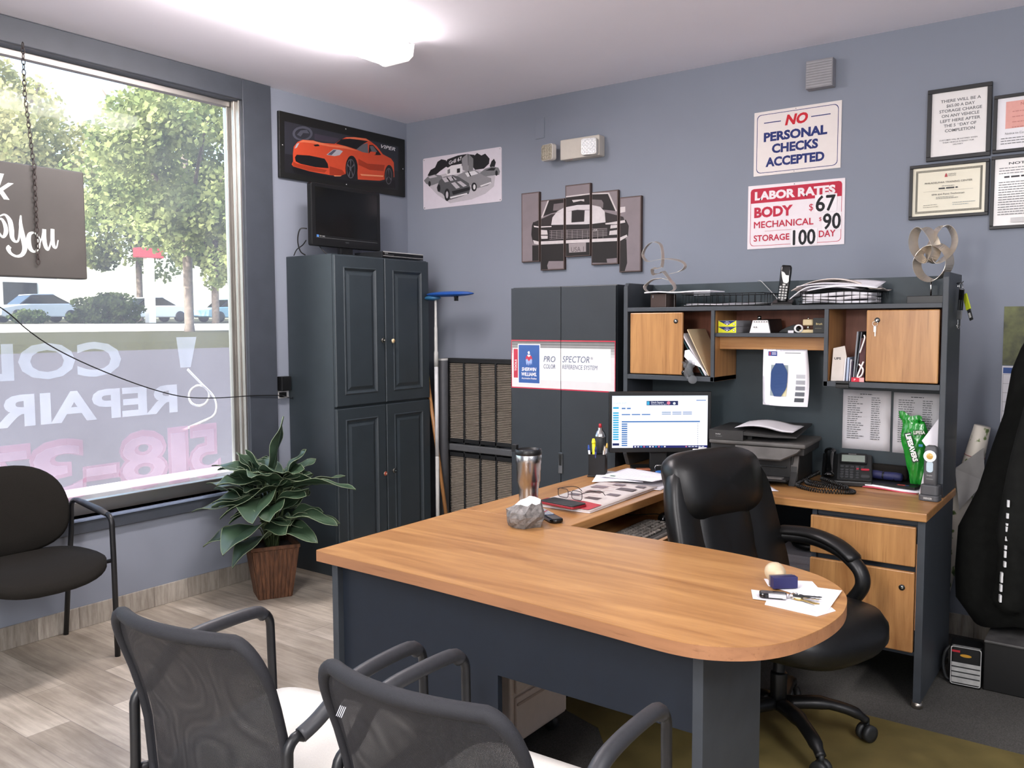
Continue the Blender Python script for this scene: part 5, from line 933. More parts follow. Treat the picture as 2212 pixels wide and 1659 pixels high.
# ================================================================== potted plant
t = thing('potted_plant', 'leafy green houseplant in a brown slatted pot beside the tall cabinet', 'plant', (0.30, -1.42, 0))
WICK = mat('brown_bark_slats', '#5a3a26', rough=0.8, var=0.5, vscale=9, bump=0.8, bscale=40, stretch=(10, 10, 1.2))
PA = -28
c = MB(WICK); c.M = T((0.325, -1.425, 0)) @ RZ(PA)
def sq(h, z): return [(-h, -h, z), (h, -h, z), (h, h, z), (-h, h, z)]
c.loft([sq(0.082, 0.0), sq(0.118, 0.265), sq(0.124, 0.268), sq(0.124, 0.285), sq(0.112, 0.285), sq(0.106, 0.24)], sm=False)
for s in range(4):
    mm = c.M.copy(); c.M = mm @ RZ(90*s)
    for k in range(9):
        u = -1+2*(k+0.5)/9; wv = 0.0075+0.002*math.sin(k*3+s)
        c.add([(u*0.08-wv, -0.083, 0.002), (u*0.08+wv, -0.083, 0.002), (u*0.112+wv, -0.119, 0.264), (u*0.112-wv, -0.119, 0.264), (u*0.08-wv, -0.087, 0.002), (u*0.08+wv, -0.087, 0.002), (u*0.112+wv, -0.123, 0.264), (u*0.112-wv, -0.123, 0.264)], [(4, 5, 6, 7), (0, 4, 7, 3), (1, 2, 6, 5), (3, 7, 6, 2), (0, 1, 5, 4)])
    c.M = mm
c.build('pot', t)
c = MB(mat('potting_soil', '#2b231c', rough=1.0, var=0.5, vscale=60, bump=0.8, bscale=80)); c.M = T((0.325, -1.425, 0)) @ RZ(PA); c.box(-0.106, 0.106, -0.106, 0.106, 0.235, 0.255); c.build('soil', t)
def plantleaf():
    m = bpy.data.materials.new('silk_leaf'); m.use_nodes = True
    n = m.node_tree.nodes; L = m.node_tree.links; p = n['Principled BSDF']
    tc = n.new('ShaderNodeTexCoord'); nz = n.new('ShaderNodeTexNoise'); nz.inputs['Scale'].default_value = 6; L.new(tc.outputs['Object'], nz.inputs['Vector'])
    r = n.new('ShaderNodeValToRGB'); L.new(nz.outputs['Fac'], r.inputs[0]); e = r.color_ramp.elements
    e[0].position = 0.35; e[0].color = lin('#243a28')+(1,); e[1].position = 0.7; e[1].color = lin('#4a6049')+(1,)
    L.new(r.outputs[0], p.inputs['Base Color']); p.inputs['Roughness'].default_value = 0.36; p.inputs['Specular IOR Level'].default_value = 0.8
    return m
LEAF = plantleaf(); LEAFE = mat('leaf_margin', '#7c8a6c', rough=0.5); STEM = mat('leaf_stalk', '#4b5a38', rough=0.6)
rnd = random.Random(21)
fl = MB(LEAF); st = MB(STEM); base = Vector((0.325, -1.425, 0.25))
def leaf(root, d, L_, Wd, droop, roll):
    d = Vector(d).normalized(); side = d.cross(Vector((0, 0, 1))); side = side.normalized() if side.length > 1e-3 else Vector((1, 0, 0)); up = side.cross(d)
    side = side*math.cos(roll)+up*math.sin(roll); up = side.cross(d)
    nl, nw = 12, 6; V = []; cols = []
    for i in range(nl+1):
        s = i/nl; w_ = Wd*1.5*max(0.0, (math.sin(PI*min(1, s**0.66)))**0.75)*(1-0.2*s)
        p = Vector(root)+d*L_*s+Vector((0, 0, -1))*droop*L_*s*s
        for j in range(nw+1):
            u = j/nw*2-1
            q = p+side*w_*u+up*(0.22*w_*abs(u)+0.009*math.sin(s*11+u*2)*abs(u))
            V.append(tuple(q))
    F = []; FE = []
    for i in range(nl):
        for j in range(nw):
            F.append((i*(nw+1)+j, i*(nw+1)+j+1, (i+1)*(nw+1)+j+1, (i+1)*(nw+1)+j))
    fl.use(LEAF).add(V, F, True)
    E1 = [V[i*(nw+1)] for i in range(nl+1)]; E2 = [V[i*(nw+1)+nw] for i in range(nl+1)]
    fl.use(LEAFE).tube(E1, 0.0016, 4).tube(E2, 0.0016, 4)
    fl.use(LEAF).tube([V[i*(nw+1)+nw//2] for i in range(nl+1)], [0.003*(1-i/nl)+0.0006 for i in range(nl+1)], 4)
CR = Vector((0.8071, 0.5903, 0)); CB = Vector((0.5903, -0.8071, 0))   # directions across and towards the desk side, for aiming single leaves
specific = [  # across, height, towards, direction(across, up, towards), length, width, droop
 (0.02, 0.62, 0.0, (0.25, 1.0, 0.1), 0.30, 0.045, -0.02), (-0.05, 0.60, 0.05, (-1.0, 0.55, 0.2), 0.27, 0.055, 0.35), (-0.12, 0.52, 0.0, (-1, 0.35, 0.0), 0.26, 0.06, 0.3),
 (-0.10, 0.44, 0.08, (-1, 0.25, 0.3), 0.30, 0.075, 0.35), (0.06, 0.54, 0.05, (-0.75, -0.1, 0.6), 0.30, 0.085, 0.45), (0.18, 0.55, 0.05, (1, 0.25, 0.25), 0.36, 0.07, 0.38),
 (0.15, 0.50, -0.05, (1, 0.5, -0.2), 0.30, 0.06, 0.3), (0.16, 0.40, 0.1, (1, 0.2, 0.4), 0.30, 0.06, 0.4), (0.10, 0.37, 0.05, (1, 0.3, 0.1), 0.32, 0.07, 0.5),
 (0.08, 0.33, 0.1, (0.9, 0.25, 0.5), 0.28, 0.06, 0.55), (-0.02, 0.50, 0.12, (0.1, 0.15, 1), 0.22, 0.075, 0.8), (-0.06, 0.36, 0.15, (-0.4, 0.2, 1), 0.24, 0.08, 0.85),
 (-0.10, 0.33, 0.1, (-0.9, 0.1, 0.5), 0.24, 0.06, 0.5), (0.0, 0.30, 0.12, (-0.5, 0.1, 0.9), 0.22, 0.07, 0.9), (-0.04, 0.56, 0.0, (-0.3, 0.9, 0.3), 0.24, 0.06, 0.2),
 (0.10, 0.58, 0.0, (0.6, 0.9, 0.0), 0.22, 0.06, 0.2), (0.04, 0.46, 0.14, (0.3, 0.3, 1), 0.20, 0.06, 0.7), (-0.14, 0.46, -0.06, (-1, 0.3, -0.3), 0.24, 0.06, 0.3)]
for a, h, b, d, L_, Wd, dr in specific:
    root = Vector((0.325, -1.425, 0))+CR*a*0.75+CB*b+Vector((0, 0, h+0.035)); dr *= 0.65
    dv = CR*d[0]+Vector((0, 0, d[1]))+CB*d[2]
    if root.x+dv.normalized().x*L_ < 0.05: dv.x *= 0.55
    leaf(root, dv, L_, Wd, dr, rnd.uniform(-0.35, 0.35))
    st.tube(smooth_path([tuple(base+CR*a*0.2+CB*b*0.2), tuple(base.lerp(root, 0.55)+Vector((0, 0, 0.05))), tuple(root)], 4), 0.0035, 5)
for k in range(46):
    an = k*2.4+rnd.uniform(-0.3, 0.3); e = rnd.uniform(0.05, 0.9); h = rnd.uniform(0.38, 0.66); r0 = rnd.uniform(0.02, 0.10)
    d = Vector((math.cos(an), math.sin(an), e)); root = Vector((0.325, -1.425, h))+Vector((math.cos(an), math.sin(an), 0))*r0
    if d.x < -0.2: d.x *= 0.5
    leaf(root, d, rnd.uniform(0.17, 0.26), rnd.uniform(0.05, 0.07), rnd.uniform(0.12, 0.4), rnd.uniform(-0.5, 0.5))
    st.tube(smooth_path([tuple(base+Vector((math.cos(an), math.sin(an), 0))*0.03), tuple(base.lerp(root, 0.5)), tuple(root)], 4), 0.003, 5)
fl.build('foliage', t); st.build('stems', t)
# ================================================================== on the desk, near corner
DZ = 0.7405
t = thing('travel_mug', 'stainless steel travel mug with black lid standing on the desk', 'travel mug', (2.117, -1.615, DZ))
c = MB(STEEL); c.lathe([(0.036, DZ), (0.037, DZ+0.005), (0.037, DZ+0.02), (0.0385, DZ+0.055), (0.043, DZ+0.082), (0.0455, DZ+0.084), (0.046, DZ+0.125), (0.0475, DZ+0.128), (0.0475, DZ+0.15), (0.0495, DZ+0.155), (0.0505, DZ+0.185), (0.0485, DZ+0.188)], 40, (2.117, -1.615)); c.build('body', t)
c = MB(BLACK); c.lathe([(0.05, DZ+0.186), (0.0525, DZ+0.189), (0.0525, DZ+0.199), (0.050, DZ+0.207), (0.045, DZ+0.206), (0.042, DZ+0.20), (0.02, DZ+0.20), (0.001, DZ+0.20)], 40, (2.117, -1.615)); c.M = T((2.117-0.046, -1.615-0.02, DZ+0.20)); c.box(-0.014, 0.008, -0.008, 0.008, -0.006, 0.022); c.build('lid', t, bevel=0.001)
c = MB(STEEL); rk = random.Random(5)
t = thing('quartz_rock', 'chunk of sparkling white and grey rock on the desk before the mug', 'rock', (2.30, -1.90, DZ))
P0 = [(-0.075, 0.045), (-0.06, -0.015), (-0.02, -0.062), (0.035, -0.060), (0.075, -0.02), (0.06, 0.05), (0.0, 0.075)]
ROCK = mat('grey_quartz', '#6b6764', rough=0.55, var=0.5, vscale=60, bump=1.0, bscale=150); ROCKW = mat('white_quartz', '#efedec', rough=0.4, var=0.12, vscale=70, bump=1.0, bscale=170)
c = MB(ROCK); c.M = T((2.315, -1.925, DZ)) @ RZ(-36)
def rg(P, z, k, jit): return [(x*k+rk.uniform(-jit, jit), y*k+rk.uniform(-jit, jit), z+(rk.uniform(-jit, jit) if z else 0)) for x, y in P]
P1 = []
for i in range(len(P0)):
    a = P0[i]; b = P0[(i+1) % len(P0)]; P1 += [a, ((2*a[0]+b[0])/3, (2*a[1]+b[1])/3), ((a[0]+2*b[0])/3, (a[1]+2*b[1])/3)]
rings = [rg(P1, 0.0, 0.8, 0.003), rg(P1, 0.018, 0.93, 0.004), rg(P1, 0.036, 0.98, 0.005), rg(P1, 0.055, 0.9, 0.005)]
R5 = [(x*0.62-0.012, y*0.7+0.015, 0.074+rk.uniform(-0.006, 0.006)+0.12*(y)) for x, y in P1]; rings.append(R5)
c.loft(rings, caps=True, sm=False); c.use(ROCKW); R6 = [(x, y, z+0.0006) for x, y, z in R5]; R7 = [(-0.012+(x+0.012)*0.5, 0.015+(y-0.015)*0.5, z+0.006) for x, y, z in R5]; c.loft([R6, R7], caps=True, sm=False); c.build('stone', t)
t = thing('remote_control', 'small silver and black remote control lying beside the grey rock', 'remote control', (2.32, -1.79, DZ))
c = MB(GLOSSB); c.M = T((2.325, -1.793, DZ)) @ RZ(-33); c.prism(rrect(-0.09, 0.09, -0.024, 0.024, 0.018, 5), 0, 0.016); c.build('case', t, bevel=0.006, seg=3)
c = MB(mat('remote_face', '#8d97b4', rough=0.3, metal=0.5)); c.M = T((2.325, -1.793, DZ+0.0162)) @ RZ(-33); c.prism(rrect(-0.083, 0.02, -0.019, 0.019, 0.012), 0, 0.0012); c.build('face', t)
c = MB(LGREY); c.M = T((2.325, -1.793, DZ+0.0174)) @ RZ(-33)
for i in range(8):
    for j in range(3): c.use(LGREY if (i+j) % 5 else ink('#b03a40')).prism(rrect(-0.078+i*0.012, -0.070+i*0.012, -0.015+j*0.0115, -0.008+j*0.0115, 0.002, 2), 0, 0.0015)
c.build('buttons', t)
t = thing('catalog', 'large red and grey parts catalog lying on the desk under eyeglasses', 'catalog', (2.26, -1.36, DZ))
cat_ = basis((2.163, -1.652, DZ), (1, 0.02, 0), (-0.08, 1, 0))
c = MB(PAPER2); c.M = cat_; c.prism(rrect(0, 0.245, 0, 0.56, 0.008), 0.0005, 0.0065); c.build('pages', t)
c = MB(mat('catalog_cover', '#d3c9c4', rough=0.45, var=0.04)); c.M = cat_; c.slab(lambda u, v: (u*0.247-0.001, v*0.562-0.001, 0.0095+0.004*math.sin(PI*u)*math.sin(PI*v)), 8, 14, 0.002)
c.M = cat_ @ T((0, 0, 0.0134)); c.e = 0
CRd = ink('#b04048'); c.shape([(0.0, 0.0), (0.24, 0.0), (0.24, 0.10), (0.15, 0.125), (0.0, 0.10)], CRd)
for x, y, w_, h_, col in ((.03, .20, .05, .035, '#6a6066'), (.12, .17, .06, .04, '#5b4f50'), (.06, .28, .07, .045, '#574846'), (.16, .27, .05, .04, '#706569'), (.03, .38, .06, .05, '#80767a'), (.14, .39, .075, .05, '#5f5456'), (.08, .47, .05, .04, '#857b80'), (.18, .48, .04, .035, '#6f6569')): c.rect(x, x+w_, y, y+h_, ink(col))
for k in range(10): c.rect(0.02+0.02*(k % 3), 0.11+0.02*(k % 3), 0.15+k*0.04, 0.153+k*0.04, ink('#a36a68'))
c.rect(0.02, 0.15, 0.03, 0.05, ink('#e2c7c4')); c.build('cover', t)
t = thing('smartphone', 'phone in black and red case lying face down on the red catalog', 'phone', (2.29, -1.62, DZ+0.013))
c = MB(mat('red_case', '#8c1a26', rough=0.45)); c.M = T((2.283, -1.63, DZ+0.014)) @ RZ(-9); c.prism(rrect(-0.083, 0.083, -0.042, 0.042, 0.012), 0, 0.008); c.build('case', t, bevel=0.002)
c = MB(DGREY); c.M = T((2.283, -1.63, DZ+0.0222)) @ RZ(-9); c.prism(rrect(-0.081, 0.081, -0.04, 0.04, 0.011), 0, 0.004); c.build('shell', t, bevel=0.0015)
t = thing('eyeglasses', 'thin dark framed eyeglasses lying open on the catalog', 'eyeglasses', (2.24, -1.5, DZ+0.014))
GM = T((2.252, -1.535, DZ+0.0145)) @ RZ(-10); FRM = mat('glasses_frame', '#2a2428', rough=0.3, metal=0.4)
for s in (-1, 1):
    c = MB(FRM); c.M = GM; P = [(s*0.035+x, 0.0+0.003*math.cos(x*40), 0.021+z) for x, z in rrect(-0.026, 0.026, -0.018, 0.016, 0.011, 4)]; c.tube(P, 0.0014, 5, closed=True); c.build('rim', t)
    c = MB(FRM); c.M = GM; c.tube(smooth_path([(s*0.061, 0.002, 0.03), (s*0.066, 0.01, 0.032), (s*0.066, 0.08, 0.03), (s*0.062, 0.115, 0.022), (s*0.06, 0.138, 0.004)], 4), 0.0016, 5); c.build('temple', t)
c = MB(FRM); c.M = GM; c.tube(smooth_path([(-0.011, 0.001, 0.026), (0, 0.002, 0.03), (0.011, 0.001, 0.026)], 4), 0.0013, 5); c.build('bridge', t)
c = MB(glassy('spectacle_lens', 0.02)); c.M = GM
for s in (-1, 1): c.add([(s*0.035+x, 0.0002, 0.021+z) for x, z in rrect(-0.025, 0.025, -0.017, 0.015, 0.010, 4)]+[(s*0.035+x, 0.0012, 0.021+z) for x, z in rrect(-0.025, 0.025, -0.017, 0.015, 0.010, 4)], [tuple(range(20)), tuple(range(39, 19, -1))]+[(i, 20+i, 20+(i+1) % 20, (i+1) % 20) for i in range(20)])
c.build('lens', t)
def sheet(name, label, cat, x, y, z, rz, w_, h_, cur=0.003, seed=0, m=PAPER, group=None, printing=None, cl=0.0):
    t = thing(name, label, cat, (x, y, z), rz, group)
    c = MB(m); c.M = WORLD[t]; r_ = random.Random(seed); a, b = r_.uniform(0, 6), r_.uniform(0, 6)
    f = lambda u, v: ((u-.5)*w_, (v-.5)*h_, 0.0012+cur*(1+math.sin(a+u*3.1)*math.cos(b+v*2.7))*0.5+cl*max(0, u-0.6)**2*4)
    c.slab(f, 12, 12, 0.0009); c.build('page', t)
    if printing:
        c = MB(); c.M = WORLD[t]
        for (px, py, pw, ph, col) in printing:
            c.use(ink(col)); n = 6
            c.grid(lambda u, v: (lambda p: (p[0], p[1], p[2]+0.0004))(f(px+u*pw, py+v*ph)), 6, 2)
        c.build('printing', t)
    return t
def txt(n, seed, col='#8d8f96'):
    r_ = random.Random(seed); return [(0.1, 0.9-0.8*k/n, r_.uniform(0.3, 0.8), 0.008, col) for k in range(n)]
sheet('paper_sheet', 'bottom white sheet of the papers behind the catalog, poking out to the right', 'paper', 2.30, -0.995, DZ, 8, 0.216, 0.28, 0.003, 1, PAPER2, 'loose papers before the monitor')
sheet('paper_sheet', 'white printed form curling up beside the pen holder', 'paper', 2.165, -0.985, DZ+0.005, 24, 0.216, 0.27, 0.012, 2, PAPER, 'loose papers before the monitor', txt(9, 1), 0.0)
sheet('paper_sheet', 'topmost white page before the monitor, nearest the swivel chair', 'paper', 2.25, -0.965, DZ+0.018, -6, 0.27, 0.216, 0.008, 3, PAPER, 'loose papers before the monitor', txt(8, 2)+[(0.12, 0.12, 0.10, 0.07, '#3f6a52'), (0.3, 0.07, 0.5, 0.012, '#c07a86')])
# pen holder and its contents
t = thing('pen_holder', 'black mesh pen holder on the desk left of the monitor', 'pen holder', (2.01, -0.93, DZ))
PM = T((2.042, -0.966, DZ)) @ RZ(22); MESHC = mat('black_wire_mesh', '#17181a', rough=0.5, metal=0.4)
c = MB(MESHC); c.M = PM; h = 0.1; a = 0.037
for x0, x1, y0, y1 in ((-a, a, -a, -a+0.0015), (-a, a, a-0.0015, a), (-a, -a+0.0015, -a, a), (a-0.0015, a, -a, a)): c.box(x0, x1, y0, y1, 0.0, h)
c.box(-a, a, -a, a, 0, 0.002); c.build('mesh_box', t)
c = MB(BLACK); c.M = PM; c.tube([(-a, -a, h), (a, -a, h), (a, a, h), (-a, a, h)], 0.0025, 6, closed=True); c.tube([(-a-0.003, -a-0.003, 0.004), (a+0.003, -a-0.003, 0.004), (a+0.003, a+0.003, 0.004), (-a-0.003, a+0.003, 0.004)], 0.004, 6, closed=True); c.build('rim', t)
def pen(label, x, y, tx, ty, L_, col, tip, name='pen', r=0.0045):
    o = PM @ Vector((x, y, 0.006)); d = Vector((tx, ty, 1)).normalized(); t = thing(name, label, name.replace('_', ' '), tuple(o), 0, 'pens in the mesh holder')
    c = MB(mat('pen_'+col[1:], col, rough=0.35)); c.tube([tuple(o), tuple(o+d*L_)], r, 10); c.build('barrel', t)
    c = MB(mat('pen_'+tip[1:], tip, rough=0.3)); c.tube([tuple(o+d*L_), tuple(o+d*(L_+0.006)), tuple(o+d*(L_+0.022))], [r*1.15, r*1.2, r*0.7], 10); c.build('cap', t)
pen('tall yellow highlighter standing in the pen holder', -0.013, -0.005, -0.06, 0.02, 0.14, '#e8e21c', '#f0ea30', 'highlighter', 0.008)
pen('white and blue pen in the pen holder, left of the highlighter', -0.027, -0.018, -0.05, -0.1, 0.115, '#dfe3ea', '#274a9c')
pen('navy blue pen in the pen holder, before the highlighter', -0.008, -0.025, 0.06, -0.08, 0.11, '#27337a', '#1d2860')
pen('white pen leaning right in the pen holder', 0.02, -0.01, 0.12, -0.05, 0.115, '#e6e6e4', '#2a2b30')
pen('brass tipped pen at the right of the pen holder', 0.026, 0.01, 0.08, 0.05, 0.12, '#8d8f94', '#c2a24a')
pen('brown pencil at the right edge of the pen holder', 0.028, -0.025, 0.06, -0.02, 0.11, '#8a7c70', '#c9b8a4', 'pencil', 0.0035)
t = thing('spray_can', 'grey spray can with red nozzle behind the pen holder', 'spray can', (2.0, -0.78, DZ))
c = MB(DGREY); c.lathe([(0.025, DZ), (0.0265, DZ+0.003), (0.0265, DZ+0.16), (0.025, DZ+0.165)], 24, (2.004, -0.882)); c.use(STEEL).lathe([(0.027, DZ+0.163), (0.027, DZ+0.169), (0.021, DZ+0.187), (0.012, DZ+0.196), (0.011, DZ+0.207)], 24, (2.004, -0.882)); c.build('can', t)
c = MB(mat('red_nozzle', '#b52630', rough=0.4)); c.lathe([(0.007, DZ+0.207), (0.007, DZ+0.222), (0.005, DZ+0.225)], 12, (2.004, -0.882)); c.build('nozzle', t)
# monitor
A = Vector((0.8071, 0.5903, 0)); N = Vector((0.5903, -0.8071, 0))
t = thing('computer_monitor', 'lit black desktop monitor showing a white estimating page', 'monitor', (2.225, -0.71, DZ))
MC = Vector((2.230, -0.729, 0)); MW = 0.466; MZ0, MZ1 = 0.833, 1.112
c = MB(BLACK); c.M = basis(tuple(MC-A*MW/2+Vector((0, 0, MZ0))), A, ZP); MH = MZ1-MZ0
c.prism([(0, 0), (MW, 0), (MW, MH), (0, MH)], -0.028, 0)
c.text('DELL', MW/2, 0.006, 0.009, MGREY, align='C') if 0 else None
c.build('bezel', t, bevel=0.003)
c = MB(BLACK); c.M = basis(tuple(MC-A*MW/2+Vector((0, 0, MZ0))), A, ZP); c.prism(rrect(0.09, MW-0.09, 0.05, MH-0.04, 0.02), -0.055, -0.027); c.build('back_housing', t, bevel=0.008)
def scr(h, e=1.0): return mat('screen_'+h[1:]+('_%g' % e), '#000000', rough=0.3, var=0.0, emit=h, estr=e)
SW = scr('#f4f4ff', 1.12); SB = scr('#3d74b8', 0.9); SC = scr('#35b0e0', 0.9); SD = scr('#2a2f7c', 0.7); SN = scr('#1c2a60', 0.8); SP = scr('#dfe6f4', 1.0); SG_ = scr('#8a94a8', 0.9); SR = scr('#e07a94', 0.9)
c = MB(SW); c.M = basis(tuple(MC-A*MW/2+Vector((0, 0, MZ0))+N*0.0003), A, ZP); x0, x1, y0, y1 = 0.013, MW-0.017, 0.022, MH-0.018
c.rect(x0, x1, y0, y1, SW); c.layer(0.0001); X = lambda u: x0+(x1-x0)*u; Y = lambda v: y1-(y1-y0)*v
c.rect(X(0), X(1), Y(0.035), Y(0.0), SP); c.text('OVER EST', X(.01), Y(.16), 0.008, scr('#8fb8c8'), w=0.062)
c.rect(X(.36), X(.69), Y(.185), Y(.10), SN); c.layer(0.0001); c.rect(X(.365), X(.39), Y(.175), Y(.11), SC).text('Ditch Square', X(.41), Y(.145), 0.008, SW, w=0.056).text('Payments on the spot', X(.41), Y(.172), 0.004, SP, w=0.07).disc(X(.59), Y(.14), 0.008, SR).disc(X(.65), Y(.15), 0.006, SP)
c.rect(X(.88), X(.98), Y(.10), Y(.085), SB); c.rect(X(.01), X(.07), Y(.25), Y(.215), SC)
for k in range(12): c.rect(X(.01), X(.07), Y(.345+.046*k), Y(.315+.046*k), SC)
for u in (.1, .155): c.rect(X(u), X(u+.04), Y(.255), Y(.23), SB)
for u in (.1, .205, .31): c.rect(X(u), X(u+.09), Y(.37), Y(.35), SB)
for v in (.31, .345):
    for u in (.52, .63, .74): c.rect(X(u), X(u+.095), Y(v+.014), Y(v), SB)
c.rect(X(.1), X(.92), Y(.51), Y(.485), SB)
for k in range(11): c.rect(X(.1), X(.16), Y(.555+.041*k), Y(.53+.041*k), SB); c.rect(X(.895), X(.903), Y(.55+.041*k), Y(.535+.041*k), SG_)
c.rect(X(0.005), X(.075), Y(.955), Y(.91), SN); c.rect(X(.22), X(1), Y(1), Y(.955), SD)
for k in range(11): c.rect(X(.235+.031*k), X(.252+.031*k), Y(.99), Y(.967), (SW, SP, SC, SR, SB)[k % 5])
c.rect(X(.77), X(.785), Y(.99), Y(.967), SR)
for k in range(5): c.rect(X(.80+.035*k), X(.825+.035*k), Y(.985), Y(.972), SP)
c.build('screen', t)
c = MB(BLACK); c.M = basis(tuple(MC-N*0.04), A, N*-1) if 0 else (T(tuple(MC-N*0.055)) @ RZ(36.2)); c.box(-0.04, 0.04, -0.012, 0.012, DZ+0.012, 0.98).prism(rrect(-0.12, 0.12, -0.09, 0.10, 0.03), DZ, DZ+0.014); c.build('stand', t, bevel=0.003)
c = MB(ink('#3c5cff')); c.M = basis(tuple(MC+A*(MW/2-0.03)+Vector((0, 0, MZ0+0.008))+N*0.0005), A, ZP); c.use(scr('#2a4cff', 3)).rect(0, 0.006, 0, 0.004); c.build('power_light', t)
# clutter in front of the monitor foot
def onA(u, v): p = MC+A*u+N*v; return p.x, p.y
x, y = onA(-0.085, 0.055); t = thing('trinket_box', 'small reddish brown box on the desk under the monitor', 'box', (x, y, DZ))
c = MB(mat('copper_box', '#8a4a36', rough=0.4, metal=0.3)); c.M = T((x, y, DZ)) @ RZ(38); c.box(-0.03, 0.03, -0.016, 0.016, 0, 0.024).use(mat('copper_trim', '#c27a58', rough=0.3, metal=0.6)).box(-0.031, 0.031, -0.017, 0.017, 0.024, 0.028); c.build('box_body', t, bevel=0.0015)
x, y = onA(-0.015, 0.06); t = thing('carabiner_keyring', 'steel key loop with blue and red tags under the monitor', 'keyring', (x, y, DZ))
c = MB(CHROME); c.M = T((x, y, DZ)) @ RZ(38); c.tube([(-0.016, 0, 0.002), (-0.018, 0, 0.036), (-0.012, 0, 0.043), (0.012, 0, 0.043), (0.018, 0, 0.036), (0.016, 0, 0.002)], 0.0018, 6); c.build('loop', t)
c = MB(mat('blue_tag', '#1f5fa8', rough=0.4)); c.M = T((x, y, DZ)) @ RZ(38); c.ell((0.0, -0.012, 0.011), (0.022, 0.012, 0.011), 14, 8); c.build('blue_tag', t)
c = MB(mat('red_tag', '#b8262e', rough=0.4)); c.M = T((x, y, DZ)) @ RZ(38); c.tube([(0.012, -0.005, 0.02), (0.045, 0.0, 0.04)], [0.004, 0.007], 8).ell((-0.028, -0.008, 0.008), (0.008, 0.006, 0.008), 10, 6); c.build('red_tag', t)
c = MB(CHROME); c.M = T((x, y, DZ)) @ RZ(38); c.tube(arc((0.04, -0.012, 0.008), 0.011, 0, 360, 16)[:-1], 0.003, 6, closed=True); c.box(0.05, 0.085, -0.006, 0.004, 0.012, 0.016); c.build('keys', t)
x, y = onA(0.10, 0.115); t = thing('crumpled_bag', 'crumpled clear plastic bag with a blue lid beneath the monitor, beside the keyring', 'plastic bag', (x, y, DZ))
CLR = glassy('clear_plastic_film', 0.28, col=(0.9, 0.92, 0.95)); rb = random.Random(3)
c = MB(CLR); c.M = T((x, y, DZ))
c.loft([[(math.cos(2*PI*k/14)*r*rb.uniform(.75, 1.2), math.sin(2*PI*k/14)*r*rb.uniform(.75, 1.2), z+rb.uniform(-.004, .004)*(z > 0.002)) for k in range(14)] for r, z in ((0.03, 0.001), (0.045, 0.012), (0.04, 0.03), (0.024, 0.046), (0.008, 0.055))], sm=False); c.build('film', t)
c = MB(mat('blue_lid', '#2a5f96', rough=0.4)); c.M = T((x-0.035, y-0.035, DZ+0.012)) @ RY(25); c.lathe([(0.018, 0), (0.019, 0.008), (0.016, 0.01)], 16); c.build('lid', t)
t = thing('desk_tray', 'flat black tray on the desk between the monitor foot and the papers', 'tray', (2.33, -0.82, DZ))
c = MB(BLACK); c.M = T((2.30, -0.80, DZ)) @ RZ(36); c.box(-0.10, 0.13, -0.022, 0.022, 0, 0.006).box(-0.10, 0.13, -0.022, -0.018, 0.006, 0.014).box(-0.10, 0.13, 0.018, 0.022, 0.006, 0.014); c.build('base', t, bevel=0.001)
# keyboard and mouse in the drawer
t = thing('keyboard', 'dusty black keyboard in the pulled-out desk drawer', 'keyboard', (2.46, -1.37, 0.612))
KM = T((2.475, -1.39, 0.6125)) @ RZ(92)
c = MB(mat('dusty_black', '#2f2e2c', rough=0.75, var=0.35, vscale=60)); c.M = KM; c.prism(rrect(-0.225, 0.225, -0.075, 0.085, 0.012), 0, 0.014); c.build('case', t, bevel=0.003)
c = MB(mat('dusty_keys', '#77726c', rough=0.75, var=0.5, vscale=70)); c.M = KM; rk = random.Random(4)
for j in range(6):
    for i in range(20):
        if i in (14, 18) and j in (0, 2): continue
        c.box(-0.215+i*0.0215, -0.215+i*0.0215+0.017, -0.055+j*0.0215, -0.055+j*0.0215+0.017, 0.014, 0.021)
c.build('keys', t, bevel=0.002, seg=1)
c = MB(mat('grey_wrist_rest', '#5b5754', rough=0.8, var=0.3, vscale=40)); c.M = KM; c.tube([(-0.22, -0.095, 0.012), (0.22, -0.095, 0.012)], 0.0118, 12); c.build('wrist_rest', t)
t = thing('computer_mouse', 'black computer mouse beside the keyboard in the drawer', 'mouse', (2.44, -1.10, 0.612))
c = MB(mat('mouse_mat', '#54504e', rough=0.9)); 
c = MB(GLOSSB); c.M = T((2.44, -1.095, 0.6125)) @ RZ(-80); c.loft([[(0.055*k*math.cos(a*PI/12), 0.031*k*math.sin(a*PI/12), z+0.004*math.cos(a*PI/12)*(z > 0.01)) for a in range(24)] for k, z in ((0.9, 0.0), (1, 0.006), (0.98, 0.016), (0.85, 0.028), (0.5, 0.035), (0.1, 0.037))]); c.use(DGREY).box(-0.001, 0.05, -0.0008, 0.0008, 0.03, 0.0345); c.build('shell', t)
c = MB(BLACK); c.tube(smooth_path([(2.42, -1.06, 0.622), (2.38, -1.06, 0.628), (2.28, -1.10, 0.618), (2.18, -1.08, 0.618)], 5), 0.002, 5); c.build('cord', t)
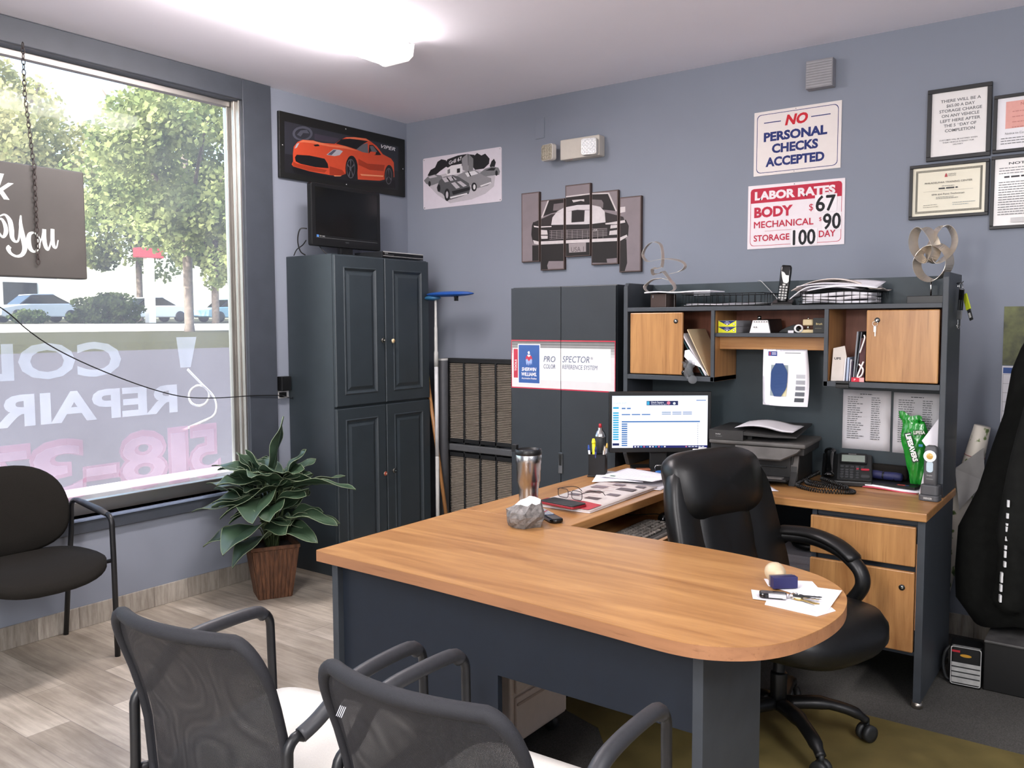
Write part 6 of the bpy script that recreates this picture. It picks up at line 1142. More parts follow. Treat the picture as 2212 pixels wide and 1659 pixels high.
# ================================================================== printer, telephone and things on the credenza
DZ = 0.7405
def strip(c, pts, wd, w, th, closed=False):
    """flat metal or paper band following pts, its width along wd"""
    P = [Vector(p) for p in pts]; m = len(P); rings = []
    for i in range(m):
        a = P[i-1] if (i or closed) else P[i]; b = P[(i+1) % m] if (i < m-1 or closed) else P[i]
        t_ = (b-a).normalized(); d = Vector(wd[i] if isinstance(wd, list) else wd); d = (d-t_*d.dot(t_)).normalized(); n_ = t_.cross(d)
        ww = w[i] if isinstance(w, list) else w
        rings.append([tuple(P[i]+d*ww/2+n_*th/2), tuple(P[i]-d*ww/2+n_*th/2), tuple(P[i]-d*ww/2-n_*th/2), tuple(P[i]+d*ww/2-n_*th/2)])
    if closed: rings.append(rings[0])
    return c.loft(rings, caps=not closed, sm=False)
t = thing('printer', 'dusty black all-in-one printer on the credenza beside the monitor', 'printer', (2.472, -0.735, DZ), 5)
W0 = WORLD[t]; PB = mat('dusty_black_plastic', '#222120', rough=0.55, var=0.3, vscale=12); PT = mat('dusty_grey_top', '#55524f', rough=0.6, var=0.3, vscale=10)
c = MB(PB); c.M = W0; c.box(0.02, 0.355, 0.03, 0.315, 0, 0.135); c.box(0.0, 0.40, 0.02, 0.32, 0.125, 0.158); c.build('base', t, bevel=0.004)
c = MB(PB); c.M = W0 @ basis((0.345, 0, 0), YP, ZP); c.prism([(-0.015, 0), (0.31, 0), (0.31, 0.15), (0.055, 0.15), (0.02, 0.055)], 0, 0.028)
c.use(PT).prism([(0.008, 0.018), (0.02, 0.018), (0.068, 0.15), (0.053, 0.15)], -0.001, 0.0292)
c.build('side_cheek', t, bevel=0.002); c = MB(PB); c.M = W0 @ basis((0.0, 0, 0), YP, ZP); c.prism([(-0.015, 0), (0.31, 0), (0.31, 0.15), (0.055, 0.15), (0.02, 0.055)], 0, 0.028); c.build('side_cheek', t, bevel=0.002)
c = MB(PT); c.M = W0; c.box(0.0, 0.41, -0.008, 0.32, 0.158, 0.176); c.build('scanner_lid', t, bevel=0.006)
c = MB(PB); c.M = W0; c.box(0.0, 0.15, -0.008, 0.30, 0.176, 0.218).box(0.15, 0.17, 0.06, 0.30, 0.176, 0.215); c.M = W0 @ basis((0.005, 0.0, 0.214), (0.955, 0, -0.02), YP)
c.text('PHOTOSMART', 0.03, -0.001, 0.004, MGREY) if 0 else None; c.M = W0; c.loft([[(0.15, -0.004, 0.215), (0.15, 0.30, 0.23), (0.15, 0.30, 0.222), (0.15, -0.004, 0.20)], [(0.26, 0.005, 0.207), (0.26, 0.30, 0.232), (0.26, 0.30, 0.224), (0.26, 0.005, 0.196)], [(0.365, 0.03, 0.202), (0.375, 0.28, 0.236), (0.375, 0.28, 0.228), (0.365, 0.03, 0.196)]], sm=False)
c.M = W0 @ basis((0.0, -0.0085, 0.176), XP, ZP); c.text('brother', 0.030, 0.022, 0.005, LGREY, bold=0.02).text('MFC-J460DW', 0.030, 0.013, 0.0035, MGREY); c.build('document_feeder', t, bevel=0.003)
c = MB(PT); c.M = W0 @ basis((0.12, -0.012, 0.152), (1, 0, 0), (0, -0.62, -0.78)); c.prism([(0, 0), (0.275, 0), (0.26, 0.02), (0.20, 0.058), (0.045, 0.058), (0.01, 0.03)], -0.012, 0.0); c.e = 0.0002
c.use(DGREY).rect(0.055, 0.12, 0.012, 0.042, BLACK)
for i in range(4):
    for j in range(3): c.disc(0.135+i*0.014, 0.014+j*0.013, 0.0042, DGREY, 10)
c.build('control_panel', t, bevel=0.002)
c = MB(PB); c.M = W0; c.box(0.028, 0.345, -0.06, 0.03, 0.022, 0.032).box(0.028, 0.345, 0.02, 0.03, 0.03, 0.12).use(PT).box(0.10, 0.33, -0.065, -0.02, 0.032, 0.036).use(DGREY).box(0.05, 0.33, 0.012, 0.02, 0.07, 0.076); c.build('paper_tray', t, bevel=0.002)
t2 = thing('printout_stack', 'curled sheets of paper lying in the document feeder on the printer', 'paper', (2.64, -0.6, DZ+0.24))
c = MB(PAPER2); c.M = W0; 
for k in range(3): c.slab(lambda u, v: (0.10+0.005*k+0.245*u, 0.035-0.01*k+0.215*v, 0.2265+0.0025*k+0.006*v+0.014*math.sin(PI*min(1, u*1.25))-0.008*u), 12, 8, 0.001)
c.build('pages', t2)
sheet('paper_sheet', 'white paper lying half under the printer corner behind the swivel chair', 'paper', 2.70, -0.82, DZ, 38, 0.15, 0.21, 0.006, 8, PAPER, None, txt(6, 5))
t = thing('card_pack', 'small white pack standing by the left corner of the printer', 'pack', (2.44, -0.79, DZ))
c = MB(WHITE); c.M = T((2.455, -0.80, DZ)) @ RZ(20); c.box(-0.03, 0.03, -0.01, 0.01, 0, 0.135); c.box(-0.005, 0.03, -0.0095, 0.0095, 0.135, 0.143); c.build('carton', t, bevel=0.002)
# desk telephone
t = thing('desk_phone', 'black corded office telephone with tilted display on the credenza', 'telephone', (3.012, -0.505, DZ), 14)
W0 = WORLD[t]; 
c = MB(BLACK); c.M = W0 @ basis((-0.115, 0, 0), YP, ZP); c.prism([(-0.085, 0), (0.085, 0), (0.10, 0.105), (0.085, 0.112), (-0.085, 0.022)], 0, 0.20); c.build('base', t, bevel=0.005)
SL = W0 @ basis((-0.115, -0.085, 0.0222), XP, (0, 0.17, 0.09))     # the sloping face
c = MB(DGREY); c.M = SL; c.prism(rrect(0.062, 0.196, 0.005, 0.187, 0.006), 0.0005, 0.005); c.build('face_plate', t, bevel=0.001)
c = MB(BLACK); c.M = SL @ T((0, 0, 0.005)); c.prism(rrect(0.070, 0.178, 0.112, 0.182, 0.005), 0, 0.008); c.use(mat('phone_display', '#8b958c', rough=0.2)); c.e = 0.0083; c.rect(0.078, 0.170, 0.120, 0.168); c.text('Panasonic', 0.105, 0.173, 0.0055, LGREY, bold=0.02); c.build('display', t)
c = MB(mat('phone_keys', '#3c3d3f', rough=0.5)); c.M = SL @ T((0, 0, 0.005))
for i in range(3):
    for j in range(4): c.prism(rrect(0.074+i*0.019, 0.088+i*0.019, 0.014+j*0.0165, 0.025+j*0.0165, 0.004, 2), 0, 0.004)
for j in range(5): c.prism(rrect(0.136, 0.148, 0.014+j*0.0165, 0.023+j*0.0165, 0.003, 2), 0, 0.004)
for i in range(5): c.prism(rrect(0.074+i*0.02, 0.088+i*0.02, 0.088, 0.098, 0.003, 2), 0, 0.0035)
c.prism(rrect(0.155, 0.19, 0.02, 0.038, 0.008, 3), 0, 0.004).use(mat('phone_red', '#b03040', rough=0.5)).prism(rrect(0.155, 0.188, 0.072, 0.082, 0.004, 2), 0, 0.004).prism(rrect(0.137, 0.147, 0.074, 0.082, 0.003, 2), 0, 0.0045); c.build('keypad', t)
c = MB(GLOSSB); c.M = SL @ T((0.03, 0, 0.012)); c.tube(smooth_path([(0, 0.005, 0.004), (0, 0.02, 0.012), (0, 0.06, 0.018), (0, 0.13, 0.018), (0, 0.165, 0.012), (0, 0.185, 0.006)], 4), [0.02, 0.024, 0.024, 0.023]+[0.017]*4+[0.016]*4+[0.017]*4+[0.022, 0.024, 0.025, 0.023, 0.02], 12, flat=0.75); c.build('handset', t)
c = MB(BLACK); cp = smooth_path([(2.90, -0.565, DZ+0.045), (2.875, -0.60, DZ+0.03), (2.85, -0.68, DZ+0.012), (2.87, -0.745, DZ+0.009), (2.96, -0.79, DZ+0.008), (3.06, -0.765, DZ+0.008), (3.085, -0.735, DZ+0.009), (3.02, -0.70, DZ+0.012), (2.94, -0.66, DZ+0.013), (2.885, -0.675, DZ+0.022), (2.905, -0.735, DZ+0.022), (2.98, -0.77, DZ+0.022), (3.06, -0.745, DZ+0.022), (3.0, -0.69, DZ+0.027), (2.93, -0.63, DZ+0.03), (2.96, -0.605, DZ+0.016)], 26)
hp = []
for i, p in enumerate(cp):
    a = Vector(cp[max(i-1, 0)]); b = Vector(cp[min(i+1, len(cp)-1)]); t_ = (b-a).normalized(); s_ = t_.cross(Vector((0, 0, 1))).normalized(); u_ = s_.cross(t_)
    for k in range(3):
        ph = (i*3+k)*0.78; q = Vector(p)+t_*0.0012*k+(s_*math.cos(ph)+u_*math.sin(ph))*0.0068; hp.append(tuple(q))
c.tube(hp, 0.0023, 4); c.build('coiled_cord', t)
# papers, pouch and wallet at the right end
t = thing('magazine', 'magazine with crimson cover edge lying under the dark pouch on the credenza', 'magazine', (3.19, -0.49, DZ))
c = MB(mat('crimson_paper', '#c24a5c', rough=0.6)); c.M = T((3.185, -0.497, DZ)) @ RZ(-8); c.slab(lambda u, v: ((u-.5)*0.235, (v-.5)*0.185, 0.0045+0.003*math.sin(u*5)), 8, 4, 0.0045); c.use(PAPER).slab(lambda u, v: ((u-.5)*0.24+0.004, (v-.5)*0.185+0.003, 0.011+0.003*math.sin(u*5+.6)), 8, 4, 0.005); c.build('pages', t)
t = thing('document_wallet', 'thin black document wallet on the magazine under the green bag', 'wallet', (3.2, -0.46, DZ+0.014))
c = MB(BLACK); c.M = T((3.19, -0.472, DZ+0.0145)) @ RZ(-8); c.box(-0.10, 0.105, -0.10, 0.06, 0, 0.008); c.use(ink('#b4473f')).box(0.03, 0.06, -0.085, -0.07, 0.008, 0.0085).use(ink('#3a4a80')).box(0.06, 0.075, -0.08, -0.07, 0.008, 0.0085); c.build('cover', t, bevel=0.002)
t = thing('navy_pouch', 'rolled navy blue zip pouch on the black wallet', 'pouch', (3.13, -0.47, DZ+0.023))
c = MB(mat('navy_nylon', '#1b1f4a', rough=0.6, var=0.2, vscale=40, bump=0.4, bscale=90)); c.M = T((3.135, -0.475, DZ+0.041)) @ RZ(-4); c.tube([(-0.075, 0, 0), (-0.07, 0, 0), (-0.03, 0.001, 0.002), (0.0, 0, 0), (0.05, -0.001, 0.001), (0.072, 0, 0), (0.078, 0, 0)], [0.012, 0.017, 0.018, 0.0175, 0.018, 0.017, 0.011], 14); c.use(BLACK).tube([(0.0, 0, 0), (0.006, 0, 0)], 0.0186, 14).tube([(0.045, 0, 0), (0.05, 0, 0)], 0.0186, 14); c.build('roll', t)
t = thing('black_case', 'soft black case lying behind the navy pouch', 'case', (3.15, -0.41, DZ+0.023))
c = MB(FABRIC); c.M = T((3.145, -0.424, DZ+0.023)) @ RZ(-4); c.box(-0.09, 0.08, -0.022, 0.022, 0, 0.058); c.build('shell', t, bevel=0.012, seg=3)
t = thing('candy_bag', 'green crinkled candy bag standing before the pinned lists', 'candy bag', (3.26, -0.5, DZ+0.02))
BAGP = [(3.198, 1.063), (3.201, 1.032), (3.217, 1.02), (3.208, 0.954), (3.229, 0.862), (3.253, 0.785), (3.279, 0.766), (3.305, 0.766), (3.309, 0.803), (3.301, 0.91), (3.309, 0.952), (3.312, 0.972), (3.301, 1.007), (3.286, 1.045), (3.248, 1.058)]
def bagpt(u, v, front):
    z = 0.766+(1.06-0.766)*v
    def edge(side):
        pts = sorted([(p[1], p[0]) for p in (BAGP[:5]+[(3.246, 0.79), (3.250, 0.765)] if side == 0 else BAGP[7:])])
        if side == 1: pts = sorted([(p[1], p[0]) for p in BAGP[7:14]])
        if z <= pts[0][0]: return pts[0][1]
        for (z0, x0), (z1, x1) in zip(pts, pts[1:]):
            if z0 <= z <= z1: return x0+(x1-x0)*(z-z0)/max(1e-6, z1-z0)
        return pts[-1][1]
    x0, x1 = edge(0), edge(1); x = x0+(x1-x0)*u
    th = 0.028*(math.sin(PI*u)**0.6)*(math.sin(PI*min(1, max(0, v*0.92)))**0.5)*(1-0.55*v)+0.003
    wob = 0.0045*math.sin(23*u+9*v)*math.sin(31*v+4*u)
    zz = z+(0.006*math.sin(9*u) if v > 0.93 else 0)-(0.02*u*v if v > 0.9 else 0)
    return (x, -0.515+(-(th+wob) if front else (th*0.7)), zz)
GRN = mat('green_foil', '#1f8a2c', rough=0.22, var=0.15, vscale=20, bump=0.7, bscale=45, coat=0.6)
c = MB(GRN); nu, nv = 14, 24
c.grid(lambda u, v: bagpt(u, v, True), nu, nv); c.grid(lambda u, v: bagpt(1-u, v, False), nu, nv)
for v0 in (0, 1): c.add([bagpt(i/nu, v0, True) for i in range(nu+1)]+[bagpt(i/nu, v0, False) for i in range(nu+1)], [(i, nu+1+i, nu+2+i, i+1) if v0 == 0 else (i, i+1, nu+2+i, nu+1+i) for i in range(nu)])
c.build('bag', t)
c = MB(); c.M = basis((3.238, -0.556, 0.973), (0.30, 0.0, -1), (0.95, 0.12, 0.3)); c.text('LIFESAVERS', -0.004, -0.006, 0.021, ink('#1c2f28'), w=0.122, bold=0.09); c.layer(0.0006); c.text('LIFESAVERS', 0.0, -0.004, 0.017, ink('#f2f3ee'), w=0.114, bold=0.05)
c.M = basis((3.262, -0.5475, 0.972), (1, 0.15, 0.06), ZP); c.e = 0; c.text('LIFESA', 0, 0, 0.016, ink('#16331f'), w=0.045, bold=0.08); c.layer(0.0006); c.text('LIFESA', 0.001, 0.0015, 0.013, ink('#dfe5d8'), w=0.042, bold=0.03)
c.M = basis((3.283, -0.551, 0.925), XP, ZP); c.e = 0.0; c.rect(0, 0.015, 0, 0.010, ink('#3a86b0')); c.build('lettering', t)
t = thing('folded_card', 'white folded card leaning at the hutch side behind the work light', 'card', (3.34, -0.60, DZ))
c = MB(PAPER); c.M = basis((3.30, -0.612, 0.741), (1, 0.16, 0), (0.02, 0.08, 1)); c.prism([(0.0, 0.0), (0.06, 0.0), (0.062, 0.305), (0.005, 0.215), (0.03, 0.18)], 0, 0.0015); c.build('card', t)
t = thing('work_light', 'grey handheld work light standing in its charging base on the credenza', 'work light', (3.362, -0.70, DZ))
WG = mat('graphite_plastic', '#4b4c4f', rough=0.5, var=0.06)
c = MB(WG); c.M = T((3.356, -0.695, DZ)) @ RZ(-6); c.prism(rrect(-0.036, 0.036, -0.03, 0.03, 0.014), 0, 0.022); c.prism(rrect(-0.033, 0.033, -0.02, 0.026, 0.012), 0.022, 0.06)
c.M = T((3.356, -0.695, DZ)) @ RZ(-6) @ basis((0, -0.0302, 0), XP, ZP); c.text('ENERGIZER', 0, 0.008, 0.007, LGREY, w=0.03, bold=0.03, align='C'); c.build('charging_base', t, bevel=0.003)
LMx = T((3.356, -0.693, DZ+0.03)) @ RZ(-6)
c = MB(WG); c.M = LMx; c.loft([[(x*k, y*k2, z) for x, y in rrect(-0.024, 0.024, -0.016, 0.016, 0.01)] for z, k, k2 in ((0, .95, 1), (0.06, 1, 1), (0.10, 1.02, 1), (0.165, 0.95, .95), (0.178, 0.80, .8), (0.182, 0.5, .5))]); 
c.M = LMx @ basis((0, -0.0164, 0), XP, ZP); c.text('Energizer', 0, 0.066, 0.005, LGREY, w=0.02, align='C').rect(-0.012, 0.012, 0.052, 0.056, MGREY).rect(-0.016, 0.016, 0.034, 0.0348, BLACK); c.build('body', t)
c = MB(mat('work_light_ring', '#eef2f2', rough=0.3, emit='#dfeeff', estr=0.25)); c.M = LMx @ basis((0, -0.0165, 0.142), XP, ZP); c.lathe([(0.0225, 0), (0.023, 0.004), (0.021, 0.007), (0.014, 0.006), (0.011, 0.003)], 24).use(mat('amber_lens', '#c9a25a', rough=0.2)).lathe([(0.0135, 0.002), (0.012, 0.005), (0.004, 0.0065)], 18); c.build('lens', t)
c = MB(mat('frosted_strip', '#b9cbd6', rough=0.25)); c.M = LMx @ basis((0, -0.0165, 0.1), XP, ZP); c.prism(rrect(-0.012, 0.012, -0.02, 0.022, 0.010), -0.001, 0.002); c.build('light_strip', t)
# pinned lists on the hutch back, colour sheet on the valance
for x0, x1, z0, z1, lb, sd in ((2.943, 3.140, 0.872, 1.131, 'left one of two typed phone lists pinned below the right hutch cupboard', 3), (3.150, 3.34, 0.870, 1.127, 'right one of two typed phone lists pinned in the hutch, behind the green bag', 4)):
    t = thing('pinned_list', lb, 'paper', ((x0+x1)/2, -0.387, z0), 0, 'typed lists pinned in the hutch')
    c = MB(PAPER2); c.M = back(x0, -0.3865, z0); W_, H_ = x1-x0, z1-z0; c.slab(lambda u, v: (u*W_, v*H_, 0.002+0.001*math.sin(u*6+v*4)), 6, 6, 0.0008); c.build('page', t)
    c = MB(); c.M = back(x0, -0.3868, z0); c.e = 0.0029; c.lines(W_*.36, W_*.62, H_*0.925, 1, 0.01, 0.003, TXD, 0)
    for k in range(20): c.lines(0.02, W_*(.32+.2*random.random()), H_*(0.87-0.036*k), 1, 0.01, 0.0032, TX, 0.2); c.lines(W_*.6, W_*.8, H_*(0.87-0.036*k), 1, 0.01, 0.0032, TX, 0.2)
    c.build('typing', t)
t = thing('color_sheet', 'curved sheet with a blue octagon and grey swatches taped under the middle shelf', 'sheet', (2.75, -0.592, 1.06))
c = MB(PAPER); cs = lambda u, v: (2.658+0.185*u+0.016*math.sin(v*PI*0.8)*(u-0.2)*(1-v*0.5)-0.0*v+(0.012*(1-v) if u > .5 else 0)*(u-.5)*2, -0.594-0.03*(1-v)**2*math.sin(PI*u*0.9), 1.066+0.243*v)
c.slab(cs, 10, 14, 0.0005); c.build('page', t)
c = MB()
def on_sheet(P, m, e):
    c.use(m); V = [tuple(Vector(cs(u, v))+Vector((0, -0.0012-e, 0))) for u, v in P]; c.add(V, [tuple(range(len(V)))[::-1]] if 0 else [tuple(range(len(V)))])
def patch(u0, u1, v0, v1, m, e=0): c.use(m); c.grid(lambda a, b: tuple(Vector(cs(u0+(u1-u0)*a, v0+(v1-v0)*b))+Vector((0, -0.0012-e, 0))), 6, 10)
patch(0.19, 0.57, 0.17, 0.72, ink('#8e9a9c')); patch(0.48, 0.57, 0.17, 0.40, ink('#c9c29a'), 0.0008)
BL8 = ink('#26406f'); 
for k in range(10):
    v0 = 0.165+k*0.0585; v1 = v0+0.0585
    def hw(v): s_ = abs((v-0.457)/0.2925); return 0.185*(1 if s_ < 0.5 else 1-(s_-0.5)*1.1)
    a0, a1 = hw(v0), hw(v1); c.use(BL8); c.add([tuple(Vector(cs(0.38+uu, vv))+Vector((0, -0.0046, 0))) for uu, vv in ((-a0, v0), (a0, v0), (a1, v1), (-a1, v1))], [(0, 1, 2, 3)])
for k, col in enumerate(('#b3b5ba', '#9a9ca2', '#7a7c83', '#5c6067', '#3f4349')): patch(0.74, 0.92, 0.49-k*0.103, 0.56-k*0.103, ink(col))
patch(0.12, 0.32, 0.88, 0.96, ink('#2b3f86')); patch(0.14, 0.17, 0.89, 0.95, ink('#b04050'), 0.0002); patch(0.2, 0.3, 0.905, 0.915, PAPER, 0.0002); patch(0.2, 0.3, 0.93, 0.94, PAPER, 0.0002); patch(0.5, 0.85, 0.93, 0.94, TX)
c.build('printing', t)
# ================================================================== inside the hutch
def leaning(name, label, cat, P, th, y, m, dy=0.2, group=None, rz=0):
    t = thing(name, label, cat, (sum(p[0] for p in P)/len(P), y, min(p[1] for p in P)), 0, group)
    c = MB(m); c.M = basis((0, y, 0), XP, (0, 0.0, 1)); c.prism(P, -th, 0); c.build('sheet', t); return t, c
MAN = mat('manila_card', '#c9b795', rough=0.8, var=0.05, vscale=15)
def folder(label, x0, z0, x1, z1, wd, m, th=0.004, name='file_folder', extra=None):
    """a folder stored edge-on to depth, leaning from (x0,z0) foot to (x1,z1) top, seen on its broad face"""
    t = thing(name, label, name.replace('_', ' '), (x0, -0.5, z0), 0, 'papers leaning in the left hutch cubby')
    d = Vector((x1-x0, 0, z1-z0)); c = MB(m); o = Vector((x0, -0.635, z0)); L_ = d.length
    c.M = basis(tuple(o), (0, 1, 0), tuple(d)); c.prism(rrect(0, wd, 0, L_, 0.006, 2), -th/2, th/2); c.build('cover', t)
    if extra: extra(t, o, d, L_)
    return t
folder('upright manila folder leaning in the left hutch cubby, in front of the white envelopes', 2.422, 1.185, 2.315, 1.395, 0.20, MAN, 0.004)
folder('white envelope stack leaning behind the manila folder in the left hutch cubby', 2.409, 1.185, 2.290, 1.375, 0.21, PAPER2, 0.006, 'envelope')
folder('teal folder lowest of the papers leaning in the left hutch cubby', 2.395, 1.185, 2.281, 1.366, 0.21, mat('teal_card', '#27464a', rough=0.7), 0.004)
t = thing('receipt_slip', 'white printed slip tucked below the manila folder in the left hutch cubby', 'receipt', (2.37, -0.64, 1.2))
c = MB(PAPER); c.M = basis((2.408, -0.6385, 1.19), (-0.08, 0, 0.105), (-0.6, -0.05, -0.45)); c.M = basis((2.425, -0.645, 1.186), (-0.62, 0, 0.78), (-0.78, 0, -0.62)); c.prism([(0, 0), (0.15, 0.0), (0.16, 0.02), (0.14, 0.04), (0.10, 0.035), (0.05, 0.005)], 0, 0.0008); c.build('slip', t)
t = thing('plastic_wrap', 'bunch of clear plastic wrap and black clip spilling from the left hutch cubby', 'plastic wrap', (2.33, -0.64, 1.182))
c = MB(CLR); rb = random.Random(9)
for k in range(7): a = rb.uniform(-0.5, 0.5); c.grid(lambda u, v: (2.335+0.02*(u-.5)+a*0.04*v+0.006*math.sin(9*v+k), -0.655-0.012*math.sin(5*u+k)+0.006*math.cos(7*v+k), 1.172+0.085*v*(0.6+0.4*math.cos(a*2))), 3, 8)
c.ell((2.355, -0.66, 1.168), (0.022, 0.014, 0.02), 12, 8); c.build('film', t)
c = MB(GLOSSB); c.ell((2.31, -0.645, 1.197), (0.017, 0.013, 0.014), 14, 8).tube([(2.297, -0.655, 1.186), (2.345, -0.657, 1.184)], 0.003, 6); c.build('clip', t)
# middle shelf
YEL = ink('#d9dc2a'); NVB = ink('#1c2c66')
for k in range(2):
    t = thing('abrasives_box', ('lower of two stacked yellow and navy boxes on the middle hutch shelf', 'upper of two stacked yellow and navy boxes on the middle hutch shelf')[k], 'box', (2.50, -0.53, 1.38+0.0275*k), 0, 'yellow and navy boxes on the middle shelf')
    z = 1.3793+0.0277*k; c = MB(mat('grey_carton', '#a9a8ad', rough=0.7)); c.box(2.457, 2.541, -0.618, -0.43, z, z+0.027); c.build('carton', t, bevel=0.0008)
    c = MB(); c.M = back(2.457, -0.6182, z); c.rect(0.0005, 0.0835, 0.0005, 0.0265, YEL); c.layer(); c.shape([(0.0, 0.026), (0.083, 0.026), (0.043, 0.005)], NVB); c.layer(); c.text('Norton', 0.042, 0.0195, 0.0045, PAPER, w=0.013, align='C').text('Championline', 0.042, 0.0135, 0.0045, PAPER, w=0.026, align='C').rect(0.038, 0.046, 0.008, 0.0115, PAPER).disc(0.073, 0.011, 0.0055, ink('#2d3b2a')).disc(0.073, 0.011, 0.004, ink('#dfe0c0')).text('2', 0.073, 0.009, 0.004, NVB, align='C'); c.build('label', t)
t = thing('ink_bottle', 'small chrome capped bottle behind the white note box', 'bottle', (2.605, -0.5, 1.38))
c = MB(mat('smoke_glass', '#4b4a4a', rough=0.15)); c.lathe([(0.013, 1.3795), (0.013, 1.43), (0.008, 1.438)], 16, (2.602, -0.50)); c.use(CHROME).lathe([(0.009, 1.437), (0.009, 1.452), (0.006, 1.454)], 16, (2.602, -0.50)); c.build('bottle', t)
t = thing('note_box', 'white fronted black wedge box on the middle hutch shelf', 'box', (2.65, -0.55, 1.38))
c = MB(BLACK); c.loft([[(2.602, -0.608, 1.3795), (2.694, -0.608, 1.3795), (2.682, -0.604, 1.433), (2.612, -0.604, 1.433)], [(2.602, -0.45, 1.3795), (2.694, -0.45, 1.3795), (2.684, -0.45, 1.44), (2.612, -0.45, 1.44)]], sm=False); c.build('body', t, bevel=0.001)
c = MB(WHITE); c.loft([[(2.600, -0.613, 1.3795), (2.692, -0.613, 1.3795), (2.679, -0.610, 1.434), (2.613, -0.610, 1.434)], [(2.600, -0.6085, 1.3795), (2.692, -0.6085, 1.3795), (2.679, -0.6055, 1.434), (2.613, -0.6055, 1.434)]], sm=False); c.M = back(2.60, -0.614, 1.38); c.e = 0.0004
for i in range(6): c.rect(0.018+i*0.011, 0.024+i*0.011, 0.046, 0.049, DGREY)
for i in range(2): c.rect(0.018+i*0.01, 0.024+i*0.01, 0.022, 0.027, MGREY)
c.build('front_panel', t)
t = thing('tape_dispenser', 'dark tape dispenser next to the white note box on the hutch shelf', 'tape dispenser', (2.75, -0.53, 1.38))
c = MB(DGREY); c.M = basis((0, -0.50, 0), XP, ZP); c.prism([(2.705, 1.3795), (2.80, 1.3795), (2.80, 1.395), (2.775, 1.415), (2.745, 1.405), (2.715, 1.39)], 0, 0.05); c.build('body', t, bevel=0.002)
c = MB(PAPER2); c.prism([(2.765, -0.60), (2.79, -0.605), (2.785, -0.58)], 1.3795, 1.39); c.build('paper_scrap', t)
t = thing('tape_roll', 'white tape roll lying on the hutch shelf before the stamp', 'tape roll', (2.80, -0.58, 1.38))
c = MB(WHITE); c.M = T((2.806, -0.59, 1.398)) @ RZ(24) @ RX(90); c.lathe([(0.012, -0.012), (0.018, -0.012), (0.018, 0.012), (0.012, 0.012)], 20, caps=False).lathe([(0.012, 0.012), (0.012, -0.012)], 20, caps=False); c.build('roll', t)
t = thing('rubber_stamp', 'ivory handled rubber stamp standing on the hutch shelf by the dark box', 'stamp', (2.83, -0.58, 1.38))
IV = mat('ivory_plastic', '#d2bf94', rough=0.5)
c = MB(IV); c.M = T((2.838, -0.575, 1.3795)) @ RZ(14); c.box(-0.03, 0.028, -0.014, 0.014, 0, 0.014); c.build('base', t, bevel=0.002)
c = MB(CHROME); c.lathe([(0.006, 1.393), (0.006, 1.412)], 12, (2.842, -0.575)); c.build('stem', t); c = MB(CHROME); c.lathe([(0.003, 1.437), (0.003, 1.446)], 8, (2.842, -0.575)); c.build('pin', t)
c = MB(IV); c.M = T((2.842, -0.575, 1.411)) @ RZ(14); c.box(-0.021, 0.021, -0.014, 0.014, 0, 0.026); c.build('handle', t, bevel=0.004)
t = thing('brush_box', 'small black box with gold lettering at right of the middle hutch shelf', 'box', (2.90, -0.55, 1.38))
c = MB(mat('black_card', '#191a18', rough=0.5)); c.box(2.872, 2.927, -0.605, -0.50, 1.3795, 1.443); c.build('carton', t, bevel=0.001)
c = MB(); c.M = back(2.872, -0.6053, 1.38); c.text('Brush', 0.012, 0.034, 0.008, ink('#b8a676'), bold=0.02).rect(0.008, 0.035, 0.018, 0.020, ink('#6f6a58')); c.build('label', t)
# right cubby
def upright(name, label, x0, x1, z1, m, y0=-0.62, y1=-0.42, lean=0.0, print_=None):
    t = thing(name, label, name.replace('_', ' '), ((x0+x1)/2, -0.52, 1.183), 0, 'papers standing in the right hutch cubby')
    c = MB(m); z0 = 1.1826; c.loft([[(x0, y0, z0), (x1, y0, z0), (x1+lean, y0+0.004, z1), (x0+lean, y0+0.004, z1)], [(x0, y1, z0), (x1, y1, z0), (x1+lean, y1, z1), (x0+lean, y1, z1)]], sm=False); c.build('sheet', t, bevel=0.0006)
    return t
ENV = mat('worn_envelope', '#d8d0c8', rough=0.85, var=0.04)
t = thing('envelope', 'tall white envelope facing out in the right hutch cubby', 'envelope', (2.98, -0.62, 1.183))
c = MB(ENV); c.M = basis((2.955, -0.626, 1.1826), (1, 0.30, 0), (0.06, 0.10, 1)); c.prism([(0, 0), (0.055, 0), (0.06, 0.10), (0.052, 0.145), (0.008, 0.135)], -0.004, 0); c.e = 0.0003; c.text('UPS', 0.012, 0.088, 0.009, TXD, w=0.026, bold=0.04); c.build('sheet', t)
upright('envelope', 'white envelope edge behind the tall envelope in the right hutch cubby', 3.004, 3.008, 1.275, PAPER, lean=0.004)
upright('booklet', 'pale blue booklet standing in the right hutch cubby', 3.014, 3.022, 1.28, mat('pale_blue_card', '#a9b6cc', rough=0.7), lean=0.003)
upright('booklet', 'thin white booklet beside the pale blue one in the right hutch cubby', 3.026, 3.030, 1.272, PAPER2, lean=0.003)
upright('booklet', 'dark purple booklet standing left of the grey folders in the hutch', 3.033, 3.037, 1.265, mat('aubergine_card', '#3d3046', rough=0.7), lean=0.002)
upright('file_folder', 'tall grey folder standing in the right hutch cubby, left of its twin', 3.040, 3.046, 1.386, mat('grey_folder', '#7c7f85', rough=0.6), lean=0.012)
upright('file_folder', 'tall darker grey folder leaning right in the right hutch cubby', 3.048, 3.052, 1.384, mat('grey_folder_dark', '#5f636a', rough=0.6), lean=0.02)
upright('binder', 'dark maroon binder against the right hutch door', 3.062, 3.085, 1.36, mat('maroon_cover', '#4a2024', rough=0.6), lean=0.004)
t = thing('cable_coil', 'looped white cable hanging before the maroon binder', 'cable', (3.075, -0.63, 1.25))
